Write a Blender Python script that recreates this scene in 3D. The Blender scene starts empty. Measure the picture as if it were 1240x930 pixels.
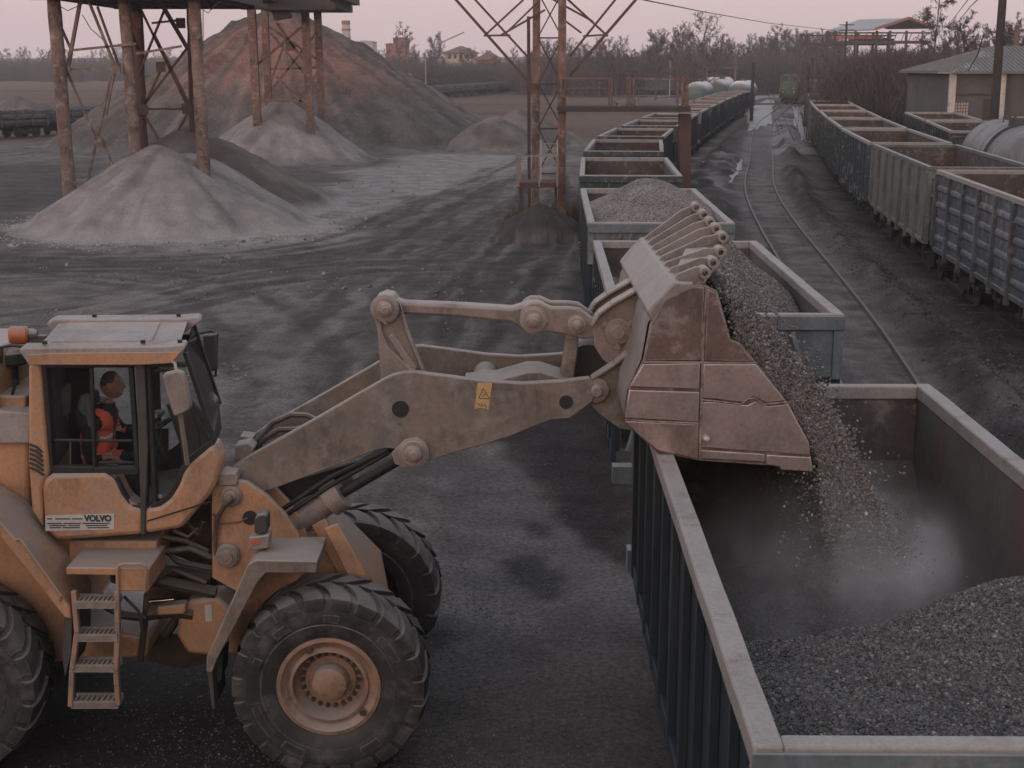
import bpy, bmesh, math, random
import numpy as np
from mathutils import Vector, Matrix

S = bpy.context.scene
COL = S.collection
random.seed(7)
RNG = np.random.default_rng(11)
pi = math.pi

# ------------------------------------------------------------ camera
EYE = 6.3
PITCH = math.atan((465 - 78) / 1722)
cam_d = bpy.data.cameras.new('camera')
cam = bpy.data.objects.new('camera', cam_d)
COL.objects.link(cam)
cam.location = (0, 0, EYE)
cam.rotation_euler = (pi / 2 - PITCH, 0, 0)
cam_d.lens = 50
cam_d.sensor_width = 36
cam_d.clip_start = 0.2
cam_d.clip_end = 6000
cam_d.dof.use_dof = True
cam_d.dof.focus_distance = 13.5
cam_d.dof.aperture_fstop = 9
S.camera = cam
S.render.resolution_x = 1024
S.render.resolution_y = 768

# ------------------------------------------------------------ world: dusk sky, sun almost on the horizon behind the camera
SUN_EL = math.radians(3.2)
SUN_AZ = math.radians(200)          # compass bearing of the sun, clockwise from +Y
W = bpy.data.worlds.new('World')
S.world = W
W.use_nodes = True
nt = W.node_tree
nt.nodes.clear()
out = nt.nodes.new('ShaderNodeOutputWorld')
sky = nt.nodes.new('ShaderNodeTexSky')
sky.sky_type = 'NISHITA'
sky.sun_disc = False
sky.sun_elevation = SUN_EL
sky.sun_rotation = SUN_AZ
sky.dust_density = 3.0
bg1 = nt.nodes.new('ShaderNodeBackground')
bg1.inputs['Strength'].default_value = 0.08
nt.links.new(sky.outputs[0], bg1.inputs['Color'])
tc = nt.nodes.new('ShaderNodeTexCoord')
sep = nt.nodes.new('ShaderNodeSeparateXYZ')
nt.links.new(tc.outputs['Generated'], sep.inputs[0])
rp = nt.nodes.new('ShaderNodeValToRGB')
el = rp.color_ramp.elements
el[0].position = 0.0; el[0].color = (0.525, 0.395, 0.415, 1)
el[1].position = 1.0; el[1].color = (0.41, 0.44, 0.49, 1)
e = el.new(0.10); e.color = (0.475, 0.385, 0.42, 1)
e = el.new(0.35); e.color = (0.41, 0.40, 0.44, 1)
nt.links.new(sep.outputs[2], rp.inputs[0])
bg2 = nt.nodes.new('ShaderNodeBackground')
bg2.inputs['Strength'].default_value = 1.05
# afterglow: the sky is brighter and warmer on the sunset side, behind the photographer
dotn = nt.nodes.new('ShaderNodeVectorMath'); dotn.operation = 'DOT_PRODUCT'
nt.links.new(tc.outputs['Generated'], dotn.inputs[0]); dotn.inputs[1].default_value = (math.sin(SUN_AZ + .3), math.cos(SUN_AZ + .3), 0.10)
gr = nt.nodes.new('ShaderNodeMapRange'); gr.interpolation_type = 'SMOOTHSTEP'; gr.inputs[1].default_value = -.05; gr.inputs[2].default_value = 1.0; gr.inputs[4].default_value = 1.0
nt.links.new(dotn.outputs['Value'], gr.inputs[0])
gm_ = nt.nodes.new('ShaderNodeMix'); gm_.data_type = 'RGBA'; gm_.blend_type = 'ADD'
nt.links.new(gr.outputs[0], gm_.inputs[0]); nt.links.new(rp.outputs[0], gm_.inputs[6]); gm_.inputs[7].default_value = (0.30, 0.235, 0.225, 1)
nt.links.new(gm_.outputs[2], bg2.inputs['Color'])
add = nt.nodes.new('ShaderNodeAddShader')
nt.links.new(bg1.outputs[0], add.inputs[0])
nt.links.new(bg2.outputs[0], add.inputs[1])
nt.links.new(add.outputs[0], out.inputs['Surface'])

sun_d = bpy.data.lights.new('sun', 'SUN')
sun_d.energy = 0.5
sun_d.angle = math.radians(0.5)
sun_d.color = (1.0, 0.60, 0.48)
sun = bpy.data.objects.new('sun', sun_d)
COL.objects.link(sun)
sdir = Vector((math.sin(SUN_AZ) * math.cos(SUN_EL), math.cos(SUN_AZ) * math.cos(SUN_EL), math.sin(SUN_EL)))
sun.rotation_euler = sdir.to_track_quat('Z', 'Y').to_euler()
sun.location = sdir * 50 + Vector((0, 0, 20))

S.view_settings.view_transform = 'Standard'
S.view_settings.look = 'None'
S.view_settings.exposure = 0.38
S.view_settings.gamma = 1.0
S.cycles.max_bounces = 6
S.cycles.transparent_max_bounces = 16
S.cycles.volume_bounces = 1

# ------------------------------------------------------------ measuring helpers (photo pixel -> point on a vertical plane at depth Y)
CP, SP = math.cos(PITCH), math.sin(PITCH)
def ray(u, v):
    a = (u - 620) / 1722; b = -(v - 465) / 1722
    return a, CP + b * SP, -SP + b * CP
def D(u, v, Y):
    a, y, z = ray(u, v); t = Y / y
    return (a * t, EYE + z * t)                       # x, z
def G(u, v, z=0.0):
    a, y, zz = ray(u, v); t = (z - EYE) / zz
    return (a * t, y * t)                             # x, Y

# ------------------------------------------------------------ noise for terrain
def vnoise(x, y, seed=0):
    x = np.asarray(x, float); y = np.asarray(y, float)
    xi = np.floor(x).astype(np.int64); yi = np.floor(y).astype(np.int64)
    xf = x - xi; yf = y - yi
    def h(a, b):
        n = (a * 374761393 + b * 668265263 + seed * 1442695041) & 0xffffffff
        n = ((n ^ (n >> 13)) * 1274126177) & 0xffffffff
        n = (n ^ (n >> 16)) & 0xffff
        return n / 65535.0
    u = xf * xf * (3 - 2 * xf); v = yf * yf * (3 - 2 * yf)
    return (h(xi, yi) * (1 - u) + h(xi + 1, yi) * u) * (1 - v) + (h(xi, yi + 1) * (1 - u) + h(xi + 1, yi + 1) * u) * v
def fbm(x, y, seed=0, o=4):
    r = 0; a = .5; t = 0
    for k in range(o):
        r = r + a * vnoise(np.asarray(x) * 2 ** k, np.asarray(y) * 2 ** k, seed + k * 17); t += a; a *= .5
    return r / t
def sstep(a, b, x):
    t = np.clip((x - a) / (b - a), 0, 1)
    return t * t * (3 - 2 * t)

# ------------------------------------------------------------ materials
def rgb(c): return (c[0], c[1], c[2], 1)
def M(name, c1, c2=None, scale=3.0, rough=.75, metal=0.0, bump=.15, bscale=None, rust=None, rscale=1.6, rlow=.52, rhigh=.66,
      dust=None, dust_amt=.8, fine=.25, streak=False, attr=None, spec=.4, edge=None, grime=0.0, bdist=.02):
    m = bpy.data.materials.new(name); m.use_nodes = True
    t = m.node_tree; n = t.nodes; L = t.links
    b = n['Principled BSDF']
    b.inputs['Roughness'].default_value = rough
    b.inputs['Metallic'].default_value = metal
    b.inputs['Specular IOR Level'].default_value = spec
    tc = n.new('ShaderNodeTexCoord'); oi = n.new('ShaderNodeObjectInfo')
    ad = n.new('ShaderNodeVectorMath'); ad.operation = 'MULTIPLY_ADD'
    cmb = n.new('ShaderNodeCombineXYZ')
    for k in range(3): L.new(oi.outputs['Random'], cmb.inputs[k])
    L.new(cmb.outputs[0], ad.inputs[0]); ad.inputs[1].default_value = (37, 51, 73)
    L.new(tc.outputs['Object'], ad.inputs[2])
    vec = ad.outputs[0]
    def noise(sc, det=6, rg=.6, squash=None):
        x = n.new('ShaderNodeTexNoise'); x.inputs['Scale'].default_value = sc
        x.inputs['Detail'].default_value = det; x.inputs['Roughness'].default_value = rg
        if squash:
            mp = n.new('ShaderNodeMapping'); mp.inputs['Scale'].default_value = squash
            L.new(vec, mp.inputs[0]); L.new(mp.outputs[0], x.inputs['Vector'])
        else: L.new(vec, x.inputs['Vector'])
        return x.outputs[0]
    def ramp(sock, a, bb):
        r = n.new('ShaderNodeMapRange'); r.inputs[1].default_value = a; r.inputs[2].default_value = bb
        r.interpolation_type = 'SMOOTHSTEP'; L.new(sock, r.inputs[0]); return r.outputs[0]
    def mix(f, A, B, mode='MIX'):
        x = n.new('ShaderNodeMix'); x.data_type = 'RGBA'; x.blend_type = mode
        if isinstance(f, float): x.inputs[0].default_value = f
        else: L.new(f, x.inputs[0])
        for s, q in ((6, A), (7, B)):
            if isinstance(q, tuple): x.inputs[s].default_value = rgb(q)
            else: L.new(q, x.inputs[s])
        return x.outputs[2]
    c2 = c2 or tuple(k * .7 for k in c1)
    if attr:
        at = n.new('ShaderNodeAttribute'); at.attribute_name = attr
        base = mix(ramp(noise(scale), .35, .65), mix(1.0, at.outputs[0], c2, 'MULTIPLY'), at.outputs[0])
    else:
        base = mix(ramp(noise(scale), .3, .7), c1, c2)
    if fine:
        base = mix(ramp(noise(scale * 14, 3), .2, .8), base, mix(1.0, base, (1 - fine,) * 3, 'MULTIPLY'))
    if rust:
        rn = noise(rscale, 8, .68, (1, 1, .25) if streak else None)
        base = mix(ramp(rn, rlow, rhigh), base, rust)
    if grime:
        gm = n.new('ShaderNodeMath'); gm.operation = 'MULTIPLY'; gm.inputs[1].default_value = grime
        mm = n.new('ShaderNodeMath'); mm.operation = 'MULTIPLY'
        L.new(ramp(noise(scale * .55, 9, .72), .46, .60), mm.inputs[0]); L.new(ramp(noise(scale * 5.5, 6, .7, (1, 1, .3)), .3, .62), mm.inputs[1])
        L.new(mm.outputs[0], gm.inputs[0]); base = mix(gm.outputs[0], base, (.055, .048, .044))
        g2 = n.new('ShaderNodeMath'); g2.operation = 'MULTIPLY'; g2.inputs[1].default_value = grime * .9
        L.new(ramp(noise(scale * 1.1 + 2.3, 9, .72), .50, .66), g2.inputs[0]); base = mix(g2.outputs[0], base, DUST)
    if edge:
        gg = n.new('ShaderNodeNewGeometry'); bv = n.new('ShaderNodeBevel'); bv.samples = 3; bv.inputs['Radius'].default_value = .02
        dt = n.new('ShaderNodeVectorMath'); dt.operation = 'DOT_PRODUCT'; L.new(bv.outputs[0], dt.inputs[0]); L.new(gg.outputs['Normal'], dt.inputs[1])
        er = ramp(dt.outputs['Value'], .985, .90); em = n.new('ShaderNodeMath'); em.operation = 'MULTIPLY'; L.new(er, em.inputs[0]); L.new(ramp(noise(scale * 4, 5), .35, .6), em.inputs[1])
        base = mix(em.outputs[0], base, edge)
    if dust:
        g = n.new('ShaderNodeNewGeometry'); sp = n.new('ShaderNodeSeparateXYZ'); L.new(g.outputs['Normal'], sp.inputs[0])
        up = ramp(sp.outputs[2], .15, .85)
        ml = n.new('ShaderNodeMath'); ml.operation = 'MULTIPLY'
        L.new(up, ml.inputs[0]); L.new(ramp(noise(scale * .8 + .7, 7), .2, .55), ml.inputs[1])
        m2 = n.new('ShaderNodeMath'); m2.operation = 'MULTIPLY'; m2.inputs[1].default_value = dust_amt
        L.new(ml.outputs[0], m2.inputs[0])
        base = mix(m2.outputs[0], base, dust)
    L.new(base, b.inputs['Base Color'])
    rr = n.new('ShaderNodeMapRange'); rr.inputs[3].default_value = max(.05, rough - .12); rr.inputs[4].default_value = min(1, rough + .12)
    L.new(noise(scale * 3, 4), rr.inputs[0]); L.new(rr.outputs[0], b.inputs['Roughness'])
    if bump:
        bp = n.new('ShaderNodeBump'); bp.inputs['Strength'].default_value = bump; bp.inputs['Distance'].default_value = bdist
        L.new(noise(bscale or scale * 8, 5), bp.inputs['Height']); L.new(bp.outputs[0], b.inputs['Normal'])
    return m
def glass(name, tint=(.55, .62, .62), refl=.1):
    m = bpy.data.materials.new(name); m.use_nodes = True
    t = m.node_tree; n = t.nodes; L = t.links; n.clear()
    o = n.new('ShaderNodeOutputMaterial'); tr = n.new('ShaderNodeBsdfTransparent'); tr.inputs[0].default_value = rgb(tint)
    gl = n.new('ShaderNodeBsdfGlossy'); gl.inputs['Roughness'].default_value = .08
    fr = n.new('ShaderNodeFresnel'); fr.inputs[0].default_value = 1.25
    df = n.new('ShaderNodeBsdfDiffuse'); df.inputs[0].default_value = (.35, .33, .31, 1)
    nz = n.new('ShaderNodeTexNoise'); nz.inputs['Scale'].default_value = 3; nz.inputs['Detail'].default_value = 8
    mr = n.new('ShaderNodeMapRange'); mr.inputs[1].default_value = .4; mr.inputs[2].default_value = .8; mr.inputs[4].default_value = refl
    L.new(nz.outputs[0], mr.inputs[0])
    m1 = n.new('ShaderNodeMixShader'); L.new(fr.outputs[0], m1.inputs[0]); L.new(tr.outputs[0], m1.inputs[1]); L.new(gl.outputs[0], m1.inputs[2])
    m2 = n.new('ShaderNodeMixShader'); L.new(mr.outputs[0], m2.inputs[0]); L.new(m1.outputs[0], m2.inputs[1]); L.new(df.outputs[0], m2.inputs[2])
    L.new(m2.outputs[0], o.inputs[0])
    return m
DUST = (.30, .265, .245)
RUST = (.15, .075, .05)
MT = {}
EDGE = (.40, .345, .31)
MT['yellow'] = M('worn orange paint', (.54, .285, .155), (.46, .255, .15), 2.2, .48, grime=.38, edge=(.34, .25, .19), bump=.06, rust=(.30, .20, .15), rscale=1.5, rlow=.56, rhigh=.78, dust=DUST, dust_amt=.92)
MT['armdust'] = M('dusty arm paint', (.215, .175, .15), (.265, .20, .155), 1.6, .62, grime=.6, edge=EDGE, bump=.14, rust=(.15, .13, .12), rscale=2.2, rlow=.45, rhigh=.66, dust=(.34, .30, .275), dust_amt=.7)
MT['linkdust'] = M('dusty pink brown steel', (.31, .24, .21), (.25, .20, .18), 4, .55, grime=.5, edge=EDGE, bump=.2, rust=(.20, .155, .135), dust=(.40, .34, .31), dust_amt=.6)
MT['buckettop'] = M('dusty bucket steel', (.28, .245, .23), (.225, .205, .195), 2, .5, grime=.45, edge=EDGE, bump=.15, rust=(.22, .16, .13), dust=(.36, .31, .29), dust_amt=.6)
MT['bucketred'] = M('red brown bucket paint', (.175, .108, .092), (.135, .094, .084), 3, .5, grime=.6, edge=EDGE, bump=.2, rust=(.26, .185, .16), rscale=2.8, fine=.3)
MT['bucketworn'] = M('polished wear plate', (.62, .475, .445), (.48, .375, .35), 2.0, .32, metal=.65, grime=.25, edge=(.6, .48, .44), bump=.2, bscale=4, rust=(.40, .30, .28), rscale=1.6, rlow=.5, rhigh=.75)
MT['bucketglow'] = M('polished wear plate with painted sheen', (.74, .53, .47), (.55, .40, .36), 2.2, .26, metal=.75, grime=.15, edge=(.6, .48, .44), bump=.35, bscale=4, rust=(.30, .21, .185), rscale=2)  # polished plate; its pinkish glow is put into the colour as well
MT['black'] = M('matte black', (.018, .018, .019), (.03, .029, .028), 5, .55, bump=.05, dust=(.10, .09, .085), dust_amt=.35)
MT['greyblack'] = M('dusty black plastic', (.05, .048, .047), (.085, .078, .073), 4, .65, dust=DUST, dust_amt=.8)
MT['hyd'] = M('oily dark steel', (.045, .038, .034), (.10, .07, .05), 5, .5, bump=.2, rust=(.16, .10, .065), dust=(.2, .17, .15), dust_amt=.5)
MT['chrome'] = M('chromed rod', (.5, .5, .5), (.4, .4, .4), 5, .15, metal=1, bump=0)
MT['tyre'] = M('dusty rubber', (.026, .025, .025), (.045, .042, .041), 4, .82, bump=.25, edge=(.15, .14, .13), rust=(.095, .088, .083), rscale=3, rlow=.46, rhigh=.70, dust=(.19, .17, .16), dust_amt=.85)
MT['tyregroove'] = M('rubber with packed dust', (.11, .10, .094), (.05, .047, .045), 6, .9, bump=.3)
MT['rim'] = M('dusty orange rim', (.40, .225, .135), (.29, .18, .125), 6, .6, grime=.5, edge=(.34, .25, .2), bump=.15, rust=(.16, .11, .085), rscale=5, dust=DUST)
MT['roof'] = M('dusty cab roof', (.37, .325, .31), (.31, .275, .26), 2.5, .6, grime=.4, edge=(.48, .25, .14), bump=.06, rust=(.5, .235, .12), rscale=1.5, rlow=.62, rhigh=.70)
MT['white'] = M('white sign', (.62, .6, .58), (.5, .48, .46), 8, .6, bump=.03)
MT['sticker'] = M('yellow warning sticker', (.62, .40, .17), (.52, .34, .16), 18, .6, bump=.03)
MT['ink'] = M('dark print', (.05, .05, .06), (.06, .06, .07), 9, .7, bump=0)
MT['amber'] = M('amber plastic', (.42, .12, .035), (.32, .10, .04), 8, .35, bump=.02, dust=DUST, dust_amt=.5)
MT['lens'] = M('red marker lens', (.60, .12, .06), (.50, .12, .06), 8, .3, bump=.02)
MT['glass'] = glass('cab glass', (.95, .97, .97), .03)
MT['seat'] = M('dark seat cloth', (.03, .03, .032), (.045, .044, .045), 10, .9)
MT['seatgrey'] = M('grey green head rest', (.17, .18, .15), (.13, .14, .12), 10, .9)
MT['skin'] = M('skin', (.36, .19, .135), (.32, .165, .12), 20, .5, bump=.03)
MT['hair'] = M('cropped hair', (.07, .055, .048), (.10, .08, .07), 40, .9)
MT['jacket'] = M('dark jacket', (.018, .018, .02), (.028, .028, .03), 12, .9)
MT['vest'] = M('red orange safety vest', (.85, .13, .07), (.75, .115, .065), 9, .7)
MT['reflect'] = M('reflective tape', (.65, .66, .66), (.5, .5, .5), 20, .4)
MT['rustcol'] = M('rusty painted steel', (.16, .095, .08), (.205, .125, .105), 1.4, .8, grime=.7, bump=.3, rust=(.105, .068, .056), rscale=1.1, rlow=.48, rhigh=.72, streak=True)
MT['rustbar'] = M('rusty bar', (.125, .074, .063), (.095, .062, .055), 2.2, .85, bump=.3, rust=(.07, .045, .04), rscale=2)
MT['bargrey'] = M('dark weathered steel', (.085, .062, .056), (.06, .05, .05), 2, .8, bump=.2)
MT['conc'] = M('weathered concrete column', (.255, .175, .15), (.195, .135, .118), 1.1, .85, grime=.9, bump=.4, rust=(.15, .098, .083), rscale=1.0, rlow=.45, rhigh=.72, streak=True)
MT['rim_grey'] = M('dusty top chord', (.34, .31, .295), (.30, .272, .26), 3, .6, grime=.2, edge=EDGE, bump=.1, rust=(.20, .15, .125), rscale=2.4, rlow=.55, rhigh=.7)
MT['rust_in'] = M('rusty wagon inside', (.070, .054, .050), (.10, .086, .08), 1.3, .8, grime=.5, bump=.2, rust=(.085, .046, .037), rscale=.9, rlow=.45, rhigh=.65)
MT['dusty_in'] = M('dusty wagon inside', (.095, .088, .086), (.13, .12, .115), 1.1, .75, bump=.15, rust=(.10, .068, .058), rscale=.9, streak=True)
MT['under'] = M('grimy running gear', (.022, .021, .021), (.045, .04, .037), 4, .8, bump=.3, dust=(.12, .105, .10), dust_amt=.5)
MT['wheel'] = M('wheel steel', (.035, .033, .033), (.06, .05, .045), 4, .6, bump=.2)
def wagon_paint(name, c, worn, streak=True, rlow=.56):
    return M(name, c, tuple(k * .75 for k in c), 1.2, .6, grime=.5, bump=.15, rust=worn, rscale=1.0, rlow=rlow, rhigh=rlow + .13, streak=streak, dust=DUST, dust_amt=.6)
MT['w_steel'] = wagon_paint('blue grey hopper paint', (.16, .195, .215), (.125, .108, .10))
MT['w_teal'] = wagon_paint('dark teal wagon paint', (.036, .058, .066), (.07, .062, .056))
MT['w_blue'] = wagon_paint('faded blue wagon paint', (.072, .092, .115), (.125, .13, .14), rlow=.5)
MT['w_spot'] = M('peeling blue wagon paint', (.05, .075, .10), (.04, .06, .08), 1.5, .6, bump=.2, rust=(.20, .19, .18), rscale=2.6, rlow=.55, rhigh=.63)
MT['w_pale'] = wagon_paint('pale green wagon paint', (.150, .168, .155), (.13, .13, .12))
MT['w_green'] = wagon_paint('green wagon paint', (.05, .10, .075), (.08, .075, .06))
MT['tank'] = M('grey tank paint', (.15, .145, .15), (.115, .115, .12), .9, .5, bump=.06, rust=(.19, .18, .175), rscale=1.2, streak=True)
MT['tanksnow'] = M('snow dusted tank', (.10, .15, .145), (.08, .12, .12), 1, .5, dust=(.62, .58, .60), dust_amt=1.0)
MT['snow'] = M('old snow', (.52, .49, .52), (.42, .40, .43), 2, .6, bump=.3)
MT['bark'] = M('grey brown bark', (.085, .068, .062), (.06, .05, .047), 3, .9, bump=0, fine=0)
MT['twig'] = M('brown winter twigs', (.092, .078, .073), (.066, .056, .054), .25, .9, bump=0, fine=0)
MT['twigred'] = M('reddish winter twigs', (.100, .080, .074), (.074, .061, .057), .25, .9, bump=0, fine=0)
MT['wood'] = M('tarred wooden pole', (.035, .033, .033), (.055, .05, .047), 2, .9, bump=.3)
MT['railsteel'] = M('rusty rail', (.125, .105, .097), (.17, .15, .142), 4, .6, metal=.2, bump=.1)
MT['sleeper'] = M('buried sleeper', (.06, .055, .052), (.10, .09, .085), 2, .9, bump=.4)
MT['brick'] = M('red brick wall', (.30, .13, .10), (.25, .12, .095), 1.5, .9, bump=0)
MT['plaster'] = M('pale plaster', (.52, .45, .41), (.45, .39, .36), .6, .9, bump=0)
MT['greywall'] = M('grey concrete wall', (.115, .113, .112), (.088, .086, .085), .7, .9, bump=.2, rust=(.085, .08, .078), rscale=.5, streak=True)
MT['whitewash'] = M('whitewashed column', (.56, .53, .49), (.44, .41, .38), 1.5, .9, bump=.1, rust=(.3, .28, .26))
MT['slate'] = M('corrugated cement sheet', (.19, .185, .18), (.15, .15, .15), .8, .85, bump=.1, rust=(.33, .32, .33), rscale=.35, rlow=.58, rhigh=.64)
MT['roofred'] = M('red brown roof', (.19, .095, .08), (.15, .085, .075), .8, .9, bump=0)
MT['roofgrey'] = M('pale sheet roof', (.36, .35, .37), (.30, .30, .32), .3, .6, bump=.0)
MT['dark'] = M('flat dark for openings', (.025, .024, .025), (.035, .033, .033), 1, .7, bump=0)
MT['orangebeam'] = M('orange gantry beam', (.46, .20, .13), (.38, .17, .12), .8, .7, bump=0)
MT['w_navy'] = M('dark navy wagon side', (.022, .034, .046), (.017, .027, .036), 1.2, .55, bump=.15, rust=(.032, .038, .044), rscale=1.0, streak=True)
MT['engine'] = M('dark green engine paint', (.03, .075, .05), (.025, .06, .042), 1, .5, bump=0)
MT['w_far'] = wagon_paint('weathered teal far wagon paint', (.12, .175, .19), (.13, .12, .11))
MT['farload'] = M('pale wagon load', (.40, .39, .385), (.30, .29, .285), .5, .9, bump=0)
MT['drygrass'] = M('dry weed stalks', (.17, .12, .085), (.11, .085, .065), .5, .95, bump=0, fine=0)

# ------------------------------------------------------------ mesh builder
class MB:
    def __init__(s): s.v = []; s.f = []; s.m = []; s.sm = []
    def add(s, vs, fs, mi=0, smooth=False):
        o = len(s.v); s.v += [tuple(p) for p in vs]
        for f in fs: s.f.append([i + o for i in f]); s.m.append(mi); s.sm.append(smooth)
        return s
    def box(s, x0, x1, y0, y1, z0, z1, mi=0):
        vs = [(x, y, z) for z in (z0, z1) for y in (y0, y1) for x in (x0, x1)]
        return s.add(vs, [(0, 2, 3, 1), (4, 5, 7, 6), (0, 1, 5, 4), (2, 6, 7, 3), (0, 4, 6, 2), (1, 3, 7, 5)], mi)
    def prism(s, poly, y0, y1, mi=0):                  # poly in (x, z), swept along Y
        n = len(poly)
        vs = [(x, y0, z) for x, z in poly] + [(x, y1, z) for x, z in poly]
        return s.add(vs, [list(range(n)), list(range(2 * n - 1, n - 1, -1))] + [(i, n + i, n + (i + 1) % n, (i + 1) % n) for i in range(n)], mi)
    def prismx(s, poly, x0, x1, mi=0):                 # poly in (y, z), swept along X
        n = len(poly)
        vs = [(x0, a, b) for a, b in poly] + [(x1, a, b) for a, b in poly]
        return s.add(vs, [list(range(n)), list(range(2 * n - 1, n - 1, -1))] + [(i, n + i, n + (i + 1) % n, (i + 1) % n) for i in range(n)], mi)
    def px(s, pts, Y, th, mi=0):                       # outline measured at depth Y, thickness th away from the camera
        return s.prism([D(u, v, Y) for u, v in pts], Y, Y + th, mi)
    def bar(s, p, q, w, h=None, mi=0, up=(0, 0, 1)):   # rectangular bar
        h = h or w; p = Vector(p); q = Vector(q); d = (q - p).normalized()
        upv = Vector(up)
        if abs(d.dot(upv)) > .98: upv = Vector((0, 1, 0))
        a = d.cross(upv).normalized() * w / 2; b = a.cross(d).normalized() * h / 2
        vs = [p - a - b, p + a - b, p + a + b, p - a + b, q - a - b, q + a - b, q + a + b, q - a + b]
        return s.add(vs, [(3, 2, 1, 0), (4, 5, 6, 7), (0, 1, 5, 4), (1, 2, 6, 5), (2, 3, 7, 6), (3, 0, 4, 7)], mi)
    def tube(s, pts, r, n=8, mi=0, cap=True):
        pts = [Vector(p) for p in pts]; k = len(pts)
        rs = r if isinstance(r, (list, tuple)) else [r] * k
        vs = []; prev = None
        for i, p in enumerate(pts):
            d = (pts[min(i + 1, k - 1)] - pts[max(i - 1, 0)]).normalized()
            if prev is None:
                a = d.cross(Vector((0, 0, 1)) if abs(d.z) < .9 else Vector((1, 0, 0))).normalized()
            else:
                a = (prev - d * prev.dot(d)).normalized()
            prev = a; b = d.cross(a)
            for j in range(n):
                t = 2 * pi * j / n
                vs.append(p + (a * math.cos(t) + b * math.sin(t)) * rs[i])
        fs = [(i * n + j, i * n + (j + 1) % n, (i + 1) * n + (j + 1) % n, (i + 1) * n + j) for i in range(k - 1) for j in range(n)]
        s.add(vs, fs, mi, True)
        if cap: s.add([], []); o = len(s.v) - len(vs); s.f += [[o + j for j in range(n)][::-1], [o + (k - 1) * n + j for j in range(n)]]; s.m += [mi] * 2; s.sm += [False] * 2
        return s
    def lathe(s, prof, c, axis='y', n=48, mi=0, smooth=True, sign=1):   # prof (r, a) a along axis
        vs = []
        for r, a in prof:
            for j in range(n):
                t = 2 * pi * j / n; u, w = r * math.cos(t), r * math.sin(t)
                a2 = a * sign
                vs.append({'y': (c[0] + u, c[1] + a2, c[2] + w), 'z': (c[0] + u, c[1] + w, c[2] + a2), 'x': (c[0] + a2, c[1] + u, c[2] + w)}[axis])
        k = len(prof)
        fs = [(i * n + j, i * n + (j + 1) % n, (i + 1) * n + (j + 1) % n, (i + 1) * n + j) for i in range(k - 1) for j in range(n)]
        return s.add(vs, fs, mi, smooth)
    def cyl(s, c0, c1, r, n=20, mi=0): return s.tube([c0, c1], r, n, mi)
    def build(s, name, mats, parent=None, bevel=0, autos=True):
        me = bpy.data.meshes.new(name)
        off = Vector((0, 0, 0))
        q = parent
        while q is not None: off += q.location; q = q.parent
        me.from_pydata([(a - off.x, b - off.y, c - off.z) for a, b, c in s.v], [], s.f)
        for m in (mats if isinstance(mats, (list, tuple)) else [mats]): me.materials.append(m)
        me.polygons.foreach_set('material_index', s.m)
        me.polygons.foreach_set('use_smooth', s.sm)
        bm = bmesh.new(); bm.from_mesh(me); bmesh.ops.recalc_face_normals(bm, faces=bm.faces); bm.to_mesh(me); bm.free()
        me.update(); me.set_sharp_from_angle(angle=.62)
        o = bpy.data.objects.new(name, me); COL.objects.link(o)
        if parent: o.parent = parent
        if bevel:
            b = o.modifiers.new('bevel', 'BEVEL'); b.width = bevel; b.segments = 2; b.limit_method = 'ANGLE'; b.angle_limit = .6
        return o
def thing(name, label, cat, loc=(0, 0, 0), group=None):
    o = bpy.data.objects.new(name, None); COL.objects.link(o); o.location = loc; o.empty_display_size = .3
    o['label'] = label; o['category'] = cat
    if group: o['group'] = group
    return o
def tag(o, label, cat, group=None):
    o['label'] = label; o['category'] = cat
    if group: o['group'] = group
    return o
def structure(o): o['kind'] = 'structure'; return o
def npmesh(name, V, Fq, mat, smooth=False, cols=None, parent=None):
    me = bpy.data.meshes.new(name)
    V = np.asarray(V, np.float32); Fq = np.asarray(Fq, np.int32); k = Fq.shape[1]
    me.vertices.add(len(V)); me.vertices.foreach_set('co', V.ravel())
    me.loops.add(Fq.size); me.loops.foreach_set('vertex_index', Fq.ravel())
    me.polygons.add(len(Fq)); me.polygons.foreach_set('loop_start', np.arange(len(Fq), dtype=np.int32) * k)
    me.polygons.foreach_set('use_smooth', np.full(len(Fq), smooth))
    me.update(calc_edges=True)
    if cols is not None:
        a = me.color_attributes.new('tone', 'FLOAT_COLOR', 'POINT')
        c4 = np.ones((len(V), 4), np.float32); c4[:, :3] = cols
        a.data.foreach_set('color', c4.ravel())
    me.materials.append(mat)
    o = bpy.data.objects.new(name, me); COL.objects.link(o)
    if parent: o.parent = parent
    return o
KIDS = {}
def copy_tree(o, parent=None):
    c = o.copy(); COL.objects.link(c)
    if parent: c.parent = parent
    for ch in [x for x in bpy.data.objects if x.parent == o] if o.name not in KIDS else KIDS[o.name]:
        copy_tree(ch, c)
    return c
def remember(o):
    ks = [x for x in bpy.data.objects if x.parent == o]; KIDS[o.name] = ks
    for k in ks: remember(k)
def repaint(root, old, new):                            # give one copied thing its own paint
    st = [root]
    while st:
        o = st.pop(); st += list(o.children)
        if o.type == 'MESH':
            for sl in o.material_slots:
                if sl.material == old: sl.link = 'OBJECT'; sl.material = new
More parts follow.
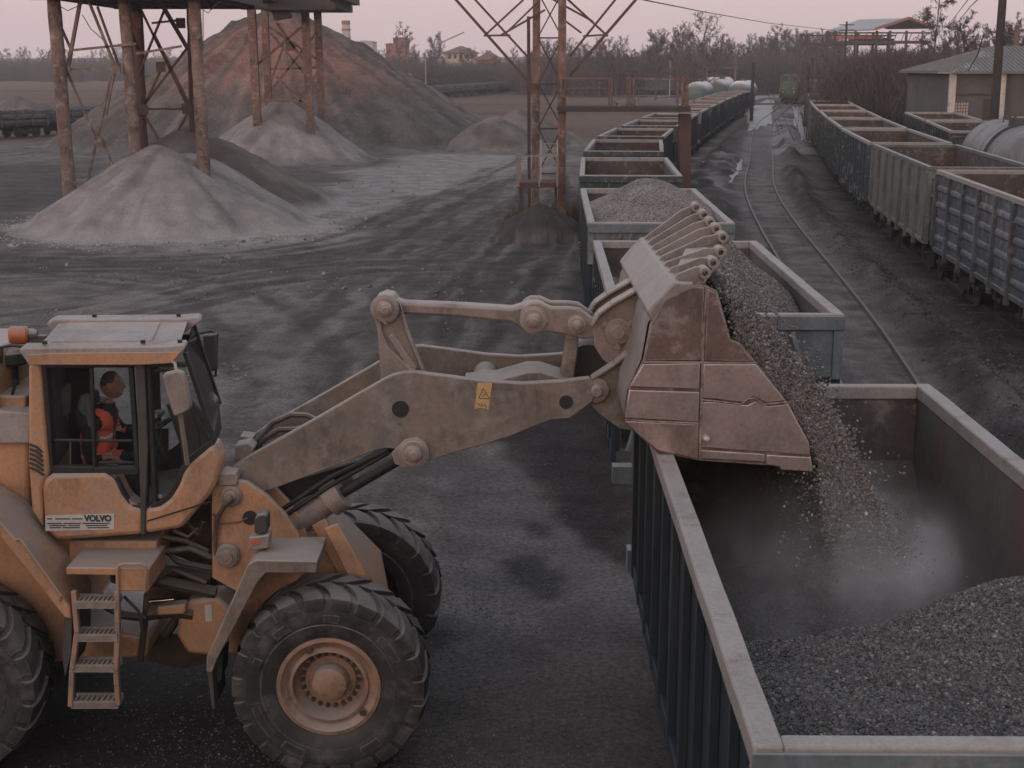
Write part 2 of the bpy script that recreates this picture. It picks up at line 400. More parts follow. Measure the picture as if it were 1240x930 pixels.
class Path:                                             # smooth centre line through measured points
    def __init__(s, pts):
        p = np.array(pts, float); y = p[:, 1]
        t = np.concatenate([[0], np.cumsum(np.hypot(*np.diff(p, axis=0).T))])
        tt = np.linspace(0, t[-1], 600)
        x = np.interp(tt, t, p[:, 0]); yy = np.interp(tt, t, p[:, 1])
        k = np.ones(41) / 41
        def sm(a):
            e = np.concatenate([2 * a[0] - a[1:21][::-1], a, 2 * a[-1] - a[-21:-1][::-1]]); return np.convolve(e, k, 'valid')
        s.x = sm(x); s.y = sm(yy)
        s.t = np.concatenate([[0], np.cumsum(np.hypot(np.diff(s.x), np.diff(s.y)))]); s.len = s.t[-1]
    def at(s, d): return float(np.interp(d, s.t, s.x)), float(np.interp(d, s.t, s.y))
    def d_of_y(s, y): return float(np.interp(y, s.y, s.t))
    def pose(s, d, L=6):
        a = s.at(d - L / 2); b = s.at(d + L / 2)
        return ((a[0] + b[0]) / 2, (a[1] + b[1]) / 2), math.atan2(-(b[0] - a[0]), b[1] - a[1])
PN = Path([(2.66, 0), (2.68, 6.3), (2.74, 14.2), (2.86, 18.4), (3.02, 26.4), (3.12, 30), (3.3, 38.1), (3.55, 43), (3.95, 51), (4.25, 55), (5.05, 63.6), (6.1, 70.5), (8.2, 82), (10.9, 97), (17, 128), (26, 172), (30, 188)])
PR = Path([(11.6, 16), (12.2, 26), (12.8, 33), (13.55, 40.4), (14.9, 53.6), (17.6, 72), (25.2, 115), (40, 190), (58, 280), (82, 392)])
PR2 = Path([(17.2, 38), (18.6, 50), (20.7, 62), (21.2, 64.5), (23.8, 78), (27, 95), (40.3, 160), (60, 250)])
PT = Path([(4.6, 8), (5.6, 16), (7.5, 28), (8.9, 40), (10.7, 58), (13.0, 76), (16.0, 92), (21, 122), (27.4, 157), (52.5, 270), (60, 302)])
PL = Path([(-85, 88), (-46, 121), (-37, 142), (-23, 235), (-9, 300), (4.4, 375), (24, 450), (60, 540)])
# ============================================================ ground
def axis_pts(stops):
    o = []
    for a, b, st in stops: o += list(np.arange(a, b, st))
    return np.array(o + [stops[-1][1]])
gx = axis_pts([(-950, -300, 50), (-300, -100, 14), (-100, -44, 2.4), (-44, -28, .4), (-28, 17, .125), (17, 40, .3), (40, 120, 3), (120, 950, 50)])
gy = axis_pts([(-90, 0, 6), (0, 7, .5), (7, 40, .12), (40, 80, .2), (80, 180, .7), (180, 500, 8), (500, 1600, 50)])
X, Y = np.meshgrid(gx, gy)
def inpoly(poly, x, y):
    c = np.zeros(x.shape, bool); n = len(poly)
    for i in range(n):
        x0, y0 = poly[i]; x1, y1 = poly[(i + 1) % n]
        if y0 == y1: continue
        c ^= ((y0 > y) != (y1 > y)) & (x < (x1 - x0) * (y - y0) / (y1 - y0) + x0)
    return c
def patch(px, jit=.8, scale=.5, seed=1, soft=12):
    poly = [G(u, max(v, 88)) for u, v in px]
    r = np.zeros(X.shape); m_ = jit * 4
    i0, i1 = np.searchsorted(gy, [min(p[1] for p in poly) - m_, max(p[1] for p in poly) + m_]); j0, j1 = np.searchsorted(gx, [min(p[0] for p in poly) - m_, max(p[0] for p in poly) + m_])
    sl = (slice(i0, i1), slice(j0, j1)); x, y = X[sl], Y[sl]; q = np.zeros(x.shape)
    xx = x + (fbm(x * scale, y * scale, seed, 5) - .5) * jit * 4; yy = y + (fbm(x * scale + 50, y * scale, seed + 3, 5) - .5) * jit * 4
    for k in range(soft):                              # many jittered copies give a broken, soft rim
        a = 2 * pi * k * .618; rr_ = jit * .9 * math.sqrt((k + .5) / soft)
        q += inpoly(poly, xx + math.cos(a) * rr_, yy + math.sin(a) * rr_)
    r[sl] = q / soft
    return r
xt = np.interp(Y, PT.y, PT.x); dT = X - xt
xr = np.interp(Y, PR.y, PR.x); dR = X - xr
xn = np.interp(Y, PN.y, PN.x); dN = X - xn
# ruts: arcs of wheel tracks round the sand cones
rad = np.hypot(X + 34, Y - 18)
rut = fbm(rad * 1.9, np.arctan2(Y - 18, X + 34) * 5, 5, 4)
rut2 = fbm((X * .94 - Y * .16) * 1.6, (Y * .94 + X * .16) * .13, 9, 4)
yard = sstep(2.0, -2.0, dN) * sstep(128, 112, Y)
Z = (fbm(X * .25, Y * .25, 2, 4) - .5) * .09 + (fbm(X * 1.7, Y * 1.7, 3, 3) - .5) * .022
Z += yard * ((rut - .5) * .025 + (rut2 - .5) * .015) * sstep(17, 24, Y)
bank = sstep(1.1, 2.0, dT) * sstep(-2.0, -3.6, dR)
Z += bank * (fbm(X * .8, Y * .5, 21, 6) ** 1.8) * 1.45
bank2 = sstep(-1.2, -2.2, dT) * sstep(1.9, 2.6, dN) * sstep(36, 50, Y)
Z += bank2 * (fbm(X * .7, Y * .4, 23, 6) ** 1.8) * .8
rough_far = sstep(120, 170, Y)
Z = Z * (1 - rough_far) + rough_far * (fbm(X * .03, Y * .03, 4, 4) - .5) * .6
onrail = np.maximum(np.maximum(sstep(1.5, .9, abs(dT)), sstep(1.8, 1.2, abs(dR))), sstep(1.9, 1.3, abs(dN)))
Z = Z * (1 - onrail * .85) - .03
Z *= sstep(-30, 5, Y)
C = np.empty(X.shape + (3,))
def put(mask, c, k=1.0):
    mm = np.clip(mask * k, 0, 1)[..., None]
    C[:] = C * (1 - mm) + np.array(c) * mm
C[:] = (.222, .197, .182)
f1 = fbm(X * .35, Y * .2, 31, 5)
put(sstep(.44, .72, rut) * yard, (.275, .25, .236), .7)
put(sstep(.54, .30, rut) * yard, (.13, .118, .113), .7)
put(sstep(.5, .75, rut2) * yard, (.27, .245, .23), .6)
put(sstep(.54, .32, f1) * yard, (.135, .122, .117), .55)
put(patch([(-200, 345), (90, 330), (260, 322), (350, 350), (300, 400), (150, 430), (-200, 470)], 1.0, .4, 3), (.24, .21, .195), .75)
put(patch([(-200, 306), (60, 304), (330, 312), (480, 296), (420, 330), (200, 338), (-200, 335)], .9, .3, 5), (.10, .092, .09), .7)
put(patch([(-60, 268), (60, 300), (230, 308), (360, 303), (440, 278), (520, 236), (650, 205), (700, 188), (520, 186), (420, 206), (380, 250), (240, 285)], 1.2, .3, 7), (.40, .365, .35), .95)
put(patch([(-300, 205), (120, 198), (100, 240), (-20, 262), (-300, 270)], 1.5, .25, 9), (.105, .095, .092), .75)
put(patch([(455, 296), (560, 262), (680, 262), (640, 330), (520, 352), (440, 330)], .9, .4, 11), (.115, .10, .096), .8)
put(patch([(345, 480), (318, 400), (340, 340), (405, 312), (470, 270), (560, 246), (700, 236), (700, 480), (560, 530), (300, 570)], .7, .5, 61), (.142, .127, .118), .8)
# light wheel track bending to the tower
put(patch([(395, 395), (455, 330), (490, 300), (520, 296), (488, 340), (440, 400), (410, 440)], .6, .8, 13), (.21, .185, .175), .55)
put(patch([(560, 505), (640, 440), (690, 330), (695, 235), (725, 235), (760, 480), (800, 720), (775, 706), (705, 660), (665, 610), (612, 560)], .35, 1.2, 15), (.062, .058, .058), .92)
put(patch([(250, 520), (420, 470), (560, 500), (540, 560), (500, 600), (420, 640), (250, 640)], .6, .6, 17), (.135, .122, .117), .8)
put(patch([(505, 545), (610, 556), (668, 610), (706, 660), (778, 706), (850, 800), (900, 1100), (430, 1100), (505, 760), (540, 640)], .16, 1.3, 19), (.185, .174, .170), .97)
put(patch([(610, 676), (650, 668), (676, 690), (668, 722), (640, 722)], .12, 2, 23), (.062, .058, .057), .8)
put(patch([(628, 628), (655, 632), (672, 648), (650, 650)], .1, 2, 25), (.07, .066, .065), .8)
put(patch([(560, 760), (900, 740), (1000, 1200), (300, 1200), (480, 880)], .35, .7, 27), (.115, .108, .106), .6)
put(patch([(-400, 1500), (-400, 700), (180, 690), (420, 730), (545, 760), (520, 900), (500, 1500)], .4, .5, 29), (.040, .037, .037), .92)  # dark gravel, with the contact shade under the loader put into its colour
# tyre tracks of the loader and lorries: paired bands with a tread pattern
def wheel_track(px, tone, k, half=1.08, w=.36, seed=1, depth=.045):
    pts = np.array([G(u, v) for u, v in px]); t = np.concatenate([[0], np.cumsum(np.hypot(*np.diff(pts, axis=0).T))])
    tt = np.linspace(0, t[-1], 70); kx = np.ones(9) / 9
    q = np.stack([np.interp(tt, t, pts[:, i]) for i in (0, 1)], -1)
    q = np.stack([np.convolve(np.pad(q[:, i], 4, 'edge'), kx, 'valid') for i in (0, 1)], -1)
    i0, i1 = np.searchsorted(gy, [q[:, 1].min() - 3, q[:, 1].max() + 3]); j0, j1 = np.searchsorted(gx, [q[:, 0].min() - 3, q[:, 0].max() + 3]); sl = (slice(i0, i1), slice(j0, j1)); x_, y_ = X[sl], Y[sl]
    jx = x_ + (fbm(x_ * .5, y_ * .5, seed, 3) - .5) * .5; jy = y_
    best = np.full(x_.shape, 1e9); lat = np.zeros(x_.shape); al = np.zeros(x_.shape); acc = 0
    for a, b_ in zip(q[:-1], q[1:]):
        d = b_ - a; l = math.hypot(*d)
        if l < 1e-6: continue
        d = d / l; s = np.clip((jx - a[0]) * d[0] + (jy - a[1]) * d[1], 0, l)
        ex_, ey_ = jx - a[0] - s * d[0], jy - a[1] - s * d[1]; dist = np.hypot(ex_, ey_); m = dist < best
        best = np.where(m, dist, best); lat = np.where(m, ex_ * d[1] - ey_ * d[0], lat); al = np.where(m, acc + s, al); acc += l
    lane = sstep(2.4, 1.5, best + (fbm(al * .2, lat * .1, seed + 3, 3) - .5) * 1.4); st = fbm(lat * 2.4 + (fbm(x_ * .4, y_ * .4, seed + 15, 4) - .5) * 2.5, al * .10 + 3, seed + 5, 5); brk = sstep(.30, .58, fbm(x_ * .33, y_ * .22, seed + 17, 5))
    mm = np.clip(lane * .65 * brk * sstep(.42, .66, st), 0, 1)[..., None]; C[sl] = C[sl] * (1 - mm) + np.array((.275, .246, .230)) * mm
    mm = np.clip(lane * .75 * brk * sstep(.56, .36, st), 0, 1)[..., None]; C[sl] = C[sl] * (1 - mm) + np.array((.100, .089, .083)) * mm
    o = np.abs(np.abs(lat) - half)
    band = sstep(w, w * .55, o) * sstep(.30, .52, fbm(al * .4, lat * .6, seed + 7, 4))
    tread = .5 + .5 * np.sin(al * 2 * pi / .42 + np.abs(np.abs(lat) - half) * 7)
    fade = sstep(60, 22, y_)
    def put_(mask, c, kk):
        mm = np.clip(mask * kk, 0, 1)[..., None]; C[sl] = C[sl] * (1 - mm) + np.array(c) * mm
    put_(band * (1 - .5 * tread * fade), tone, k)
    ridge = sstep(w * 1.8, w * 1.1, o) * sstep(w * .8, w * 1.1, o)
    put_(ridge * sstep(.4, .6, fbm(al * .5, lat, seed + 9, 4)), (.29, .262, .25), .35)
    o_ = np.zeros(X.shape); o_[sl] = -band * depth * .5 * (1 - .4 * tread * fade) + ridge * .014
    return o_
dZ = 0
dZ = dZ + wheel_track([(300, 640), (285, 520), (310, 440), (390, 380), (480, 310), (560, 262), (620, 222)], (.088, .081, .079), .8, seed=201)
dZ = dZ + wheel_track([(-80, 340), (120, 330), (270, 350), (340, 410), (360, 480), (350, 560)], (.105, .096, .093), .7, seed=207)
dZ = dZ + wheel_track([(-80, 398), (100, 380), (260, 346), (430, 322), (640, 318)], (.10, .092, .09), .7, seed=213)
dZ = dZ + wheel_track([(575, 500), (585, 450), (620, 340), (650, 270), (662, 215)], (.075, .07, .07), .7, seed=219)
dZ = dZ + wheel_track([(-60, 312), (200, 322), (420, 298), (540, 240), (640, 200), (680, 170)], (.11, .10, .096), .7, seed=225)
dZ = dZ + wheel_track([(380, 560), (450, 520), (520, 450), (560, 380), (640, 300)], (.07, .065, .065), .7, seed=231)
Z += dZ * sstep(90, 60, Y)
# tracks on the right
right = sstep(1.6, 2.4, dN) * sstep(330, 220, Y)
put(right, (.105, .095, .092), .9)
put(right * sstep(.45, .62, fbm(X * .8, Y * .35, 41, 5)), (.058, .053, .053), .85)
put(right * sstep(.56, .7, fbm(X * 1.1, Y * .5, 43, 4)), (.165, .15, .145), .7)
put(sstep(1.7, .9, abs(dT)) * sstep(300, 250, Y), (.245, .222, .214), .92)
put(sstep(1.4, .9, abs(dT)) * sstep(.50, .66, fbm(X * 1.2, Y * .8, 45, 6)) * sstep(300, 250, Y), (.10, .092, .09), .4)
put(sstep(.25, .05, abs(abs(dT) - .55)) * sstep(.45, .6, fbm(X * .9, Y * 1.4, 46, 4)) * sstep(120, 100, Y), (.10, .092, .09), .6)
put(bank * sstep(80, 55, Y), (.068, .062, .061), .75)
put(bank * sstep(.52, .68, fbm(X * 1.3, Y * .8, 47, 4)), (.15, .138, .135), .5)
put(sstep(-3.9, -3.2, dR) * sstep(-1.6, -2.2, dR) * sstep(.40, .6, fbm(X * .7, Y * .25, 49, 4)), (.17, .155, .148), .8)
snow = np.clip(sstep(3.6, 1.5, abs(dT - 1.4)) * sstep(80, 112, Y) * sstep(250, 190, Y), 0, 1) * sstep(.36, .56, fbm(X * .5, Y * .16, 51, 4))
put(snow * (1 - sstep(.9, .6, abs(dT)) * .7), (.40, .375, .395), .9)
snow2 = patch([(858, 196), (884, 186), (896, 206), (880, 236), (856, 226)], .35, .8, 53) * sstep(.4, .6, fbm(X * 1.2, Y * .35, 54, 4))
put(snow2, (.33, .31, .33), .85)
put(patch([(848, 112), (950, 108), (955, 118), (860, 121)], 2, .1, 55), (.45, .42, .44), .9)
# field beyond the yard
fld = np.maximum(sstep(112, 130, Y) * sstep(-3, -8, dN), sstep(330, 400, Y))
fr = fbm(X * .012, Y * .05, 61, 5)
fc = np.array([.165, .103, .080]) * (1 - fr[..., None]) + np.array([.235, .165, .128]) * fr[..., None]
C[:] = C * (1 - fld[..., None]) + fc * fld[..., None]
put(fld * sstep(.58, .68, fbm(X * .01, Y * .06, 63, 3)), (.115, .088, .072), .8)
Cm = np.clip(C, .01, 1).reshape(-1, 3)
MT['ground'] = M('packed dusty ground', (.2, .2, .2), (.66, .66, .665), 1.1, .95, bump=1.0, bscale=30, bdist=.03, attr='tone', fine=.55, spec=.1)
ny, nx = X.shape
idx = np.arange(nx * ny).reshape(ny, nx)
Fq = np.stack([idx[:-1, :-1], idx[:-1, 1:], idx[1:, 1:], idx[1:, :-1]], -1).reshape(-1, 4)
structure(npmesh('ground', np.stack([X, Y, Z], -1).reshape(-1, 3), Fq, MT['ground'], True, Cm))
def ground_z(x, y):
    j = np.clip(np.searchsorted(gx, x) - 1, 0, nx - 2); i = np.clip(np.searchsorted(gy, y) - 1, 0, ny - 2)
    return float(Z[i, j])
# frozen pond beyond the tower
xs = [G(u, v) for u, v in [(724, 114), (748, 107), (800, 106), (855, 108), (860, 114), (800, 117)]]
b = MB(); b.add([(x, y, .02) for x, y in xs], [list(range(6))])
MT['ice'] = M('pond ice', (.55, .52, .54), (.48, .46, .48), .2, .3, bump=0)
structure(b.build('pond', MT['ice']))
# wet and icy patches between the tracks: level sheets that the mud pokes through
MT['puddle'] = M('icy puddle', (.07, .066, .068), (.24, .23, .245), .9, .45, bump=.1, bscale=6, spec=.6)
def puddle(pts, z, seed):
    q = [G(u, v, z) for u, v in pts]; cx_ = sum(p[0] for p in q) / len(q); cy_ = sum(p[1] for p in q) / len(q); o_ = []
    for i in range(len(q)):
        a, b_ = q[i], q[(i + 1) % len(q)]
        for t_ in np.linspace(0, 1, 9)[:-1]:
            x, y = a[0] + (b_[0] - a[0]) * t_, a[1] + (b_[1] - a[1]) * t_; k = 1 + (float(fbm(x * 1.1 + seed, y * .5, seed, 3)) - .5) * .5
            o_.append((cx_ + (x - cx_) * k, cy_ + (y - cy_) * k, z))
    b = MB(); b.add(o_, [list(range(len(o_)))]); structure(b.build('puddle', MT['puddle']))
puddle([(852, 196), (892, 184), (900, 200), (884, 222), (852, 214)], .02, 3)
puddle([(905, 128), (938, 118), (934, 150), (906, 158)], .03, 5)
puddle([(960, 130), (1000, 122), (1006, 160), (978, 172), (962, 160)], .03, 7)
puddle([(900, 108), (945, 104), (945, 116), (905, 122)], .04, 9)
# hill added out of view behind the photographer to keep the last sun off the yard
hx = np.linspace(-160, 160, 41); hy = np.linspace(-130, -60, 12)
HX, HY = np.meshgrid(hx, hy)
HZ = 14.6 * np.sin(np.clip((HY + 130) / 70, 0, 1) * pi) ** .6 + (fbm(HX * .08, HY * .08, 71, 3) - .5) * 1.2 - .5
ii = np.arange(HX.size).reshape(HX.shape)
structure(npmesh('unseen_sun_blocker', np.stack([HX, HY, HZ], -1).reshape(-1, 3), np.stack([ii[:-1, :-1], ii[:-1, 1:], ii[1:, 1:], ii[1:, :-1]], -1).reshape(-1, 4), MT['drygrass'], True))

# ============================================================ heaps
def heap_mesh(name, cones, x0, x1, y0, y1, st, mat, slope=.68, seed=1, amp=.12, base=-.1, tone=None, fs=1.2):
    hx = np.arange(x0, x1 + st, st); hy = np.arange(y0, y1 + st, st)
    A, B = np.meshgrid(hx, hy); Hh = np.full(A.shape, base - .4)
    ang_n = fbm(A * .35, B * .35, seed, 4) - .5
    for cx, cy, h, sl in cones:
        r = np.hypot(A - cx, B - cy)
        th = np.arctan2(B - cy, A - cx)
        r = r * (1 + .16 * (fbm(np.cos(th) * 2.2 + 9, np.sin(th) * 2.2 + 5, seed + 5, 3) - .5))
        Hh = np.maximum(Hh, h + .12 * h / (1 + h) - sl * np.sqrt(r * r + (.16 * h) ** 2) + .10 * h)
    th0 = np.arctan2(B - cones[0][1], A - cones[0][0]); r0_ = np.hypot(A - cones[0][0], B - cones[0][1])
    Hh += (fbm(np.cos(th0) * 7 + r0_ * .07, np.sin(th0) * 7 + 3, seed + 21, 4) - .5) * amp * 1.1 * sstep(.2, 2.5, r0_)
    Hh += ang_n * amp + (fbm(A * fs, B * fs, seed + 1, 4) - .5) * amp * .5
    foot = sstep(-.5, .6, Hh)
    Hh = np.where(Hh < .5, base + (.5 - base) * np.exp((Hh - .5) * 2.6), Hh)
    ed = np.minimum(np.minimum(A - x0, x1 - A) / (x1 - x0), np.minimum(B - y0, y1 - B) / (y1 - y0)) * 2
    ed = ed + (fbm(A * .6, B * .6, seed + 9, 3) - .5) * .25
    Hh = Hh - .6 * sstep(.42, .0, ed)
    V = np.stack([A, B, Hh], -1)
    i = np.arange(A.size).reshape(A.shape)
    F = np.stack([i[:-1, :-1], i[:-1, 1:], i[1:, 1:], i[1:, :-1]], -1).reshape(-1, 4)
    keep = (Hh.ravel()[F] > base - .15).any(1)
    cols = None
    if tone:
        tcol = tone(A, B, Hh) + np.zeros(A.shape + (3,)); jj = np.clip(np.searchsorted(gx, A), 0, len(gx) - 1); ii2 = np.clip(np.searchsorted(gy, B), 0, len(gy) - 1)
        kf = sstep(.55, .0, Hh + (fbm(A * .9, B * .9, seed + 31, 4) - .5) * .5)[..., None]
        cols = (tcol * (1 - kf) + C[ii2, jj] * kf).reshape(-1, 3)
    return npmesh(name, V.reshape(-1, 3), F[keep], mat, True, cols)
MT['sand'] = M('pale sand', (.3, .3, .3), (.80, .79, .78), 1.4, .95, bump=.9, bscale=9, bdist=.06, attr='tone', fine=.35, spec=.15)
def sandtone(A, B, H):
    k = sstep(.42, .62, fbm(A * .5 + H * 1.2, B * .5, 81, 4))[..., None]
    c = np.array([.33, .30, .288]) * (1 - k) + np.array([.41, .375, .36]) * k
    th = np.arctan2(B - B.mean(), A - A.mean())
    g = sstep(.48, .66, fbm(np.cos(th) * 9, np.sin(th) * 9 + H * .25, 83, 5))[..., None]
    g2 = sstep(.55, .68, fbm(A * 1.1, B * .6 + H, 85, 5))[..., None]
    return c * (1 - .26 * g) * (1 - .1 * g2)
def at(u, v, Y): x, z = D(u, v, Y); return x, z
x, z = at(190, 181, 57)
o = heap_mesh('sand_pile', [(x, 57, z, .62), (x + 1.0, 58.4, z - .25, .64), (x - 2.2, 56.5, z * .45, .55), (x + 3.4, 56.6, z * .42, .45)], x - 13, x + 14, 45, 70, .16, MT['sand'], seed=3, tone=sandtone, amp=.35)
tag(o, 'pale sand pile poured between the legs of the left rusty tower, in front', 'sand pile')
def darktone(A, B, H):
    k = sstep(.4, .6, fbm(A * .4, B * .4, 91, 4))[..., None]
    return np.array([.15, .128, .118]) * (1 - k) + np.array([.23, .20, .185]) * k
x, z = at(226, 156, 66)
o = heap_mesh('sand_pile', [(x, 66, z, .62), (x + 1.5, 65, z - .5, .6)], x - 9, x + 10, 57, 77, .2, MT['sand'], seed=6, tone=darktone, amp=.3)
tag(o, 'darker grey sand cone right behind the front pale pile, under the left tower', 'sand pile')
x, z = at(341, 120, 98)
o = heap_mesh('sand_pile', [(x, 98, z, .72), (x + 1.2, 97.4, z * .6, .62), (x - 1.2, 97, z * .5, .6)], x - 9, x + 10, 88, 110, .2, MT['sand'], seed=8, tone=sandtone, amp=.4)
tag(o, 'grey sand cone poured under the second tower against the big mound', 'sand pile')
MT['mound'] = M('mixed gravel mound', (.3, .3, .3), (.70, .69, .69), .5, .95, bump=1.0, bscale=2.6, bdist=.2, attr='tone', fine=.45, spec=.15)
def moundtone(A, B, H):
    cx = (340 - 620) / 1722 * 122
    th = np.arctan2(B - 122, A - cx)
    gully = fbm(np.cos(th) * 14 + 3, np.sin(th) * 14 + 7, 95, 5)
    red = sstep(-.2, -1.0, np.sin(th - .12)) * sstep(2.8, 5.5, H + (gully - .5) * 5)  # low sunlight on the upper near slope, put into the mound colour
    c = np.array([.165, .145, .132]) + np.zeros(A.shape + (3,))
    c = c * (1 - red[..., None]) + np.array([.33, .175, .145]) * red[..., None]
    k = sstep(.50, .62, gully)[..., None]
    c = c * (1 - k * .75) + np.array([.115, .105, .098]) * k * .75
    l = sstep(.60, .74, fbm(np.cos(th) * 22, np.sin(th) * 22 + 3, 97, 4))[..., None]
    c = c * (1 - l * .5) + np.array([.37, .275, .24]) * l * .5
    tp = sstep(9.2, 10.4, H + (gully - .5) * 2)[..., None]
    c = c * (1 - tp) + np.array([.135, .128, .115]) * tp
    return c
x, z = at(340, 17, 122)
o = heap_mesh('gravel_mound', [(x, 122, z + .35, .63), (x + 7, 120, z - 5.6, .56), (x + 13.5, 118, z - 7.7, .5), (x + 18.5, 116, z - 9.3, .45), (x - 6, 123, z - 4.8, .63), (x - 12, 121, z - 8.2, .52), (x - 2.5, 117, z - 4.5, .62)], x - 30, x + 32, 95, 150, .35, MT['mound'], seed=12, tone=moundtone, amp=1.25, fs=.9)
tag(o, 'huge brown gravel mound, upper slope coloured sunset red, towering behind the rusty towers', 'gravel mound')
for (u, v, Yd, w, lab) in [(215 * 0 + 20, 118, 155, 5, 'pale gravel heap at the left edge behind the long blue train'), (52, 126, 160, 4, 'small grey gravel heap behind the blue train beside the left tower leg'),
                      (628, 133, 118, 3.2, 'pale rubble heap with a broken top at the right foot of the big mound'), (600, 142, 112, 2.6, 'low grey heap between the big mound and the lattice tower'), (655, 250, 53, .8, 'low dark earth heap under the small ladder platform')]:
    x, z = at(u, v, Yd)
    tn = darktone if 'earth' not in lab else (lambda A, B, H: np.array([.075, .068, .066]) + 0 * A[..., None])
    o = heap_mesh('gravel_heap', [(x, Yd, max(z, .5), .55), (x + w * .5, Yd + .5, max(z, .5) * .7, .5)], x - w * 2.5, x + w * 2.5, Yd - w * 2.2, Yd + w * 2.2, w / 24, MT['sand'], seed=int(u), tone=tn, amp=.25)
    tag(o, lab, 'gravel heap')

# ============================================================ railway track in the open
def rail_run(path, d0, d1, name, label):
    r0 = thing(name, label, 'railway track', (*path.at(d0), 0))
    n = int((d1 - d0) / 1.0)
    for sgn in (-1, 1):
        b = MB(); vs = []; fs = []
        prof = [(-.05, 0), (-.035, .12), (-.035, .15), (.035, .15), (.035, .12), (.05, 0)]
        for i in range(n + 1):
            d = d0 + (d1 - d0) * i / n
            x, y = path.at(d); xa, ya = path.at(d + .5); xb, yb = path.at(d - .5)
            tx, ty = xa - xb, ya - yb; l = math.hypot(tx, ty); nx_, ny_ = ty / l, -tx / l
            for a, zz in prof: vs.append((x + nx_ * (sgn * .77 + a), y + ny_ * (sgn * .77 + a), zz - .075))
        k = len(prof)
        fs = [(i * k + j, i * k + j + 1, (i + 1) * k + j + 1, (i + 1) * k + j) for i in range(n) for j in range(k - 1)]
        b.add(vs, fs); b.build('rail', MT['railsteel'] if path is PT else MT['under'], r0)
    b = MB(); d = d0
    while d < min(d1, 130):
        (x, y), a = path.pose(d, 1); c, s_ = math.cos(a), math.sin(a); zz = RNG.uniform(-.15, -.02)
        w, l = .12, 1.3
        q = [(x + c * i * l - s_ * j * w, y + s_ * i * l + c * j * w) for i, j in ((-1, -1), (1, -1), (1, 1), (-1, 1))]
        b.add([(px_, py_, -.1) for px_, py_ in q] + [(px_, py_, zz) for px_, py_ in q], [(4, 5, 6, 7), (0, 1, 5, 4), (1, 2, 6, 5), (2, 3, 7, 6), (3, 0, 4, 7)])
        d += .62
    b.build('sleepers', MT['sleeper'], r0)
    return r0
rail_run(PT, 2, PT.len - 5, 'railway_track', 'empty curving railway track sunk in mud between the two wagon rows')
rail_run(PN, 2, PN.len - 3, 'railway_track', 'railway track under the near row of hopper wagons')
rail_run(PR, 2, PR.len - 3, 'railway_track', 'railway track under the right row of tall gondola wagons')
# ============================================================ wagons (local: +Y along the track, origin on the rail head)
def bogie(parent, y, simple=False):
    b = MB()
    for s in (-1, 1):
        b.prismx([(y - 1.15, .55), (y - .45, .32), (y + .45, .32), (y + 1.15, .55), (y + 1.0, .80), (y + .3, .66), (y - .3, .66), (y - 1.0, .80)], s * .98 - .09, s * .98 + .09)
        for yy in (-.16, 0, .16): b.cyl((s * .98, y + yy, .42), (s * .98, y + yy, .68), .07, 8)
        for e in (-.92, .92): b.cyl((s * 1.09, y + e, .47), (s * .9, y + e, .47), .15, 10)
    b.box(-.95, .95, y - .2, y + .2, .5, .85)
    o = b.build('bogie', MT['under'], parent)
    for e in (-.92, .92):
        w = MB()
        for s in (-1, 1):
            w.lathe([(0, .68), (.2, .68), (.22, .72), (.38, .70), (.40, .73), (.475, .73), (.475, .83), (.50, .85), (.50, .87), (.40, .87), (.2, .84), (0, .84)], (0, y + e, .48), 'x', 20, sign=s)
        w.cyl((-.7, y + e, .48), (.7, y + e, .48), .09, 10)
        ob = w.build('wheelset', MT['wheel'], o)
def coupler(parent, y, s):
    b = MB(); b.box(-.11, .11, min(y, y + s * .5), max(y, y + s * .5), .92, 1.14); b.box(-.22, .2, min(y + s * .42, y + s * .72), max(y + s * .42, y + s * .72), .85, 1.2)
    b.build('coupler', MT['under'], parent, .02)
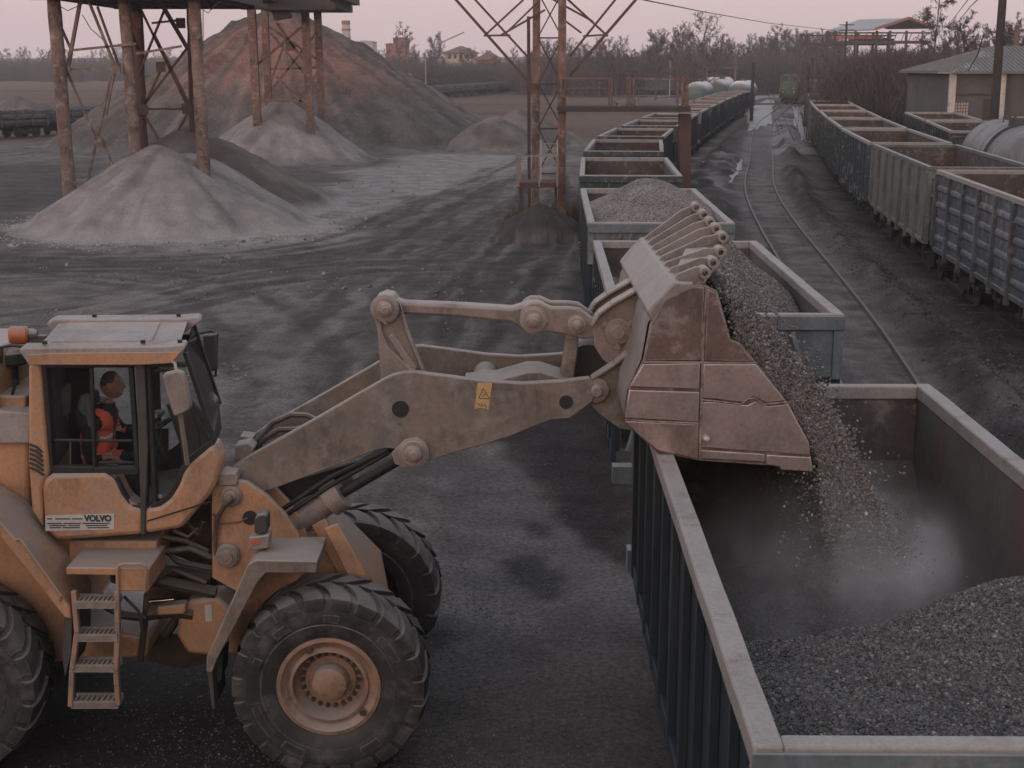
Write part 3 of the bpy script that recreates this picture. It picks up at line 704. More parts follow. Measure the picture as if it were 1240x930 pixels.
def hopper(name, L=8.0, Wd=3.04, zr=3.1, label='', paint='w_steel'):
    """open hopper wagon: origin at its near end"""
    r = thing(name, label, 'hopper wagon'); h = Wd / 2; P = MT[paint]
    # top chord
    b = MB()
    r_ = np.random.default_rng(5); nn = 18
    for s in (-1, 1):                                   # knocked and slightly wavy top chord
        vs = []
        for i in range(nn + 1):
            y = L * i / nn; e_ = 0 if i in (0, nn) else 1; dz, dx_ = e_ * r_.normal(0, .0025), e_ * r_.normal(0, .002)
            vs += [(s * h + dx_, y, zr - .14), (s * h + dx_, y, zr + dz), (s * (h - .15) + dx_, y, zr + dz + e_ * r_.normal(0, .001)), (s * (h - .15) + dx_, y, zr - .14)]
        b.add(vs, [(i * 4 + j, i * 4 + (j + 1) % 4, i * 4 + 4 + (j + 1) % 4, i * 4 + 4 + j) for i in range(nn) for j in range(4)] + [(0, 1, 2, 3), (nn * 4 + 3, nn * 4 + 2, nn * 4 + 1, nn * 4)])
    for y0 in (0, L - .13): b.box(-h + .15, h - .15, y0, y0 + .13, zr - .142, zr - .002)
    b.build('top_chord', MT['rim_grey'], r, .015)
    # painted outer band under the chord (front and back)
    for y0, y1 in ((-.025, -.001), (L + .001, L + .025)):
        b = MB(); b.box(-h - .006, h * .42, y0, y1, zr - .215, zr - .03); b.box(h * .425, h + .006, y0, y1, zr - .21, zr - .028)
        b.build('end_band', P, r, .006)
    # side walls with stanchions
    for s in (-1, 1):
        b = MB(); x0, x1 = sorted((s * (h - .12), s * (h - .07)))
        b.box(x0, x1, .06, L - .06, 1.2, zr - .14)
        k = 11
        for i in range(k):
            y = .05 + (L - .25) * i / (k - 1)
            b.prism([(s * (h - .071), .98), (s * (h - .004), 1.06), (s * (h - .004), zr - .142), (s * (h - .071), zr - .142)], y, y + .09)
        b.box(*sorted((s * (h - .07), s * (h - .02))), .06, L - .06, 1.02, 1.19)
        b.build('side_wall', MT['w_navy'], r, .008)
        b = MB(); x0, x1 = sorted((s * (h - .14), s * (h - .121))); b.box(x0, x1, .08, L - .08, 1.25, zr - .145)
        b.build('inner_lining', MT['dusty_in'], r)
    # ends: upright panel, then the hopper slope running in
    for e in (0, 1):
        y = lambda t: t if e == 0 else L - t
        b = MB()
        b.prismx([(y(.03), zr - .14), (y(.03), 2.25), (y(1.25), 1.02), (y(1.32), 1.06), (y(.09), 2.28), (y(.09), zr - .14)], -h + .13, h - .13)
        b.box(-h + .0, -h + .129, *sorted((y(.0), y(.10))), 2.22, zr - .142); b.box(h - .129, h, *sorted((y(0), y(.1))), 2.22, zr - .142)
        b.build('end_wall', P, r, .008)
        b = MB()
        b.prismx([(y(.092), zr - .145), (y(.092), 2.30), (y(1.3), 1.10), (y(1.32), 1.12), (y(.11), 2.31), (y(.11), zr - .145)], -h + .145, h - .145)
        b.build('inner_lining', MT['rust_in'], r)
        b = MB()
        for s in (-1, 1):
            b.bar((s * .62, y(-.02), zr - .24), (s * 1.12, y(-.14), 1.25), .09, .05)
            b.bar((s * .85, y(-.02), zr - .24), (s * 1.30, y(-.14), 1.25), .09, .05)
            b.box(*sorted((s * .2, s * .35)), *sorted((y(-.5), y(1.0))), .95, 1.12)
        b.box(-h, h, *sorted((y(-.55), y(-.35))), .92, 1.16)
        b.build('end_brace', P, r, .006)
        coupler(r, y(-.55), -1 if e == 0 else 1)
    b = MB(); b.box(-h + .15, h - .15, .9, L - .9, 1.02, 1.08); b.build('floor', MT['dusty_in'], r)
    b = MB(); b.box(-.3, .3, -.5, L + .5, .78, 1.0)
    for i in range(3): b.prismx([(1.6 + i * 1.7, 1.02), (2.9 + i * 1.7, 1.02), (2.6 + i * 1.7, .45), (1.9 + i * 1.7, .45)], -1.0, 1.0)
    b.build('underframe', MT['under'], r)
    bogie(r, .9); bogie(r, L - .9)
    return r
def gondola(name, L=12.2, Wd=3.06, zr=3.4, label='', paint='w_blue', kind=0, nb=8):
    """tall gondola wagon: origin at its near end"""
    r = thing(name, label, 'gondola wagon'); h = Wd / 2; P = MT[paint]; z0 = 1.25
    b = MB()
    for s in (-1, 1): b.box(*sorted((s * (h - .11), s * (h + .03))), 0, L, zr - .12, zr)
    for y0 in (0, L - .11): b.box(-h + .11, h - .11, y0, y0 + .11, zr - .122, zr - .003)
    b.build('top_chord', P if kind == 2 else MT['rim_grey'], r, .012)
    for s in (-1, 1):
        b = MB(); b.box(*sorted((s * (h - .07), s * (h - .02))), .04, L - .04, z0, zr - .12)
        for i in range(nb + 1):
            y = .02 + (L - .18) * i / nb
            b.prism([(s * (h - .02), z0 - .28 if 0 < i < nb else z0), (s * (h + .09), z0 - .28 if 0 < i < nb else z0), (s * (h + .07), zr - .121), (s * (h - .02), zr - .121)], y, y + .14)
        if kind == 1:                                   # pressed horizontal corrugations between the stanchions
            for i in range(nb):
                ya = .02 + (L - .18) * i / nb + .19; yb = .02 + (L - .18) * (i + 1) / nb - .05
                for k in range(4):
                    zc = z0 + .28 + k * .46
                    b.prism([(s * (h - .021), zc - .11), (s * (h + .018), zc - .06), (s * (h + .018), zc + .03), (s * (h - .021), zc + .09)], ya, yb)
        b.box(*sorted((s * (h - .07), s * (h + .03))), .04, L - .04, z0 - .12, z0 - .001)
        b.build('side_wall', P, r, .006)
        b = MB(); b.box(*sorted((s * (h - .09), s * (h - .071))), .06, L - .06, z0 + .02, zr - .125); b.build('inner_lining', MT['rust_in'], r)
        for i in range(nb - 1):
            b = MB(); yc = .5 + (L - 1.2) * i / (nb - 2); zz = random.uniform(-.06, .04)
            b.box(*sorted((s * (h - .16), s * (h - .05))), yc - .05, yc + .03, z0 - .62 + zz, z0 - .13)
            b.box(*sorted((s * (h - .4), s * (h - .08))), yc - .4, yc + .4, z0 - .42 + zz, z0 - .34 + zz)
            b.build('hatch_lever', MT['under'], r)
    for e in (0, 1):
        y = lambda t: t if e == 0 else L - t
        b = MB(); b.box(-h + .08, h - .08, *sorted((y(.03), y(.08))), z0, zr - .123)
        for x in (-.9, -.05, .8): b.box(x, x + .1, *sorted((y(-.04), y(.029))), z0, zr - .124)
        for zz in (1.85, 2.5, 3.05): b.box(-h + .09, h - .09, *sorted((y(-.035), y(.028))), zz, zz + .09)
        for s in (-1, 1): b.box(*sorted((s * (h - .09), s * (h + .02))), *sorted((y(-.03), y(.06))), z0 - .1, zr - .125)
        b.build('end_wall', P, r, .006)
        b = MB(); b.box(-h + .1, h - .1, *sorted((y(.082), y(.1))), z0 + .02, zr - .126); b.build('inner_lining', MT['rust_in'], r)
        coupler(r, y(0), -1 if e == 0 else 1)
    b = MB(); b.box(-h + .08, h - .08, .05, L - .05, z0 - .07, z0 - .003); b.build('floor', MT['dusty_in'], r)
    b = MB(); b.box(-.3, .3, -.1, L + .1, .8, 1.16); b.box(-1.1, -.4, 4.5, 5.3, .62, 1.1); b.cyl((.7, 6.2, .8), (.7, 7.2, .8), .2, 10); b.build('underframe', MT['under'], r)
    bogie(r, 1.9); bogie(r, L - 1.9)
    return r
def place(root, path, d, L):
    a = path.at(d + .15 * L); b_ = path.at(d + .85 * L)
    ang = math.atan2(-(b_[0] - a[0]), b_[1] - a[1])
    cx, cy = (a[0] + b_[0]) / 2, (a[1] + b_[1]) / 2
    root.rotation_euler = (0, 0, ang)
    root.location = (cx + math.sin(ang) * L / 2, cy - math.cos(ang) * L / 2, 0)

h0 = hopper('hopper_wagon'); remember(h0)
HL = ['steel grey open hopper wagon in front, with gravel pouring into it from the bucket',
      'second hopper wagon behind the bucket, full of gravel with a blue grey end wall',
      'third hopper wagon holding a tall rounded gravel heap behind the bucket teeth',
      'empty hopper wagon just beyond the rounded gravel heap',
      'empty dark hopper wagon with a twisted rim left of the gantry column',
      'empty rusty hopper wagon behind the gantry column, right rim kinked',
      'hopper wagon half hidden under the gantry platform rail', 'eighth hopper wagon from the front, just beyond the gantry column',
      'ninth hopper wagon from the front of the curving near row', 'tenth hopper wagon from the front of the curving near row', 'eleventh hopper wagon from the front in the near row',
      'twelfth hopper wagon from the front in the near row', 'thirteenth hopper wagon from the front in the near row', 'last but one hopper wagon at the far end of the near row', 'last hopper wagon at the far end of the near row beside the snowy tanks']
ys = [6.28, 18.45, 29.5, 42.4, 54.6]
ds = [PN.d_of_y(y) for y in ys]
while len(ds) < 15: ds.append(ds[-1] + (11.6 if len(ds) < 7 else 12.0))
for i, d in enumerate(ds):
    o = h0 if i == 0 else copy_tree(h0)
    L = 8.0 if i < 2 else 8.4
    o.scale = (1, L / 8.0, 1)
    place(o, PN, d, L)
    o['label'] = HL[i]; o['group'] = 'open hopper wagons of the near row'
    if i in (3, 4, 5, 6) or i > 8: repaint(o, MT['w_steel'], MT['w_teal'])
    if i in (4, 7, 9): repaint(o, MT['w_steel'], MT['w_green'])

gP = {}
for k, (p_, kd, nb) in {'blue': ('w_blue', 1, 7), 'pale': ('w_pale', 2, 7), 'spot': ('w_spot', 0, 10)}.items():
    gP[k] = gondola('gondola_wagon', paint=p_, kind=kd, nb=nb); remember(gP[k])
used = set()
def put_g(k, path, d, label, group, paint=None, name='gondola_wagon'):
    if k in used: o = copy_tree(gP[k])
    else: o = gP[k]; used.add(k)
    place(o, path, d, 12.2); o['label'] = label; o['group'] = group
    if paint: repaint(o, MT[{'blue': 'w_blue', 'pale': 'w_pale', 'spot': 'w_spot'}[k]], MT[paint])
    return o
GR = 'tall gondola wagons of the right row'
dA = PR.d_of_y(40.4) - 12.2
seq = [('blue', 'faded blue gondola wagon with corrugated sides, nearest at the right edge', None),
       ('pale', 'pale green gondola wagon with rusty inside behind the faded blue one', None),
       ('spot', 'blue gondola wagon with white peeling paint spots, beyond the pale green one', None),
       ('spot', 'dark teal gondola wagon right beyond the spotted blue one', 'w_teal'),
       ('blue', 'fifth gondola wagon of the right row, dark with a bent rim', 'w_teal')]
ordn = ['sixth', 'seventh', 'eighth', 'ninth', 'tenth', 'eleventh', 'twelfth', 'thirteenth', 'fourteenth', 'fifteenth', 'sixteenth', 'seventeenth', 'eighteenth', 'nineteenth', 'twentieth', 'twenty first', 'twenty second', 'twenty third', 'twenty fourth', 'twenty fifth', 'twenty sixth']
for i in range(19): seq.append((('blue', 'spot', 'pale', 'spot')[i % 4], ordn[i] + ' gondola wagon from the front of the long right row', ('w_teal', 'w_blue', 'w_green', 'w_teal', 'w_blue')[i % 5]))
d = dA
for i, (k, lab, pt) in enumerate(seq):
    if d + 12.2 > PR.len: break
    o = put_g(k, PR, d, lab, GR, pt)
    if i > 2: o.rotation_euler[1] = random.uniform(-.012, .012)
    d += 13.35 if i == 0 else 13.5
GR2 = 'gondola wagons on the outer right track'
put_g('spot', PR2, PR2.d_of_y(64.6), 'dark teal gondola wagon behind the round grey tank', GR2, 'w_teal')
put_g('spot', PR2, PR2.d_of_y(78.4), 'dark gondola wagon in front of the grey concrete building', GR2, 'w_teal')
put_g('blue', PR2, PR2.d_of_y(158), 'dark flat topped gondola wagon beside the bushes, before the green covered wagons', GR2, 'w_teal')

# tank wagon
def tank_wagon(name, label, L=11.5, r_=1.5, zc=2.55, paint='tank', group=None):
    r = thing(name, label, 'tank wagon', group=group)
    b = MB(); b.lathe([(0, 0), (.5, .04), (1.0, .16), (1.3, .32), (r_ - .04, .52), (r_, .66), (r_, L - .66), (r_ - .04, L - .52), (1.3, L - .32), (1.0, L - .16), (.5, L - .04), (0, L)], (0, 0, zc), 'y', 40)
    for y in (.75, 3.4, 6, 8.6, L - .75): b.lathe([(r_ + .0, y - .03), (r_ + .012, y - .025), (r_ + .012, y + .025), (r_, y + .03)], (0, 0, zc), 'y', 40)
    b.build('barrel', MT[paint], r)
    b = MB(); b.lathe([(0, .35), (.42, .35), (.45, .30), (.45, 0)], (0, L / 2, zc + r_ - .08), 'z', 20)
    for a in range(6): b.box(.4 * math.cos(a) - .04, .4 * math.cos(a) + .04, L / 2 + .4 * math.sin(a) - .04, L / 2 + .4 * math.sin(a) + .04, zc + r_ + .2, zc + r_ + .34)
    b.build('manhole', MT['greyblack'], r)
    b = MB()
    for s in (-1, 1):
        b.tube([(s * .45, L / 2 - 1.2, zc + r_ + .03), (s * .45, L / 2 - 1.2, zc + r_ + .26), (s * .45, L / 2 + 1.2, zc + r_ + .26), (s * .45, L / 2 + 1.2, zc + r_ + .03)], .022, 6)
        if s > 0: continue
        b.tube([(s * math.sin(t) * (r_ + .06), L / 2 - 1.6, zc + math.cos(t) * (r_ + .06)) for t in np.linspace(0, 1.9, 10)], .03, 6)
        b.tube([(s * math.sin(t) * (r_ + .06), L / 2 - 1.2, zc + math.cos(t) * (r_ + .06)) for t in np.linspace(0, 1.9, 10)], .03, 6)
    b.build('ladder', MT['black'], r)
    b = MB(); b.box(-.3, .3, -.2, L + .2, .75, 1.05)
    for y in (1.2, L - 1.6): b.box(-1.2, 1.2, y, y + .5, .95, 1.5)
    b.build('underframe', MT['under'], r)
    bogie(r, 1.6); bogie(r, L - 1.6)
    return r
o = tank_wagon('tank_wagon', 'grey round tank wagon at the right edge before the concrete building')
place(o, PR2, PR2.d_of_y(50.2), 11.5)
# ============================================================ wheel loader
YC = 13.1
def P3(u, v, Y): x, z = D(u, v, Y); return (x, Y, z)
hubx, hubz = D(397, 835, 11.72)
rearx = D(-76, 835, 11.72)[0]
ld = thing('wheel_loader', 'big orange wheel loader tipping gravel from its raised bucket into the front wagon', 'wheel loader', (hubx - 1.7, YC, 0))
Yl = MT['yellow']

def make_wheel(x, yc, out):
    """out = -1: outer face looks at the camera"""
    R, Wt, r0 = .89, .66, .44
    t = MB(); h = Wt / 2
    prof = [(r0, h * .62), (r0 + .03, h * .80), (.56, h * .93), (.60, h * .955), (.605, h * .93), (.66, h * .985), (.74, h * 1.0), (.755, h * .975), (.80, h * .97), (.845, h * .90), (.848, h * .5), (.850, 0)]
    prof = prof + [(r, -a) for r, a in prof[::-1]][1:]
    t.lathe(prof, (x, yc, hubz), 'y', 72)
    tyre = t.build('tyre', [MT['tyre'], MT['tyregroove']], None)
    N = 22; lug = MB()
    for s in (-1, 1):
        for i in range(N):
            a0 = 2 * pi * (i + (.5 if s > 0 else 0)) / N
            sec = []
            for f in np.linspace(0, 1, 7):
                ax = s * h * (0.05 + .92 * f); an = a0 + .22 * (1 - f) ** 1.5 * 1.0 - .02
                wd = (.085 + .035 * f)
                sec.append((ax, an, wd, R - .035 * f ** 4, .842))
            sec.append((s * h * 1.03, a0 - .02, .115, .80, .75)); sec.append((s * h * 1.005, a0 - .02, .10, .745, .735))
            vs = []
            for ax, an, wd, ro, ri in sec:
                for rr, dn in ((ri, -wd), (ro, -wd * .86), (ro, wd * .86), (ri, wd)):
                    vs.append((x + rr * math.cos(an + dn), yc + ax if rr == ro or abs(ax) < h * .99 else yc + ax * .985, hubz + rr * math.sin(an + dn)))
            k = 4; n = len(sec)
            fs = [(q * k + j, q * k + j + 1, (q + 1) * k + j + 1, (q + 1) * k + j) for q in range(n - 1) for j in range(3)] + [(0, 1, 2, 3), tuple((n - 1) * k + j for j in range(4))]
            lug.add(vs, fs)
    wroot = thing('wheel', '', '', (x, yc, hubz)); del wroot['label']; del wroot['category']
    wroot.parent = ld; wroot.location = Vector((x, yc, hubz)) - ld.location
    bpy.data.objects.remove(tyre)
    t.v += []; o = len(t.v)
    t.v += lug.v; t.f += [[i + o for i in f] for f in lug.f]; t.m += [0] * len(lug.f); t.sm += [False] * len(lug.f)
    # raised sidewall bands (moulded lettering blocks)
    for a0, wd in ((2.2, .12), (2.75, .05), (1.5, .10), (3.6, .25), (4.2, .15), (5.3, .14), (.6, .2)):
        vs = []
        for j in range(7):
            a = a0 + wd * (j / 3 - 1)
            for rr in (.63, .70): vs.append((x + rr * math.cos(a), yc + out * (h * 1.012), hubz + rr * math.sin(a)))
            for rr in (.63, .70): vs.append((x + rr * math.cos(a), yc + out * (h * .96), hubz + rr * math.sin(a)))
        t.add(vs, [(j * 4, j * 4 + 1, j * 4 + 5, j * 4 + 4) for j in range(6)] + [(0, 1, 3, 2), (24, 25, 27, 26)] + [(j * 4, j * 4 + 4, j * 4 + 6, j * 4 + 2) for j in range(6)] + [(j * 4 + 1, j * 4 + 5, j * 4 + 7, j * 4 + 3) for j in range(6)])
    t.build('tyre', MT['tyre'], wroot)
    r = MB()
    r.lathe([(.455, h * .56), (.465, h * .84), (.43, h * .86), (.415, h * .80), (.36, h * .70), (.35, h * .78), (.325, h * .80), (.315, h * .70), (.30, h * .42), (.27, h * .30), (.235, h * .28), (.225, h * .36), (.175, h * .38), (.165, h * .62), (.15, h * .74), (.12, h * .79), (.03, h * .80), (.0, h * .81)], (x, yc, hubz), 'y', 56, sign=out)
    r.lathe([(.455, 0), (.455, h * .58)], (x, yc, hubz), 'y', 40, sign=out)
    ro = r.build('rim', MT['rim'], wroot)
    b = MB()
    for i in range(22):
        a = 2 * pi * i / 22; c = (x + .253 * math.cos(a), hubz + .253 * math.sin(a))
        b.cyl((c[0], yc + out * h * .26, c[1]), (c[0], yc + out * h * .40, c[1]), .019, 6)
    for a in (2.0, 5.6):
        c = (x + .385 * math.cos(a), hubz + .385 * math.sin(a)); b.cyl((c[0], yc + out * h * .6, c[1]), (c[0], yc + out * h * .9, c[1]), .03, 8)
    b.build('bolt_ring', MT['hyd'], ro)
for xx in (hubx, rearx):
    make_wheel(xx, 12.05, -1); make_wheel(xx, 14.18, 1)

# axles, frames
b = MB(); b.cyl((hubx, 12.3, hubz), (hubx, 13.9, hubz), .2, 16); b.lathe([(0, -.4), (.3, -.38), (.40, -.15), (.40, .15), (.3, .38), (0, .4)], (hubx - .1, YC, hubz), 'y', 24)
b.cyl((rearx, 12.3, hubz), (rearx, 13.9, hubz), .22, 16); b.build('axle', MT['hyd'], ld)
b = MB(); b.px([(-330, 640), (-330, 800), (40, 806), (100, 800), (178, 796), (180, 772), (92, 760), (84, 690), (182, 690), (182, 650), (40, 640)], 12.5, 1.2); b.build('rear_frame', Yl, ld, .03)
b = MB(); b.px([(216, 742), (230, 728), (262, 722), (284, 740), (300, 790), (262, 796), (226, 792), (214, 770)], 12.45, .35); b.build('axle_housing', MT['hyd'] if 0 else Yl, ld, .04)
# hood
b = MB(); b.px([(-330, 430), (-12, 430), (-6, 505), (36, 508), (36, 650), (-330, 650)], 12.42, 1.36); b.build('hood', Yl, ld, .05)
b = MB(); b.px([(-6, 497), (37, 500), (37, 538), (-6, 538)], 12.36, 1.48); b.build('hood_deck', MT['roof'], ld, .02)
# air cleaner in front of the hood
b = MB(); c = P3(8, 440, 13.0)
b.lathe([(0, .16), (.20, .15), (.235, .12), (.235, .03), (.20, 0), (.10, -.02), (.10, -.28), (.19, -.30), (.19, -.58), (0, -.58)], c, 'z', 24)
b.tube([P3(-8, 470, 12.8), P3(14, 476, 12.75), P3(20, 500, 12.7)], .03, 8); b.build('air_cleaner', MT['greyblack'], ld)
b = MB(); b.px([(-20, 478), (31, 480), (31, 502), (-20, 500)], 12.55, .8); b.build('engine_cover', Yl, ld, .02)
b = MB()
for pts in ([(0, 421), (14, 418), (29, 420)], [(2, 421), (2, 440)], [(20, 460), (12, 488)]): b.tube([P3(u, v, 12.6) for u, v in pts], .015, 6)
b.build('hose', MT['black'], ld)
# rear fender
b = MB(); b.px([(-220, 606), (-60, 596), (0, 632), (40, 676), (84, 735), (86, 750), (78, 748), (0, 650), (-60, 612), (-220, 622)], 11.72, .66); b.build('rear_fender', Yl, ld, .012)
b = MB(); b.tube([P3(18, 655, 11.74), P3(24, 652, 11.70), P3(74, 722, 11.70), P3(73, 730, 11.74)], .014, 8); b.build('handrail', Yl, ld)
b = MB(); b.px([(78, 747), (87, 750), (86, 790), (79, 820), (76, 800)], 11.75, .6); b.build('mud_flap', MT['greyblack'], ld)
# ladder
b = MB()
for u0, v0, u1, v1 in ((90, 715, 94, 765), (94, 765, 88, 810), (88, 810, 86, 855), (142, 715, 143, 765), (143, 765, 141, 812), (141, 812, 144, 853)):
    b.bar(P3(u0, v0, 11.78), P3(u1, v1, 11.74), .045, .07)
lad = b.build('ladder', MT['rim'], ld, .008)
for v, u0, u1 in ((731, 91, 142), (771, 93, 143), (808, 90, 142), (852, 87, 144)):
    b = MB(); x0, z = D(u0, v, 11.75); x1, _ = D(u1, v, 11.75)
    b.box(x0, x1, 11.72, 11.745, z - .035, z + .03); b.box(x0, x1, 11.89, 11.915, z - .035, z + .03); b.box(x0, x1, 11.746, 11.889, z - .03, z + .0)
    n = 9
    for i in range(n): xm = x0 + (x1 - x0) * (i + .5) / n; b.box(xm - .012, xm + .012, 11.75, 11.88, z + .001, z + .02)
    b.build('step', MT['armdust'], lad)
b = MB(); b.px([(80, 696), (142, 697), (142, 716), (180, 716), (180, 697), (181, 688), (80, 687)], 11.78, .62); b.build('tool_box', Yl, ld, .012)
b = MB(); b.tube([P3(143, 722, 11.76), P3(142, 692, 11.75), P3(144, 685, 11.75), P3(150, 683, 11.75), P3(170, 683, 11.75), P3(176, 685, 11.75), P3(177, 690, 11.75), P3(176, 716, 11.78)], .015, 8); b.build('grab_rail', Yl, ld)
b = MB(); b.px([(83, 655), (190, 655), (190, 688), (83, 688)], 12.30, .5); b.build('cab_mount', Yl, ld, .02)

# cab lower panels
YP = 12.16
b = MB(); b.px([(50, 590), (54, 580), (64, 573), (127, 572), (139, 579), (148, 599), (158, 612), (174, 616), (174, 648), (68, 656), (53, 640)], YP, .30); b.build('cab_lower_panel', Yl, ld, .05)
b = MB(); b.px([(175, 616), (194, 613), (206, 604), (216, 588), (222, 572), (230, 561), (258, 537), (268, 560), (262, 585), (254, 600), (220, 640), (175, 647)], YP, .30); b.build('cab_front_panel', Yl, ld, .04)
b = MB(); b.bar(P3(178, 631, YP - .005), P3(256, 607, YP - .005), .008, .012); b.build('panel_seam', MT['black'], ld)
b = MB(); b.px([(34, 441), (50, 441), (54, 500), (61, 572), (55, 580), (51, 590), (52, 640), (38, 618), (34, 560)], YP + .02, .2); pl = b.build('rear_pillar', Yl, ld, .03)
b = MB()
for i in range(6):
    v = 538 + i * 5.6; b.tube([P3(36, v, YP + .014), P3(44, v + 3, YP + .010), P3(51 + i * .5, v + 9.5, YP + .014)], .011, 6)
b.build('vent_slots', MT['black'], pl)
# black window frames of the near side
b = MB()
b.px([(50, 441), (56, 441), (65, 572), (61, 572)], YP + .02, .1)
b.px([(56, 441), (168, 440), (168, 445), (57, 446)], YP + .021, .1)
b.px([(64, 565), (113, 566), (113, 573), (65, 573)], YP + .021, .1)
b.px([(108, 446), (112, 446), (116, 566), (112, 566)], YP + .02, .05)
b.px([(64, 532), (160, 533), (160, 536), (64, 535)], YP + .05, .03)
b.px([(113, 566), (168, 567), (168, 574), (126, 574), (113, 573)], YP + .022, .1)
b.px([(119, 559), (162, 559), (162, 562), (119, 562)], YP + .02, .02)
b.px([(155, 446), (161, 446), (169, 566), (163, 566)], YP + .023, .05)
b.px([(126, 574), (132, 574), (142, 582), (151, 600), (158, 611), (172, 614), (172, 618), (156, 615), (147, 600), (138, 582)], YP + .02, .1)
b.px([(176, 441), (226, 441), (224, 445), (177, 445)], YP + .02, .1)
b.px([(177, 445), (181, 445), (190, 612), (184, 613)], YP + .022, .1)
b.px([(182, 611), (196, 606), (205, 596), (213, 582), (219, 566), (229, 553), (259, 530), (261, 536), (231, 561), (222, 574), (216, 590), (206, 604), (194, 613), (183, 617)], YP + .02, .1)
b.px([(221, 428), (226, 427), (261, 533), (257, 536)], YP + .024, .06)
b.build('window_frame', MT['black'], ld, .006)
b = MB(); b.px([(164, 441), (175, 441), (179, 540), (176, 648), (170, 648), (170, 616)], YP - .004, .12); b.build('door_pillar', MT['greyblack'], ld, .012)
gl = MT['glass']
b = MB(); b.px([(55, 444), (166, 443), (171, 568), (64, 569)], YP + .07, .008); b.px([(128, 574), (170, 574), (171, 615), (157, 612), (148, 600), (140, 582)], YP + .07, .008); b.build('door_glass', gl, ld)
b = MB(); b.px([(178, 443), (223, 441), (258, 533), (230, 556), (220, 571), (212, 588), (204, 599), (193, 609), (183, 612)], YP + .07, .008); b.build('side_glass', gl, ld)
# windscreen, far side, rear wall, floor
YF = 13.62
def fx(u, v): return D(u, v, YP + .02)
x0, zt = fx(224, 427); x1, zb = fx(259, 533); TP = 0
b = MB(); b.add([(x0, YP + .1, zt), (x0 - TP, YF, zt), (x1 - TP, YF, zb), (x1, YP + .1, zb), (x0 - .01, YP + .1, zt), (x0 - .01 - TP, YF, zt), (x1 - .01 - TP, YF, zb), (x1 - .01, YP + .1, zb)], [(0, 1, 2, 3), (7, 6, 5, 4), (0, 3, 7, 4), (1, 5, 6, 2)]); b.build('windscreen', gl, ld)
def far(pts, th=.08): return [fx(u, v) for u, v in pts]
b = MB()
for pts in ([(36, 441), (60, 441), (68, 573), (52, 590)], [(56, 441), (225, 441), (226, 449), (56, 450)], [(60, 566), (190, 566), (190, 660), (60, 660)], [(186, 600), (236, 560), (236, 600), (186, 650)], [(164, 446), (176, 446), (182, 600), (172, 600)], [(221, 427), (226, 427), (261, 533), (255, 535)], [(60, 446), (84, 446), (90, 566), (66, 566)]):
    b.prism(far(pts), YF - .06, YF + .02)
b.build('far_side_frame', MT['black'], ld)
b = MB(); b.prism(far([(56, 444), (166, 443), (171, 568), (64, 569)]), YF - .02, YF - .012); b.prism(far([(178, 443), (224, 441), (258, 533), (186, 600)]), YF - .02, YF - .012); b.build('far_glass', gl, ld)
b = MB(); b.prism(far([(36, 441), (49, 441), (57, 590), (40, 590)]), YP + .23, YF - .06); b.build('rear_wall', MT['greyblack'], ld)
b = MB(); b.prism(far([(55, 640), (250, 612), (250, 625), (55, 655)]), YP + .301, YF - .07); b.build('cab_floor', MT['greyblack'], ld)
b = MB(); b.prism(far([(182, 508), (212, 498), (232, 520), (236, 560), (222, 600), (206, 612), (200, 560)]), 12.75, 13.4)
b.px([(183, 500), (196, 498), (197, 505), (184, 508)], 12.62, .12); b.build('dashboard', MT['greyblack'], ld, .02)
b = MB(); c = P3(186, 520, 12.95); ax = Vector((-.5, 0, .85)); a1 = Vector((0, 1, 0)); a2 = ax.cross(a1).normalized()
b.tube([Vector(c) + (a1 * math.cos(t) + a2 * math.sin(t)) * .2 for t in np.linspace(0, 2 * pi, 25)], .016, 6); b.cyl(c, Vector(c) + Vector((.12, 0, -.3)), .03); b.build('steering_wheel', MT['black'], ld)
b = MB(); b.tube([P3(176, 455, 12.4), P3(183, 450, 12.36), P3(205, 447, 12.36), P3(215, 450, 12.34)], .02, 8); b.tube([P3(196, 512, 12.5), P3(195, 530, 12.45), P3(190, 545, 12.45)], .006, 5); b.build('cab_hose', MT['greyblack'], ld)
b = MB(); b.px([(189, 599), (196, 599), (196, 603), (189, 604)], YP + .08, .01); b.px([(181, 503), (190, 501), (190, 506), (182, 508)], YP + .12, .01); b.build('window_sticker', MT['white'], ld)
# wiper
b = MB(); b.tube([P3(231, 494, 12.55), P3(240, 520, 12.5), P3(243, 545, 12.5)], .01, 5); b.tube([P3(236, 500, 12.7), P3(248, 525, 12.6), P3(256, 532, 12.55)], .012, 5); b.build('wiper', MT['black'], ld)
# seat
b = MB(); sx = lambda u, v: D(u, v, 12.72)
b.prism([sx(92, 575), (sx(150, 575)), sx(150, 590), sx(92, 592)], 12.72, 13.2); b.prism([sx(88, 500), sx(97, 484), sx(103, 484), sx(112, 530), sx(117, 575), sx(106, 578), sx(100, 535)], 12.74, 13.18); b.build('seat', MT['seat'], ld, .03)
b = MB(); b.prism([sx(93, 493), sx(98, 478), sx(107, 478), sx(112, 500), sx(118, 540), sx(113, 543), sx(104, 505), sx(97, 500)], 12.70, 12.8); b.build('seat_side', MT['seatgrey'], ld, .02)
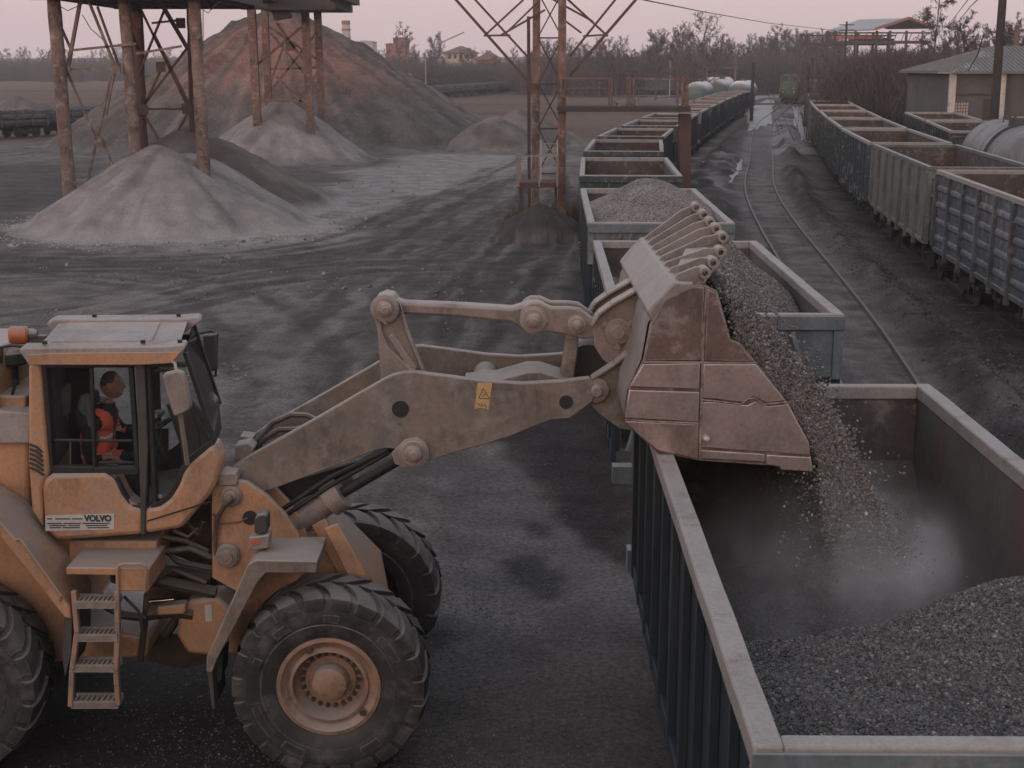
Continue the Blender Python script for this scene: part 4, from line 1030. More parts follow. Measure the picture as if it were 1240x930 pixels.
# roof
b = MB()
rp_ = lambda u, v: D(u, v, 12.08)
b.prism([rp_(34, 441), rp_(210, 438), rp_(224, 422), rp_(222, 418), rp_(200, 420), rp_(24, 422), rp_(24, 426)], 12.08, 12.34)
b.prism([rp_(40, 438), rp_(205, 436), rp_(214, 423), rp_(40, 425)], 12.341, 13.45)
b.prism([rp_(52, 424.9), rp_(178, 423.9), rp_(178, 421), rp_(52, 422)], 12.42, 13.36)
b.prism([rp_(34, 441), rp_(210, 438), rp_(232, 422), rp_(228, 418), rp_(200, 420), rp_(34, 421), rp_(24, 426)], 13.451, 13.72)
rf = b.build('roof', [MT['roof']], ld, .02)
b = MB(); b.px([(34, 442), (34, 430), (60, 427.5), (200, 426.5), (219, 426), (208, 440), (170, 442)], 12.06, .018); b.build('roof_side_trim', Yl, rf, .006)
b = MB()
for u, v, Y in ((50, 420, 12.2), (170, 419, 12.2), (215, 419, 12.22), (86, 421, 13.6), (200, 420, 13.6)): x, z = D(u, v, 12.08); b.box(x - .02, x + .02, Y - .02, Y + .02, z, z + .03)
b.build('roof_bolts', MT['black'], rf)
b = MB(); c = P3(27, 406, 12.9); b.lathe([(0, 0), (.07, .0), (.085, .02), (.085, .16), (.06, .18), (0, .18)], c, 'x', 20); bc = b.build('beacon', MT['amber'], rf)
b = MB(); b.cyl((c[0] + .18, c[1], c[2]), (c[0] + .26, c[1], c[2]), .05, 12); b.box(c[0] + .2, c[0] + .34, c[1] - .04, c[1] + .04, c[2] - .12, c[2]); b.build('beacon_bracket', MT['greyblack'], bc)
# mirrors
b = MB(); b.px([(196, 456), (200, 452), (214, 449), (221, 452), (224, 460), (231, 493), (229, 497), (213, 505), (209, 502)], 11.75, .09); mi = b.build('mirror', MT['linkdust'], ld, .02)
b = MB(); b.tube([P3(218, 500, 11.85), P3(224, 540, 11.98), P3(227, 562, 12.14)], .022, 8); b.tube([P3(214, 452, 11.8), P3(212, 440, 12.0), P3(205, 437, 12.1)], .014, 8); b.build('mirror_arm', MT['linkdust'], mi)
b = MB(); b.px([(245, 406), (262, 404), (263, 448), (249, 452)], 13.95, .08); mi = b.build('mirror', MT['greyblack'], ld, .02)
b = MB(); b.tube([P3(226, 414, 13.72), P3(240, 404, 13.9), P3(255, 401, 14.0), P3(263, 405, 14.0), P3(262, 440, 14.0), P3(261, 455, 14.0), P3(248, 456, 13.9), P3(237, 450, 13.85)], .014, 8); b.build('mirror_arm', MT['black'], mi)
# the rear frame is steered slightly away: the far side of the cab sits a little further back
for o in list(ld.children_recursive):
    if o.type == 'MESH' and o.name.split('.')[0] in ('roof', 'roof_side_trim', 'roof_bolts', 'beacon', 'beacon_bracket', 'far_side_frame', 'far_glass', 'windscreen', 'rear_wall', 'cab_floor'):
        off = Vector((0, 0, 0)); q = o.parent
        while q is not None: off += q.location; q = q.parent
        for v in o.data.vertices: v.co.x -= max(0, v.co.y + off.y - 12.16) * .16
# data plate with lettering
b = MB(); b.px([(55, 624.5), (138, 622), (138, 641), (55, 643)], YP - .006, .008); pt = b.build('data_plate', MT['white'], ld)
def text_mesh(name, s, p, size, mat, parent, rotx=pi / 2, width=None, shear=0):
    cu = bpy.data.curves.new(name, 'FONT'); cu.body = s; cu.size = size; cu.extrude = .001; cu.offset = .0045 if size > .05 else 0
    o = bpy.data.objects.new(name, cu); COL.objects.link(o)
    dg = bpy.context.evaluated_depsgraph_get(); me = bpy.data.meshes.new_from_object(o.evaluated_get(dg)); bpy.data.objects.remove(o)
    xs = [v.co.x for v in me.vertices]; k = width / (max(xs) - min(xs)) if width else 1
    for v in me.vertices:
        a, c_ = v.co.x * k, v.co.y
        v.co = Vector((p[0] + a, p[1] - v.co.z, p[2] + c_))
    off = Vector((0, 0, 0)); q = parent
    while q is not None: off += q.location; q = q.parent
    for v in me.vertices: v.co -= off
    me.materials.append(mat); o = bpy.data.objects.new(name, me); COL.objects.link(o); o.parent = parent
    return o
p0 = P3(102.5, 631, YP - .010); p1 = P3(136, 630, YP - .010)
text_mesh('lettering', 'VOLVO', p0, .078, MT['ink'], pt, width=p1[0] - p0[0])
b = MB()
for v, segs in ((628.5, ((57, 63), (67, 85), (87, 100))), (634, ((57, 75), (77, 98), (100, 133))), (636.6, ((60, 80), (83, 97), (104, 130))), (639.2, ((60, 74), (76, 97), (106, 132)))):
    for a, c in segs: b.px([(a, v - .8), (c, v - .85), (c, v + .5), (a, v + .55)], YP - .009, .004)
b.build('small_print', MT['ink'], pt)

# front frame: plates carrying the arms
b = MB()
fr_ = [(257, 700), (256, 583), (264, 578), (300, 584), (323, 600), (345, 622), (362, 648), (372, 690), (330, 735), (282, 714)]
pass
for y_ in (12.30, 12.62, 13.51, 13.83):
    b = MB(); b.prism([D(u, v, 12.30) for u, v in fr_], y_, y_ + .07); b.build('frame_plate', Yl, ld, .01)
b = MB(); b.px([(300, 660), (392, 640), (452, 700), (470, 790), (330, 820), (290, 760)], 12.70, .8); b.px([(392, 640), (409, 634), (449, 704), (432, 720)], 12.4, .05)
b.px([(377, 637), (394, 628), (440, 712), (420, 716)], 12.62, .07); b.build('front_axle_frame', Yl, ld, .015)
def pin(b, u, v, Y, r, rings=((1.0, 0), (1.0, .03), (.86, .035), (.84, .05), (.55, .055), (.5, .075), (.0, .078)), k=1.0):
    c = P3(u, v, Y); b.lathe([(r * a, d * k) for a, d in rings], c, 'y', 28, sign=-1)
b = MB(); pin(b, 280, 600, 12.30, .10); b.build('frame_pin', MT['armdust'], ld); b = MB(); pin(b, 276, 671, 12.30, .115, k=1.6); b.build('frame_pin', MT['armdust'], ld)
b = MB(); pin(b, 303, 627, 12.297, .068, ((1, 0), (1, .006), (0, .006))); b.build('frame_hole_disc', MT['dark'], ld)  # dark disc laid on the plate as the shade of a hole
b = MB(); b.px([(263, 574), (285, 573), (288, 580), (286, 588), (264, 588)], 12.26, .2); b.build('pin_cover', MT['linkdust'], ld, .01)
b = MB(); b.tube([P3(282, 603, 12.2), P3(272, 612, 12.2), P3(262, 630, 12.25), P3(260, 655, 12.26), P3(262, 672, 12.26)], .022, 8); b.tube([P3(258, 622, 12.27), P3(266, 634, 12.27), P3(290, 632, 12.27), P3(300, 627, 12.25)], .008, 6)
b.build('grease_hose', MT['hyd'], ld)
# work light + marker
b = MB(); b.px([(301, 651), (326, 648), (325, 664), (303, 667)], 11.9, .16); wl = b.build('light_box', MT['linkdust'], ld, .012)
b = MB(); b.px([(304, 655), (315, 654), (315, 659), (304, 660)], 11.892, .012); b.build('marker_lens', MT['lens'], wl)
b = MB(); b.px([(308, 628), (312, 624), (320, 622), (324, 626), (324, 644), (316, 648), (308, 646)], 11.92, .16); b.build('work_light', MT['greyblack'], wl, .015)
# front fender
b = MB(); b.px([(383, 694), (384, 680), (310, 678), (300, 684), (250, 796), (250, 814), (257, 814), (262, 800), (312, 705), (322, 694)], 11.70, .66); b.build('front_fender', MT['armdust'], ld, .01)
b = MB(); b.px([(251, 814), (257, 814), (260, 858), (257, 858)], 11.72, .5); b.px([(262, 802), (270, 790), (268, 822), (258, 832)], 11.9, .3); b.build('fender_flap', MT['greyblack'], ld)

# articulation, hoses, steering rams
b = MB()
for pts, r_, Y in (([(178, 742), (205, 738), (235, 742)], .075, 12.5), ([(186, 702), (225, 710), (262, 718)], .06, 12.5), ([(185, 690), (220, 692), (255, 700)], .05, 12.7), ([(183, 660), (200, 668), (230, 664), (256, 676)], .03, 12.4),
                   ([(190, 655), (215, 680), (262, 690)], .03, 12.5), ([(196, 650), (225, 655), (252, 668)], .025, 12.45), ([(200, 770), (215, 748), (262, 738)], .05, 12.75), ([(180, 712), (190, 700), (210, 690), (250, 706)], .022, 12.4), ([(210, 642), (228, 650), (240, 640)], .018, 12.35), ([(225, 630), (240, 648), (246, 632)], .018, 12.35),
                   ([(170, 800), (175, 760), (178, 720)], .03, 12.45), ([(150, 722), (168, 740), (172, 760)], .015, 12.2), ([(120, 720), (130, 735), (150, 745), (178, 748)], .04, 12.45)):
    b.tube([P3(u, v, Y) for u, v in pts], r_, 10)
b.px([(175, 690), (262, 700), (262, 725), (240, 735), (175, 725)], 12.85, .5); b.px([(168, 765), (262, 770), (270, 800), (220, 810), (180, 800)], 12.95, .5); b.px([(183, 640), (215, 628), (254, 600), (258, 690), (200, 668)], 12.8, .4)
b.build('steering_linkage', MT['hyd'], ld)
b = MB(); b.cyl(P3(181, 728.5, 12.35), P3(211, 725.5, 12.35), .022, 12); b.build('steering_rod', MT['chrome'], ld)
b = MB(); b.px([(190, 735), (224, 732), (224, 744), (190, 746)], 12.34, .15); b.build('steering_ram', Yl, ld, .02)
b = MB(); b.px([(248, 733), (256, 732), (257, 752), (249, 753)], 12.443, .005); b.build('warning_sticker', MT['white'], ld)

# lift arms
A0 = 12.45; A1 = 13.66
arm = [(280, 566), (300, 553), (380, 508), (463, 460), (475, 454), (487, 451), (500, 450), (540, 455), (585, 461), (630, 464), (680, 461), (714, 457), (722, 472), (718, 486), (708, 494), (690, 507), (666, 509), (614, 530), (518, 558), (502, 566), (484, 560), (478, 543.5), (466, 543), (450, 547), (434, 554), (372, 577), (318, 597), (290, 590)]
for Y, in ((A0,), (A1,)):
    b = MB(); b.prism([D(u, v, A0) for u, v in arm], Y, Y + .09)
    ao = b.build('lift_arm', MT['armdust'], ld, .012)
    b = MB()
    for u, v, r_ in ((485, 495.5, .078), (685.5, 487, .064)):
        x, z = D(u, v, A0); b.lathe([(r_ + .006, 0), (r_ + .006, .004), (r_, .004), (r_, .0)], (x, Y, z), 'y', 32, sign=-1)
        b.lathe([(r_ - .001, 0), (r_ - .001, .0025), (0, .0025)], (x, Y, z), 'y', 32, sign=-1, mi=1)  # flat dark disc standing for the shade inside the hole
    b.build('arm_hole_disc', [MT['armdust'], MT['dark']], ao)
def arm_x(u, v): return D(u, v, A0)
b = MB(); x, z = arm_x(585, 486); b.cyl((x, A0 + .091, z), (x, A1 - .001, z), .12, 24); b.prism([arm_x(560, 474), arm_x(600, 470), arm_x(640, 459), arm_x(655, 459), arm_x(690, 470), arm_x(640, 490)], 12.75, 13.25)
b.build('cross_tube', MT['armdust'], ld, .01)
b = MB(); b.px([(578.5, 463.3), (596, 464), (591.5, 497), (574.5, 495)], A0 - .004, .006); st = b.build('warning_sticker', MT['sticker'], ld)
b = MB()
for q in ([(585, 470), (593, 483)], [(593, 483), (580, 482)], [(580, 482), (585, 470)], [(584, 480), (589, 476)], [(578, 488), (582, 492)], [(583, 488), (584, 492)], [(586, 489), (589, 493)], [(577, 494), (590, 495.6)]):
    b.bar(P3(*q[0], A0 - .006), P3(*q[1], A0 - .006), .007, .004)
b.build('pictogram', MT['ink'], st)
b = MB(); b.px([(284, 540), (300, 536), (308, 543), (302, 556), (286, 562)], 12.6, .2); b.px([(290, 528), (306, 530), (306, 540), (292, 540)], 12.9, .2); b.build('hose_bracket', MT['armdust'], ld, .01)
b = MB()
for pts in ([(312, 545), (318, 532), (338, 520), (358, 520), (382, 514)], [(308, 538), (330, 512), (352, 502), (372, 503), (396, 515)], [(316, 548), (328, 536), (352, 528), (370, 522)]):
    b.tube([P3(u, v, 12.85) for u, v in pts], .028, 8)
b.build('hydraulic_hose', MT['greyblack'], ld)
for Y in (12.72, 13.48):
    s = Y / 12.72
    b = MB(); q = lambda u, v: (D(u, v, 12.6)[0], Y, D(u, v, 12.6)[1])
    b.tube([q(318, 668), q(345, 648), q(398, 611)], .112, 24); b.tube([q(396, 612.5), q(402, 608), q(413, 601)], .155, 14); b.build('lift_cylinder', MT['linkdust'], ld, .006)
    b = MB(); b.tube([q(408, 604), q(490, 556)], .052, 16); b.build('piston_rod', MT['black'], ld)
b = MB()
for o_ in (-12, -22): b.tube([P3(340, 640 + o_, 12.62), P3(400, 600 + o_, 12.62), P3(470, 552 + o_ * .3, 12.62)], .022, 8)
b.px([(330, 590), (430, 560), (432, 572), (400, 590), (345, 612)], 12.75, .08); b.build('ram_pipes', MT['black'], ld)
b = MB(); b.px([(474, 549), (490, 533), (506, 530), (516, 537), (518, 552), (506, 564), (490, 566), (478, 562)], 12.40, .05); pin(b, 501, 548, 12.40, .14); pin(b, 502, 549, 12.33, .07); b.build('lift_pin', MT['linkdust'], ld, .015)

# bell crank and links
K0 = 12.82
b = MB(); lk = [(450, 372), (456, 360), (466, 356), (476, 358), (483, 368), (490, 400), (511, 450), (516, 470), (486, 480), (463, 470), (461, 440), (458, 400)]
b.px(lk, K0 + .05, .28); b.px([(450, 372), (455, 361), (466, 356), (474, 360), (462, 372), (462, 400), (470, 420), (500, 449), (511, 450), (490, 400), (484, 372), (479, 362), (484, 366), (494, 398), (516, 452), (516, 474), (462, 474), (457, 400)], K0, .049)
b.px([(470, 408), (476, 404), (506, 446), (498, 452)], K0 + .01, .04); b.px([(462, 420), (466, 420), (472, 460), (463, 462)], K0 + .01, .04)
b.build('bell_crank', MT['linkdust'], ld, .012)
b = MB(); pin(b, 466, 373.5, K0, .13); pin(b, 467, 374, K0 - .075, .06); b.bar(P3(457, 376, K0 - .1), P3(468, 374, K0 - .1), .012); b.bar(P3(460, 383, K0 - .03), P3(468, 392, K0 - .03), .05, .02); b.build('crank_pin', MT['linkdust'], ld)
b = MB(); b.px([(478, 362), (490, 366), (560, 369), (620, 373), (630, 370), (640, 366), (655, 366), (665, 374), (665, 395), (655, 404), (640, 404), (628, 396), (618, 391), (550, 384), (492, 381), (478, 385)], K0 + .1, .2); b.build('tilt_link', MT['linkdust'], ld, .03)
b = MB(); b.px([(630, 380), (634, 371), (643, 366), (655, 366), (668, 372), (690, 372), (703, 374), (715, 383), (722, 388), (720, 410), (705, 411), (690, 407), (665, 402), (650, 404), (638, 402), (631, 394)], K0 - .02, .09)
b.prism([D(u, v, K0 - .02) for u, v in [(630, 380), (634, 371), (643, 366), (655, 366), (668, 372), (690, 372), (703, 374), (715, 383), (722, 388), (720, 410), (705, 411), (690, 407), (665, 402), (650, 404), (638, 402), (631, 394)]], K0 + .31, K0 + .4)
b.build('link_plate', MT['linkdust'], ld, .02)
b = MB(); pin(b, 646, 387, K0 - .02, .125); pin(b, 647, 388, K0 - .08, .06); b.build('link_pin', MT['linkdust'], ld); b = MB(); pin(b, 698, 393, K0 - .02, .085); pin(b, 699, 393.5, K0 - .08, .045); b.bar(P3(652, 378, K0 - .03), P3(664, 390, K0 - .03), .03, .02); b.build('link_pin', MT['linkdust'], ld)
b = MB(); b.px([(686, 407), (701, 408), (699, 430), (695, 460), (678, 460), (682, 435)], K0 + .08, .2); b.build('guide_link', MT['armdust'], ld, .015)
b = MB(); x, z = D(712, 445, 13.2); b.lathe([(.0, 0), (.22, 0), (.24, .05), (.24, .3), (0, .3)], (x, 13.2, z), 'y', 24); b.build('centre_boss', MT['greyblack'], ld)

# ---------------- bucket
B0, B1 = 11.55, 14.65
bk = thing('bucket', '', '', P3(860, 470, YC)); del bk['label']; del bk['category']
bk.parent = ld; bk.location = Vector(P3(860, 470, YC)) - ld.location
side = [(839, 345), (855, 346), (869, 353), (885, 411), (896, 415), (916, 439), (954, 488), (980, 536), (983, 570), (945, 565), (847, 558), (795, 547), (764, 519), (756, 503), (762, 469), (779, 437), (787, 393), (803, 363)]
sp_ = [D(u, v, B0) for u, v in side]
def off_poly(p, d):
    cx = sum(a for a, _ in p) / len(p); cz = sum(c for _, c in p) / len(p)
    return [(cx + (a - cx) * (1 - d), cz + (c - cz) * (1 - d)) for a, c in p]
b = MB(); b.prism(sp_, B0, B0 + .05); b.build('side_plate', MT['bucketred'], bk, .008)
b = MB(); b.prism(sp_, B1 - .05, B1); b.build('side_plate', MT['bucketred'], bk, .008)
plates = {'bucketred': [[(839.5, 347), (853, 348), (850, 436), (780, 437), (788, 394), (804, 364)], [(857, 350), (868, 355), (884, 412), (895, 416), (913, 438), (853, 437)]],
          'bucketworn': [[(779, 441), (848, 440), (847, 471), (763, 468)], [(852, 441), (915, 441), (951, 485), (930, 488), (912, 480), (900, 487), (880, 485), (868, 483), (851, 482)],
                         [(762, 472.5), (847, 475), (846, 511), (757, 506)], [(850.5, 487), (868, 487), (882, 489), (905, 491), (915, 486), (930, 492), (954, 489.5), (979, 536), (981, 551), (927, 547), (848, 541.5)],
                         [(848, 545), (926, 550), (926, 559), (848, 555)], [(928.5, 551), (982, 554), (984, 568), (984, 571), (946, 569), (944, 565), (928, 562)]],
          'bucketglow': [[(757, 510), (846, 514), (846, 556), (796, 545), (767, 521)]]}
for mt, ps in plates.items():
    for i, p in enumerate(ps):
        b = MB(); b.px(p, B0 - .022 - .003 * (i % 3), .0215 + .003 * (i % 3)); b.build('wear_plate', MT[mt], bk, .006)
b = MB(); b.tube([P3(856, 348, B0 - .005), P3(852, 400, B0 - .01), P3(850, 470, B0 - .02), P3(847.5, 556, B0 - .02)], .012, 6); b.tube([P3(780, 438.5, B0 - .01), P3(914, 439.5, B0 - .01)], .010, 6)
b.tube([P3(757, 508, B0 - .015), P3(780, 510, B0 - .02), P3(846, 512.5, B0 - .02)], .009, 6); b.tube([P3(851, 484.5, B0 - .018)] + [P3(u, v, B0 - .02) for u, v in ((868, 486), (884, 488), (897, 489.5), (906, 483), (914, 482), (922, 490), (953, 487))], .009, 6); b.build('weld_bead', MT['bucketred'], bk)
b = MB(); pin(b, 855, 531, B0 - .022, .03); b.build('plate_stud', MT['bucketworn'], bk)
# shell: outer polyline from lip round the back to the top
lip = [(983, 570), (945, 566), (847, 558), (795, 547), (764, 519), (756, 503), (760, 474), (777, 437), (785, 393), (801, 363), (816, 345)]
outer = [D(u, v, B0) for u, v in lip]
cx, cz = D(880, 450, B0)
inner = [(a + (cx - a) * .05 / max(.3, math.hypot(cx - a, cz - c)), c + (cz - c) * .05 / max(.3, math.hypot(cx - a, cz - c))) for a, c in outer]
b = MB(); n = len(outer)
vs = [(a, B0 + .051, c) for a, c in outer] + [(a, B1 - .051, c) for a, c in outer] + [(a, B0 + .051, c) for a, c in inner] + [(a, B1 - .051, c) for a, c in inner]
fs = []
for i in range(n - 1): fs += [(i, i + 1, n + i + 1, n + i), (2 * n + i, 3 * n + i, 3 * n + i + 1, 2 * n + i + 1)]
fs += [(0, n, 3 * n, 2 * n), (n - 1, 3 * n - 1, 4 * n - 1, 2 * n - 1)]
b.add(vs, fs); b.build('shell', MT['buckettop'], bk, .01)
# upper box section and spill guard with ribs ending in tubes
top = [(783, 378), (800, 358), (816, 341), (841, 343), (836, 350), (806, 366), (790, 392)]
b = MB(); b.prism([D(u, v, B0) for u, v in top], B0 - .0, B1); b.build('back_beam', MT['buckettop'], bk, .02)
tips = [(852, 332), (862, 320), (871, 307), (874, 289), (866, 279), (859, 271), (851, 262), (842, 253)]
Ys = [11.72 + .39 * i for i in range(8)]
T = [Vector(P3(u, v, y)) for (u, v), y in zip(tips, Ys)]
x0, z0 = D(820, 340, B0); x1, z1 = D(843, 344, B0)
b = MB()
base = [Vector((x0 + .02, y, z0 + .0)) for y in Ys]
g0 = [Vector((x1, Ys[0] - .12, z1 - .02))] + T + [Vector((T[-1].x - .1, B1, T[-1].z - .06))]
gb = [Vector((x0, B0 + .02, z0))] + base + [Vector((x0, B1 - .02, z0))]
for dz in (0,):
    for i in range(len(g0) - 1):
        q = [gb[i], gb[i + 1], g0[i + 1], g0[i]]
        lo = [p - Vector((-.02, 0, .05)) for p in q]
        q = [p - Vector((0, 0, .012)) for p in q]
        b.add(q + lo, [(0, 1, 2, 3), (7, 6, 5, 4), (0, 3, 7, 4), (3, 2, 6, 7), (2, 1, 5, 6)])
b.build('spill_guard', MT['bucketred'], bk)
for i in range(8):
    d = (T[i] - base[i]); p = base[i]
    up = Vector((0, 0, 1)); th = .022
    b = MB(); pr = [p - d * .12 - up * .02, T[i] - up * .03, T[i] + up * .05, T[i] - d * .3 + up * .075, p - d * .02 + up * .03]
    vs = [q + Vector((0, -th, 0)) for q in pr] + [q + Vector((0, th, 0)) for q in pr]; k = len(pr)
    b.add(vs, [tuple(range(k)), tuple(range(2 * k - 1, k - 1, -1))] + [(j, k + j, k + (j + 1) % k, (j + 1) % k) for j in range(k)])
    b.build('guard_rib', MT['buckettop'], bk)
    b = MB(); b.lathe([(.024, -.10), (.045, -.10), (.049, -.09), (.049, .09), (.045, .10), (.024, .10), (.024, -.10)], T[i] + up * .02, 'y', 18)
    b.build('guard_tube', MT['linkdust'], bk)
# ears on the back
q = [T[0] + Vector((-.30, -.06, -.10)), T[0] + Vector((.01, -.06, -.06)), T[3] + Vector((.0, -.1, -.05)), T[3] + Vector((-.34, -.1, -.08))]
b = MB(); b.add(q + [p + Vector((-.01, .02, -.03)) for p in q], [(0, 1, 2, 3), (7, 6, 5, 4), (0, 4, 5, 1), (1, 5, 6, 2), (2, 6, 7, 3), (3, 7, 4, 0)]); b.build('guard_gusset', MT['linkdust'], bk)
for Y in (12.50, 13.60):
    b = MB(); e = [(707, 473), (712, 462), (724, 454), (750, 438), (776, 416), (800, 404), (795, 470), (768, 522), (750, 519), (724, 500), (712, 488)]
    ex = [D(u, v, 12.50) for u, v in e]; b.prism(ex, Y, Y + .07)
    fl = [D(u, v, 12.50) for u, v in ((716, 459), (745, 440), (776, 415), (802, 400))]
    for (a, c), (a2, c2) in zip(fl[:-1], fl[1:]): b.bar((a, Y + .035, c), (a2, Y + .035, c2), .16, .03)
    b.build('bucket_ear', MT['armdust'], bk, .01)
    b = MB(); c = ex[0]; x, z = D(722, 472, 12.50); b.lathe([(.12, 0), (.12, .03), (.10, .04), (.055, .045), (.05, .09), (0, .092)], (x, Y, z), 'y', 8, smooth=False, sign=-1); b.build('ear_pin', MT['linkdust'], bk, .006)
for Y in (12.78, 13.36):
    b = MB(); e = [(717, 398), (722, 383), (738, 371), (765, 355), (800, 338), (806, 365), (790, 405), (778, 428), (748, 448), (730, 436), (720, 420)]
    ex = [D(u, v, 12.78) for u, v in e]; b.prism(ex, Y, Y + .07)
    fl = [D(u, v, 12.78) for u, v in ((716, 394), (724, 380), (740, 368), (768, 352), (800, 336))]
    for (a, c), (a2, c2) in zip(fl[:-1], fl[1:]): b.bar((a, Y + .02, c), (a2, Y + .02, c2), .2, .03)
    b.build('bucket_ear', MT['linkdust'], bk, .01)
    b = MB(); x, z = D(748, 401, 12.78); b.lathe([(.12, 0), (.12, .035), (.105, .04), (.06, .045), (.055, .075), (0, .078)], (x, Y, z), 'y', 24, sign=-1)
    for a in (.6, 2.6, 4.7): b.cyl((x + .14 * math.cos(a), Y, z + .14 * math.sin(a)), (x + .14 * math.cos(a), Y - .04, z + .14 * math.sin(a)), .025, 8)
    b.build('ear_pin', MT['linkdust'], bk)

# ============================================================ the driver
def skin_body(nodes, edges, name):
    me = bpy.data.meshes.new(name); me.from_pydata([n[0] for n in nodes], edges, [])
    o = bpy.data.objects.new(name, me); COL.objects.link(o)
    sk = o.modifiers.new('skin', 'SKIN'); sk.use_smooth_shade = True
    for i, n in enumerate(nodes):
        r = n[1] if isinstance(n[1], tuple) else (n[1], n[1]); me.skin_vertices[0].data[i].radius = r
    me.skin_vertices[0].data[0].use_root = True
    sb = o.modifiers.new('sub', 'SUBSURF'); sb.levels = sb.render_levels = 2
    dg = bpy.context.evaluated_depsgraph_get(); m2 = bpy.data.meshes.new_from_object(o.evaluated_get(dg)); bpy.data.objects.remove(o)
    return m2
YD = 12.95
def q3(u, v, dy=0): x, z = D(u, v, YD); return Vector((x, YD + dy, z))
def Pp(u, v, dy, r): return (q3(u, v, dy), r)
nodes = [Pp(116, 562, 0, (.15, .16)), Pp(117, 540, 0, (.15, .15)), Pp(121, 515, 0, (.155, .17)), Pp(126, 500, 0, (.11, .14)), Pp(132, 489, 0, .058), Pp(135, 482, 0, .055),
         Pp(119, 508, -.2, .062), Pp(114, 530, -.25, .052), Pp(117, 548, -.25, .045), Pp(133, 548, -.2, .038), Pp(140, 547, -.16, .03),
         Pp(124, 507, .2, .068), Pp(140, 528, .24, .055), Pp(160, 524, .2, .042), Pp(176, 517, .14, .034),
         Pp(120, 563, -.1, .09), Pp(142, 561, -.12, .085), Pp(162, 562, -.14, .07), Pp(172, 588, -.14, .05), Pp(178, 610, -.14, .045), Pp(192, 611, -.14, .035),
         Pp(120, 563, .1, .09), Pp(142, 561, .12, .085), Pp(162, 562, .14, .07), Pp(172, 588, .14, .05), Pp(178, 610, .14, .045), Pp(192, 611, .14, .035)]
edges = [(0, 1), (1, 2), (2, 3), (3, 4), (4, 5), (3, 6), (6, 7), (7, 8), (8, 9), (9, 10), (3, 11), (11, 12), (12, 13), (13, 14), (0, 15), (15, 16), (16, 17), (17, 18), (18, 19), (19, 20), (0, 21), (21, 22), (22, 23), (23, 24), (24, 25), (25, 26)]
m2 = skin_body(nodes, edges, 'person')
bm = bmesh.new(); bm.from_mesh(m2)
hc = q3(136, 466)                                       # head looks along +X
hv = bmesh.ops.create_uvsphere(bm, u_segments=28, v_segments=20, radius=1.0)['verts']
for v in hv:
    a, y_, z_ = v.co
    w = 1 - .22 * max(0, -z_) ** 1.2
    nx_ = .105 * a * (1 if a > 0 else 1.06); 
    if a > .3 and z_ < .1: nx_ *= 1 - .08 * (z_ + .1)
    nose = .030 * math.exp(-((z_ + .12) / .13) ** 2 - (y_ / .16) ** 2) if a > .5 else 0
    brow = .006 * math.exp(-((z_ - .18) / .10) ** 2) if a > .5 else 0
    eye = -.008 * math.exp(-((z_ - .06) / .09) ** 2 - ((abs(y_) - .36) / .14) ** 2) if a > .4 else 0
    mouth = -.005 * math.exp(-((z_ + .48) / .05) ** 2 - (y_ / .3) ** 2) + .006 * math.exp(-((z_ + .40) / .06) ** 2 - (y_ / .28) ** 2) if a > .3 else 0
    chin = .012 * math.exp(-((z_ + .78) / .2) ** 2 - (y_ / .4) ** 2) if a > .0 else 0
    v.co = hc + Vector((nx_ + nose + brow + eye + mouth + chin, .082 * y_ * w, .128 * z_))
for s in (-1, 1):
    ev = bmesh.ops.create_uvsphere(bm, u_segments=12, v_segments=8, radius=1.0)['verts']
    for v in ev: v.co = hc + Vector((-.012 + .022 * v.co.x - .006 * v.co.z, s * (.080 + .010 * v.co.y), -.008 + .034 * v.co.z))
for s, w0, dirs in ((-1, q3(140, 547, -.16), Vector((1, 0, -.1))), (1, q3(176, 517, .14), Vector((1, 0, -.2)))):
    for k in range(5):                                  # short bent fingers
        pos = w0 + Vector((.0 if k else -.02, (k - 2) * .017, 0))
        pts = [pos, pos + dirs * .045, pos + dirs * .07 + Vector((0, 0, -.03)), pos + dirs * .06 + Vector((0, 0, -.055))]
        bb = MB(); bb.tube(pts, [.0095, .009, .0085, .007], 6)
        vv = [bm.verts.new(p) for p in bb.v]
        for f in bb.f: bm.faces.new([vv[i] for i in f])
bm.verts.ensure_lookup_table()
for f in bm.faces:
    c = f.calc_center_median(); f.smooth = True
    hand = (c - q3(141, 548, -.16)).length < .10 or (c - q3(178, 517, .14)).length < .11
    f.material_index = 0 if (c.z > q3(0, 487).z and abs(c.x - hc.x) < .2) or hand else 1
pm = bpy.data.meshes.new('person'); 
per_loc = Vector((q3(116, 575).x, YD, q3(116, 575).z))
for v in bm.verts: v.co -= per_loc
bm.to_mesh(pm); bm.free(); pm.materials.append(MT['skin']); pm.materials.append(MT['jacket'])
per = bpy.data.objects.new('person', pm); COL.objects.link(per); per.location = per_loc
tag(per, 'driver in a dark jacket and red orange reflective vest sitting in the loader cab', 'person')
# hair cap
bm = bmesh.new(); hv = bmesh.ops.create_uvsphere(bm, u_segments=24, v_segments=16, radius=1.0)['verts']
for v in hv: v.co = hc - per_loc + Vector((-.008 + .104 * v.co.x, .0835 * v.co.y, .006 + .128 * v.co.z))
dl = [v for v in bm.verts if (v.co - (hc - per_loc)).z < .03 - .55 * ((v.co - (hc - per_loc)).x * -1 + .02) * (1 if (v.co - (hc - per_loc)).x < 0 else 0) or ((v.co - (hc - per_loc)).x > .055 and (v.co - (hc - per_loc)).z < .085)]
bmesh.ops.delete(bm, geom=dl, context='VERTS')
hm = bpy.data.meshes.new('hair'); bm.to_mesh(hm); bm.free(); hm.materials.append(MT['hair']); ho = bpy.data.objects.new('hair', hm); COL.objects.link(ho); ho.parent = per
for p_ in hm.polygons: p_.use_smooth = True
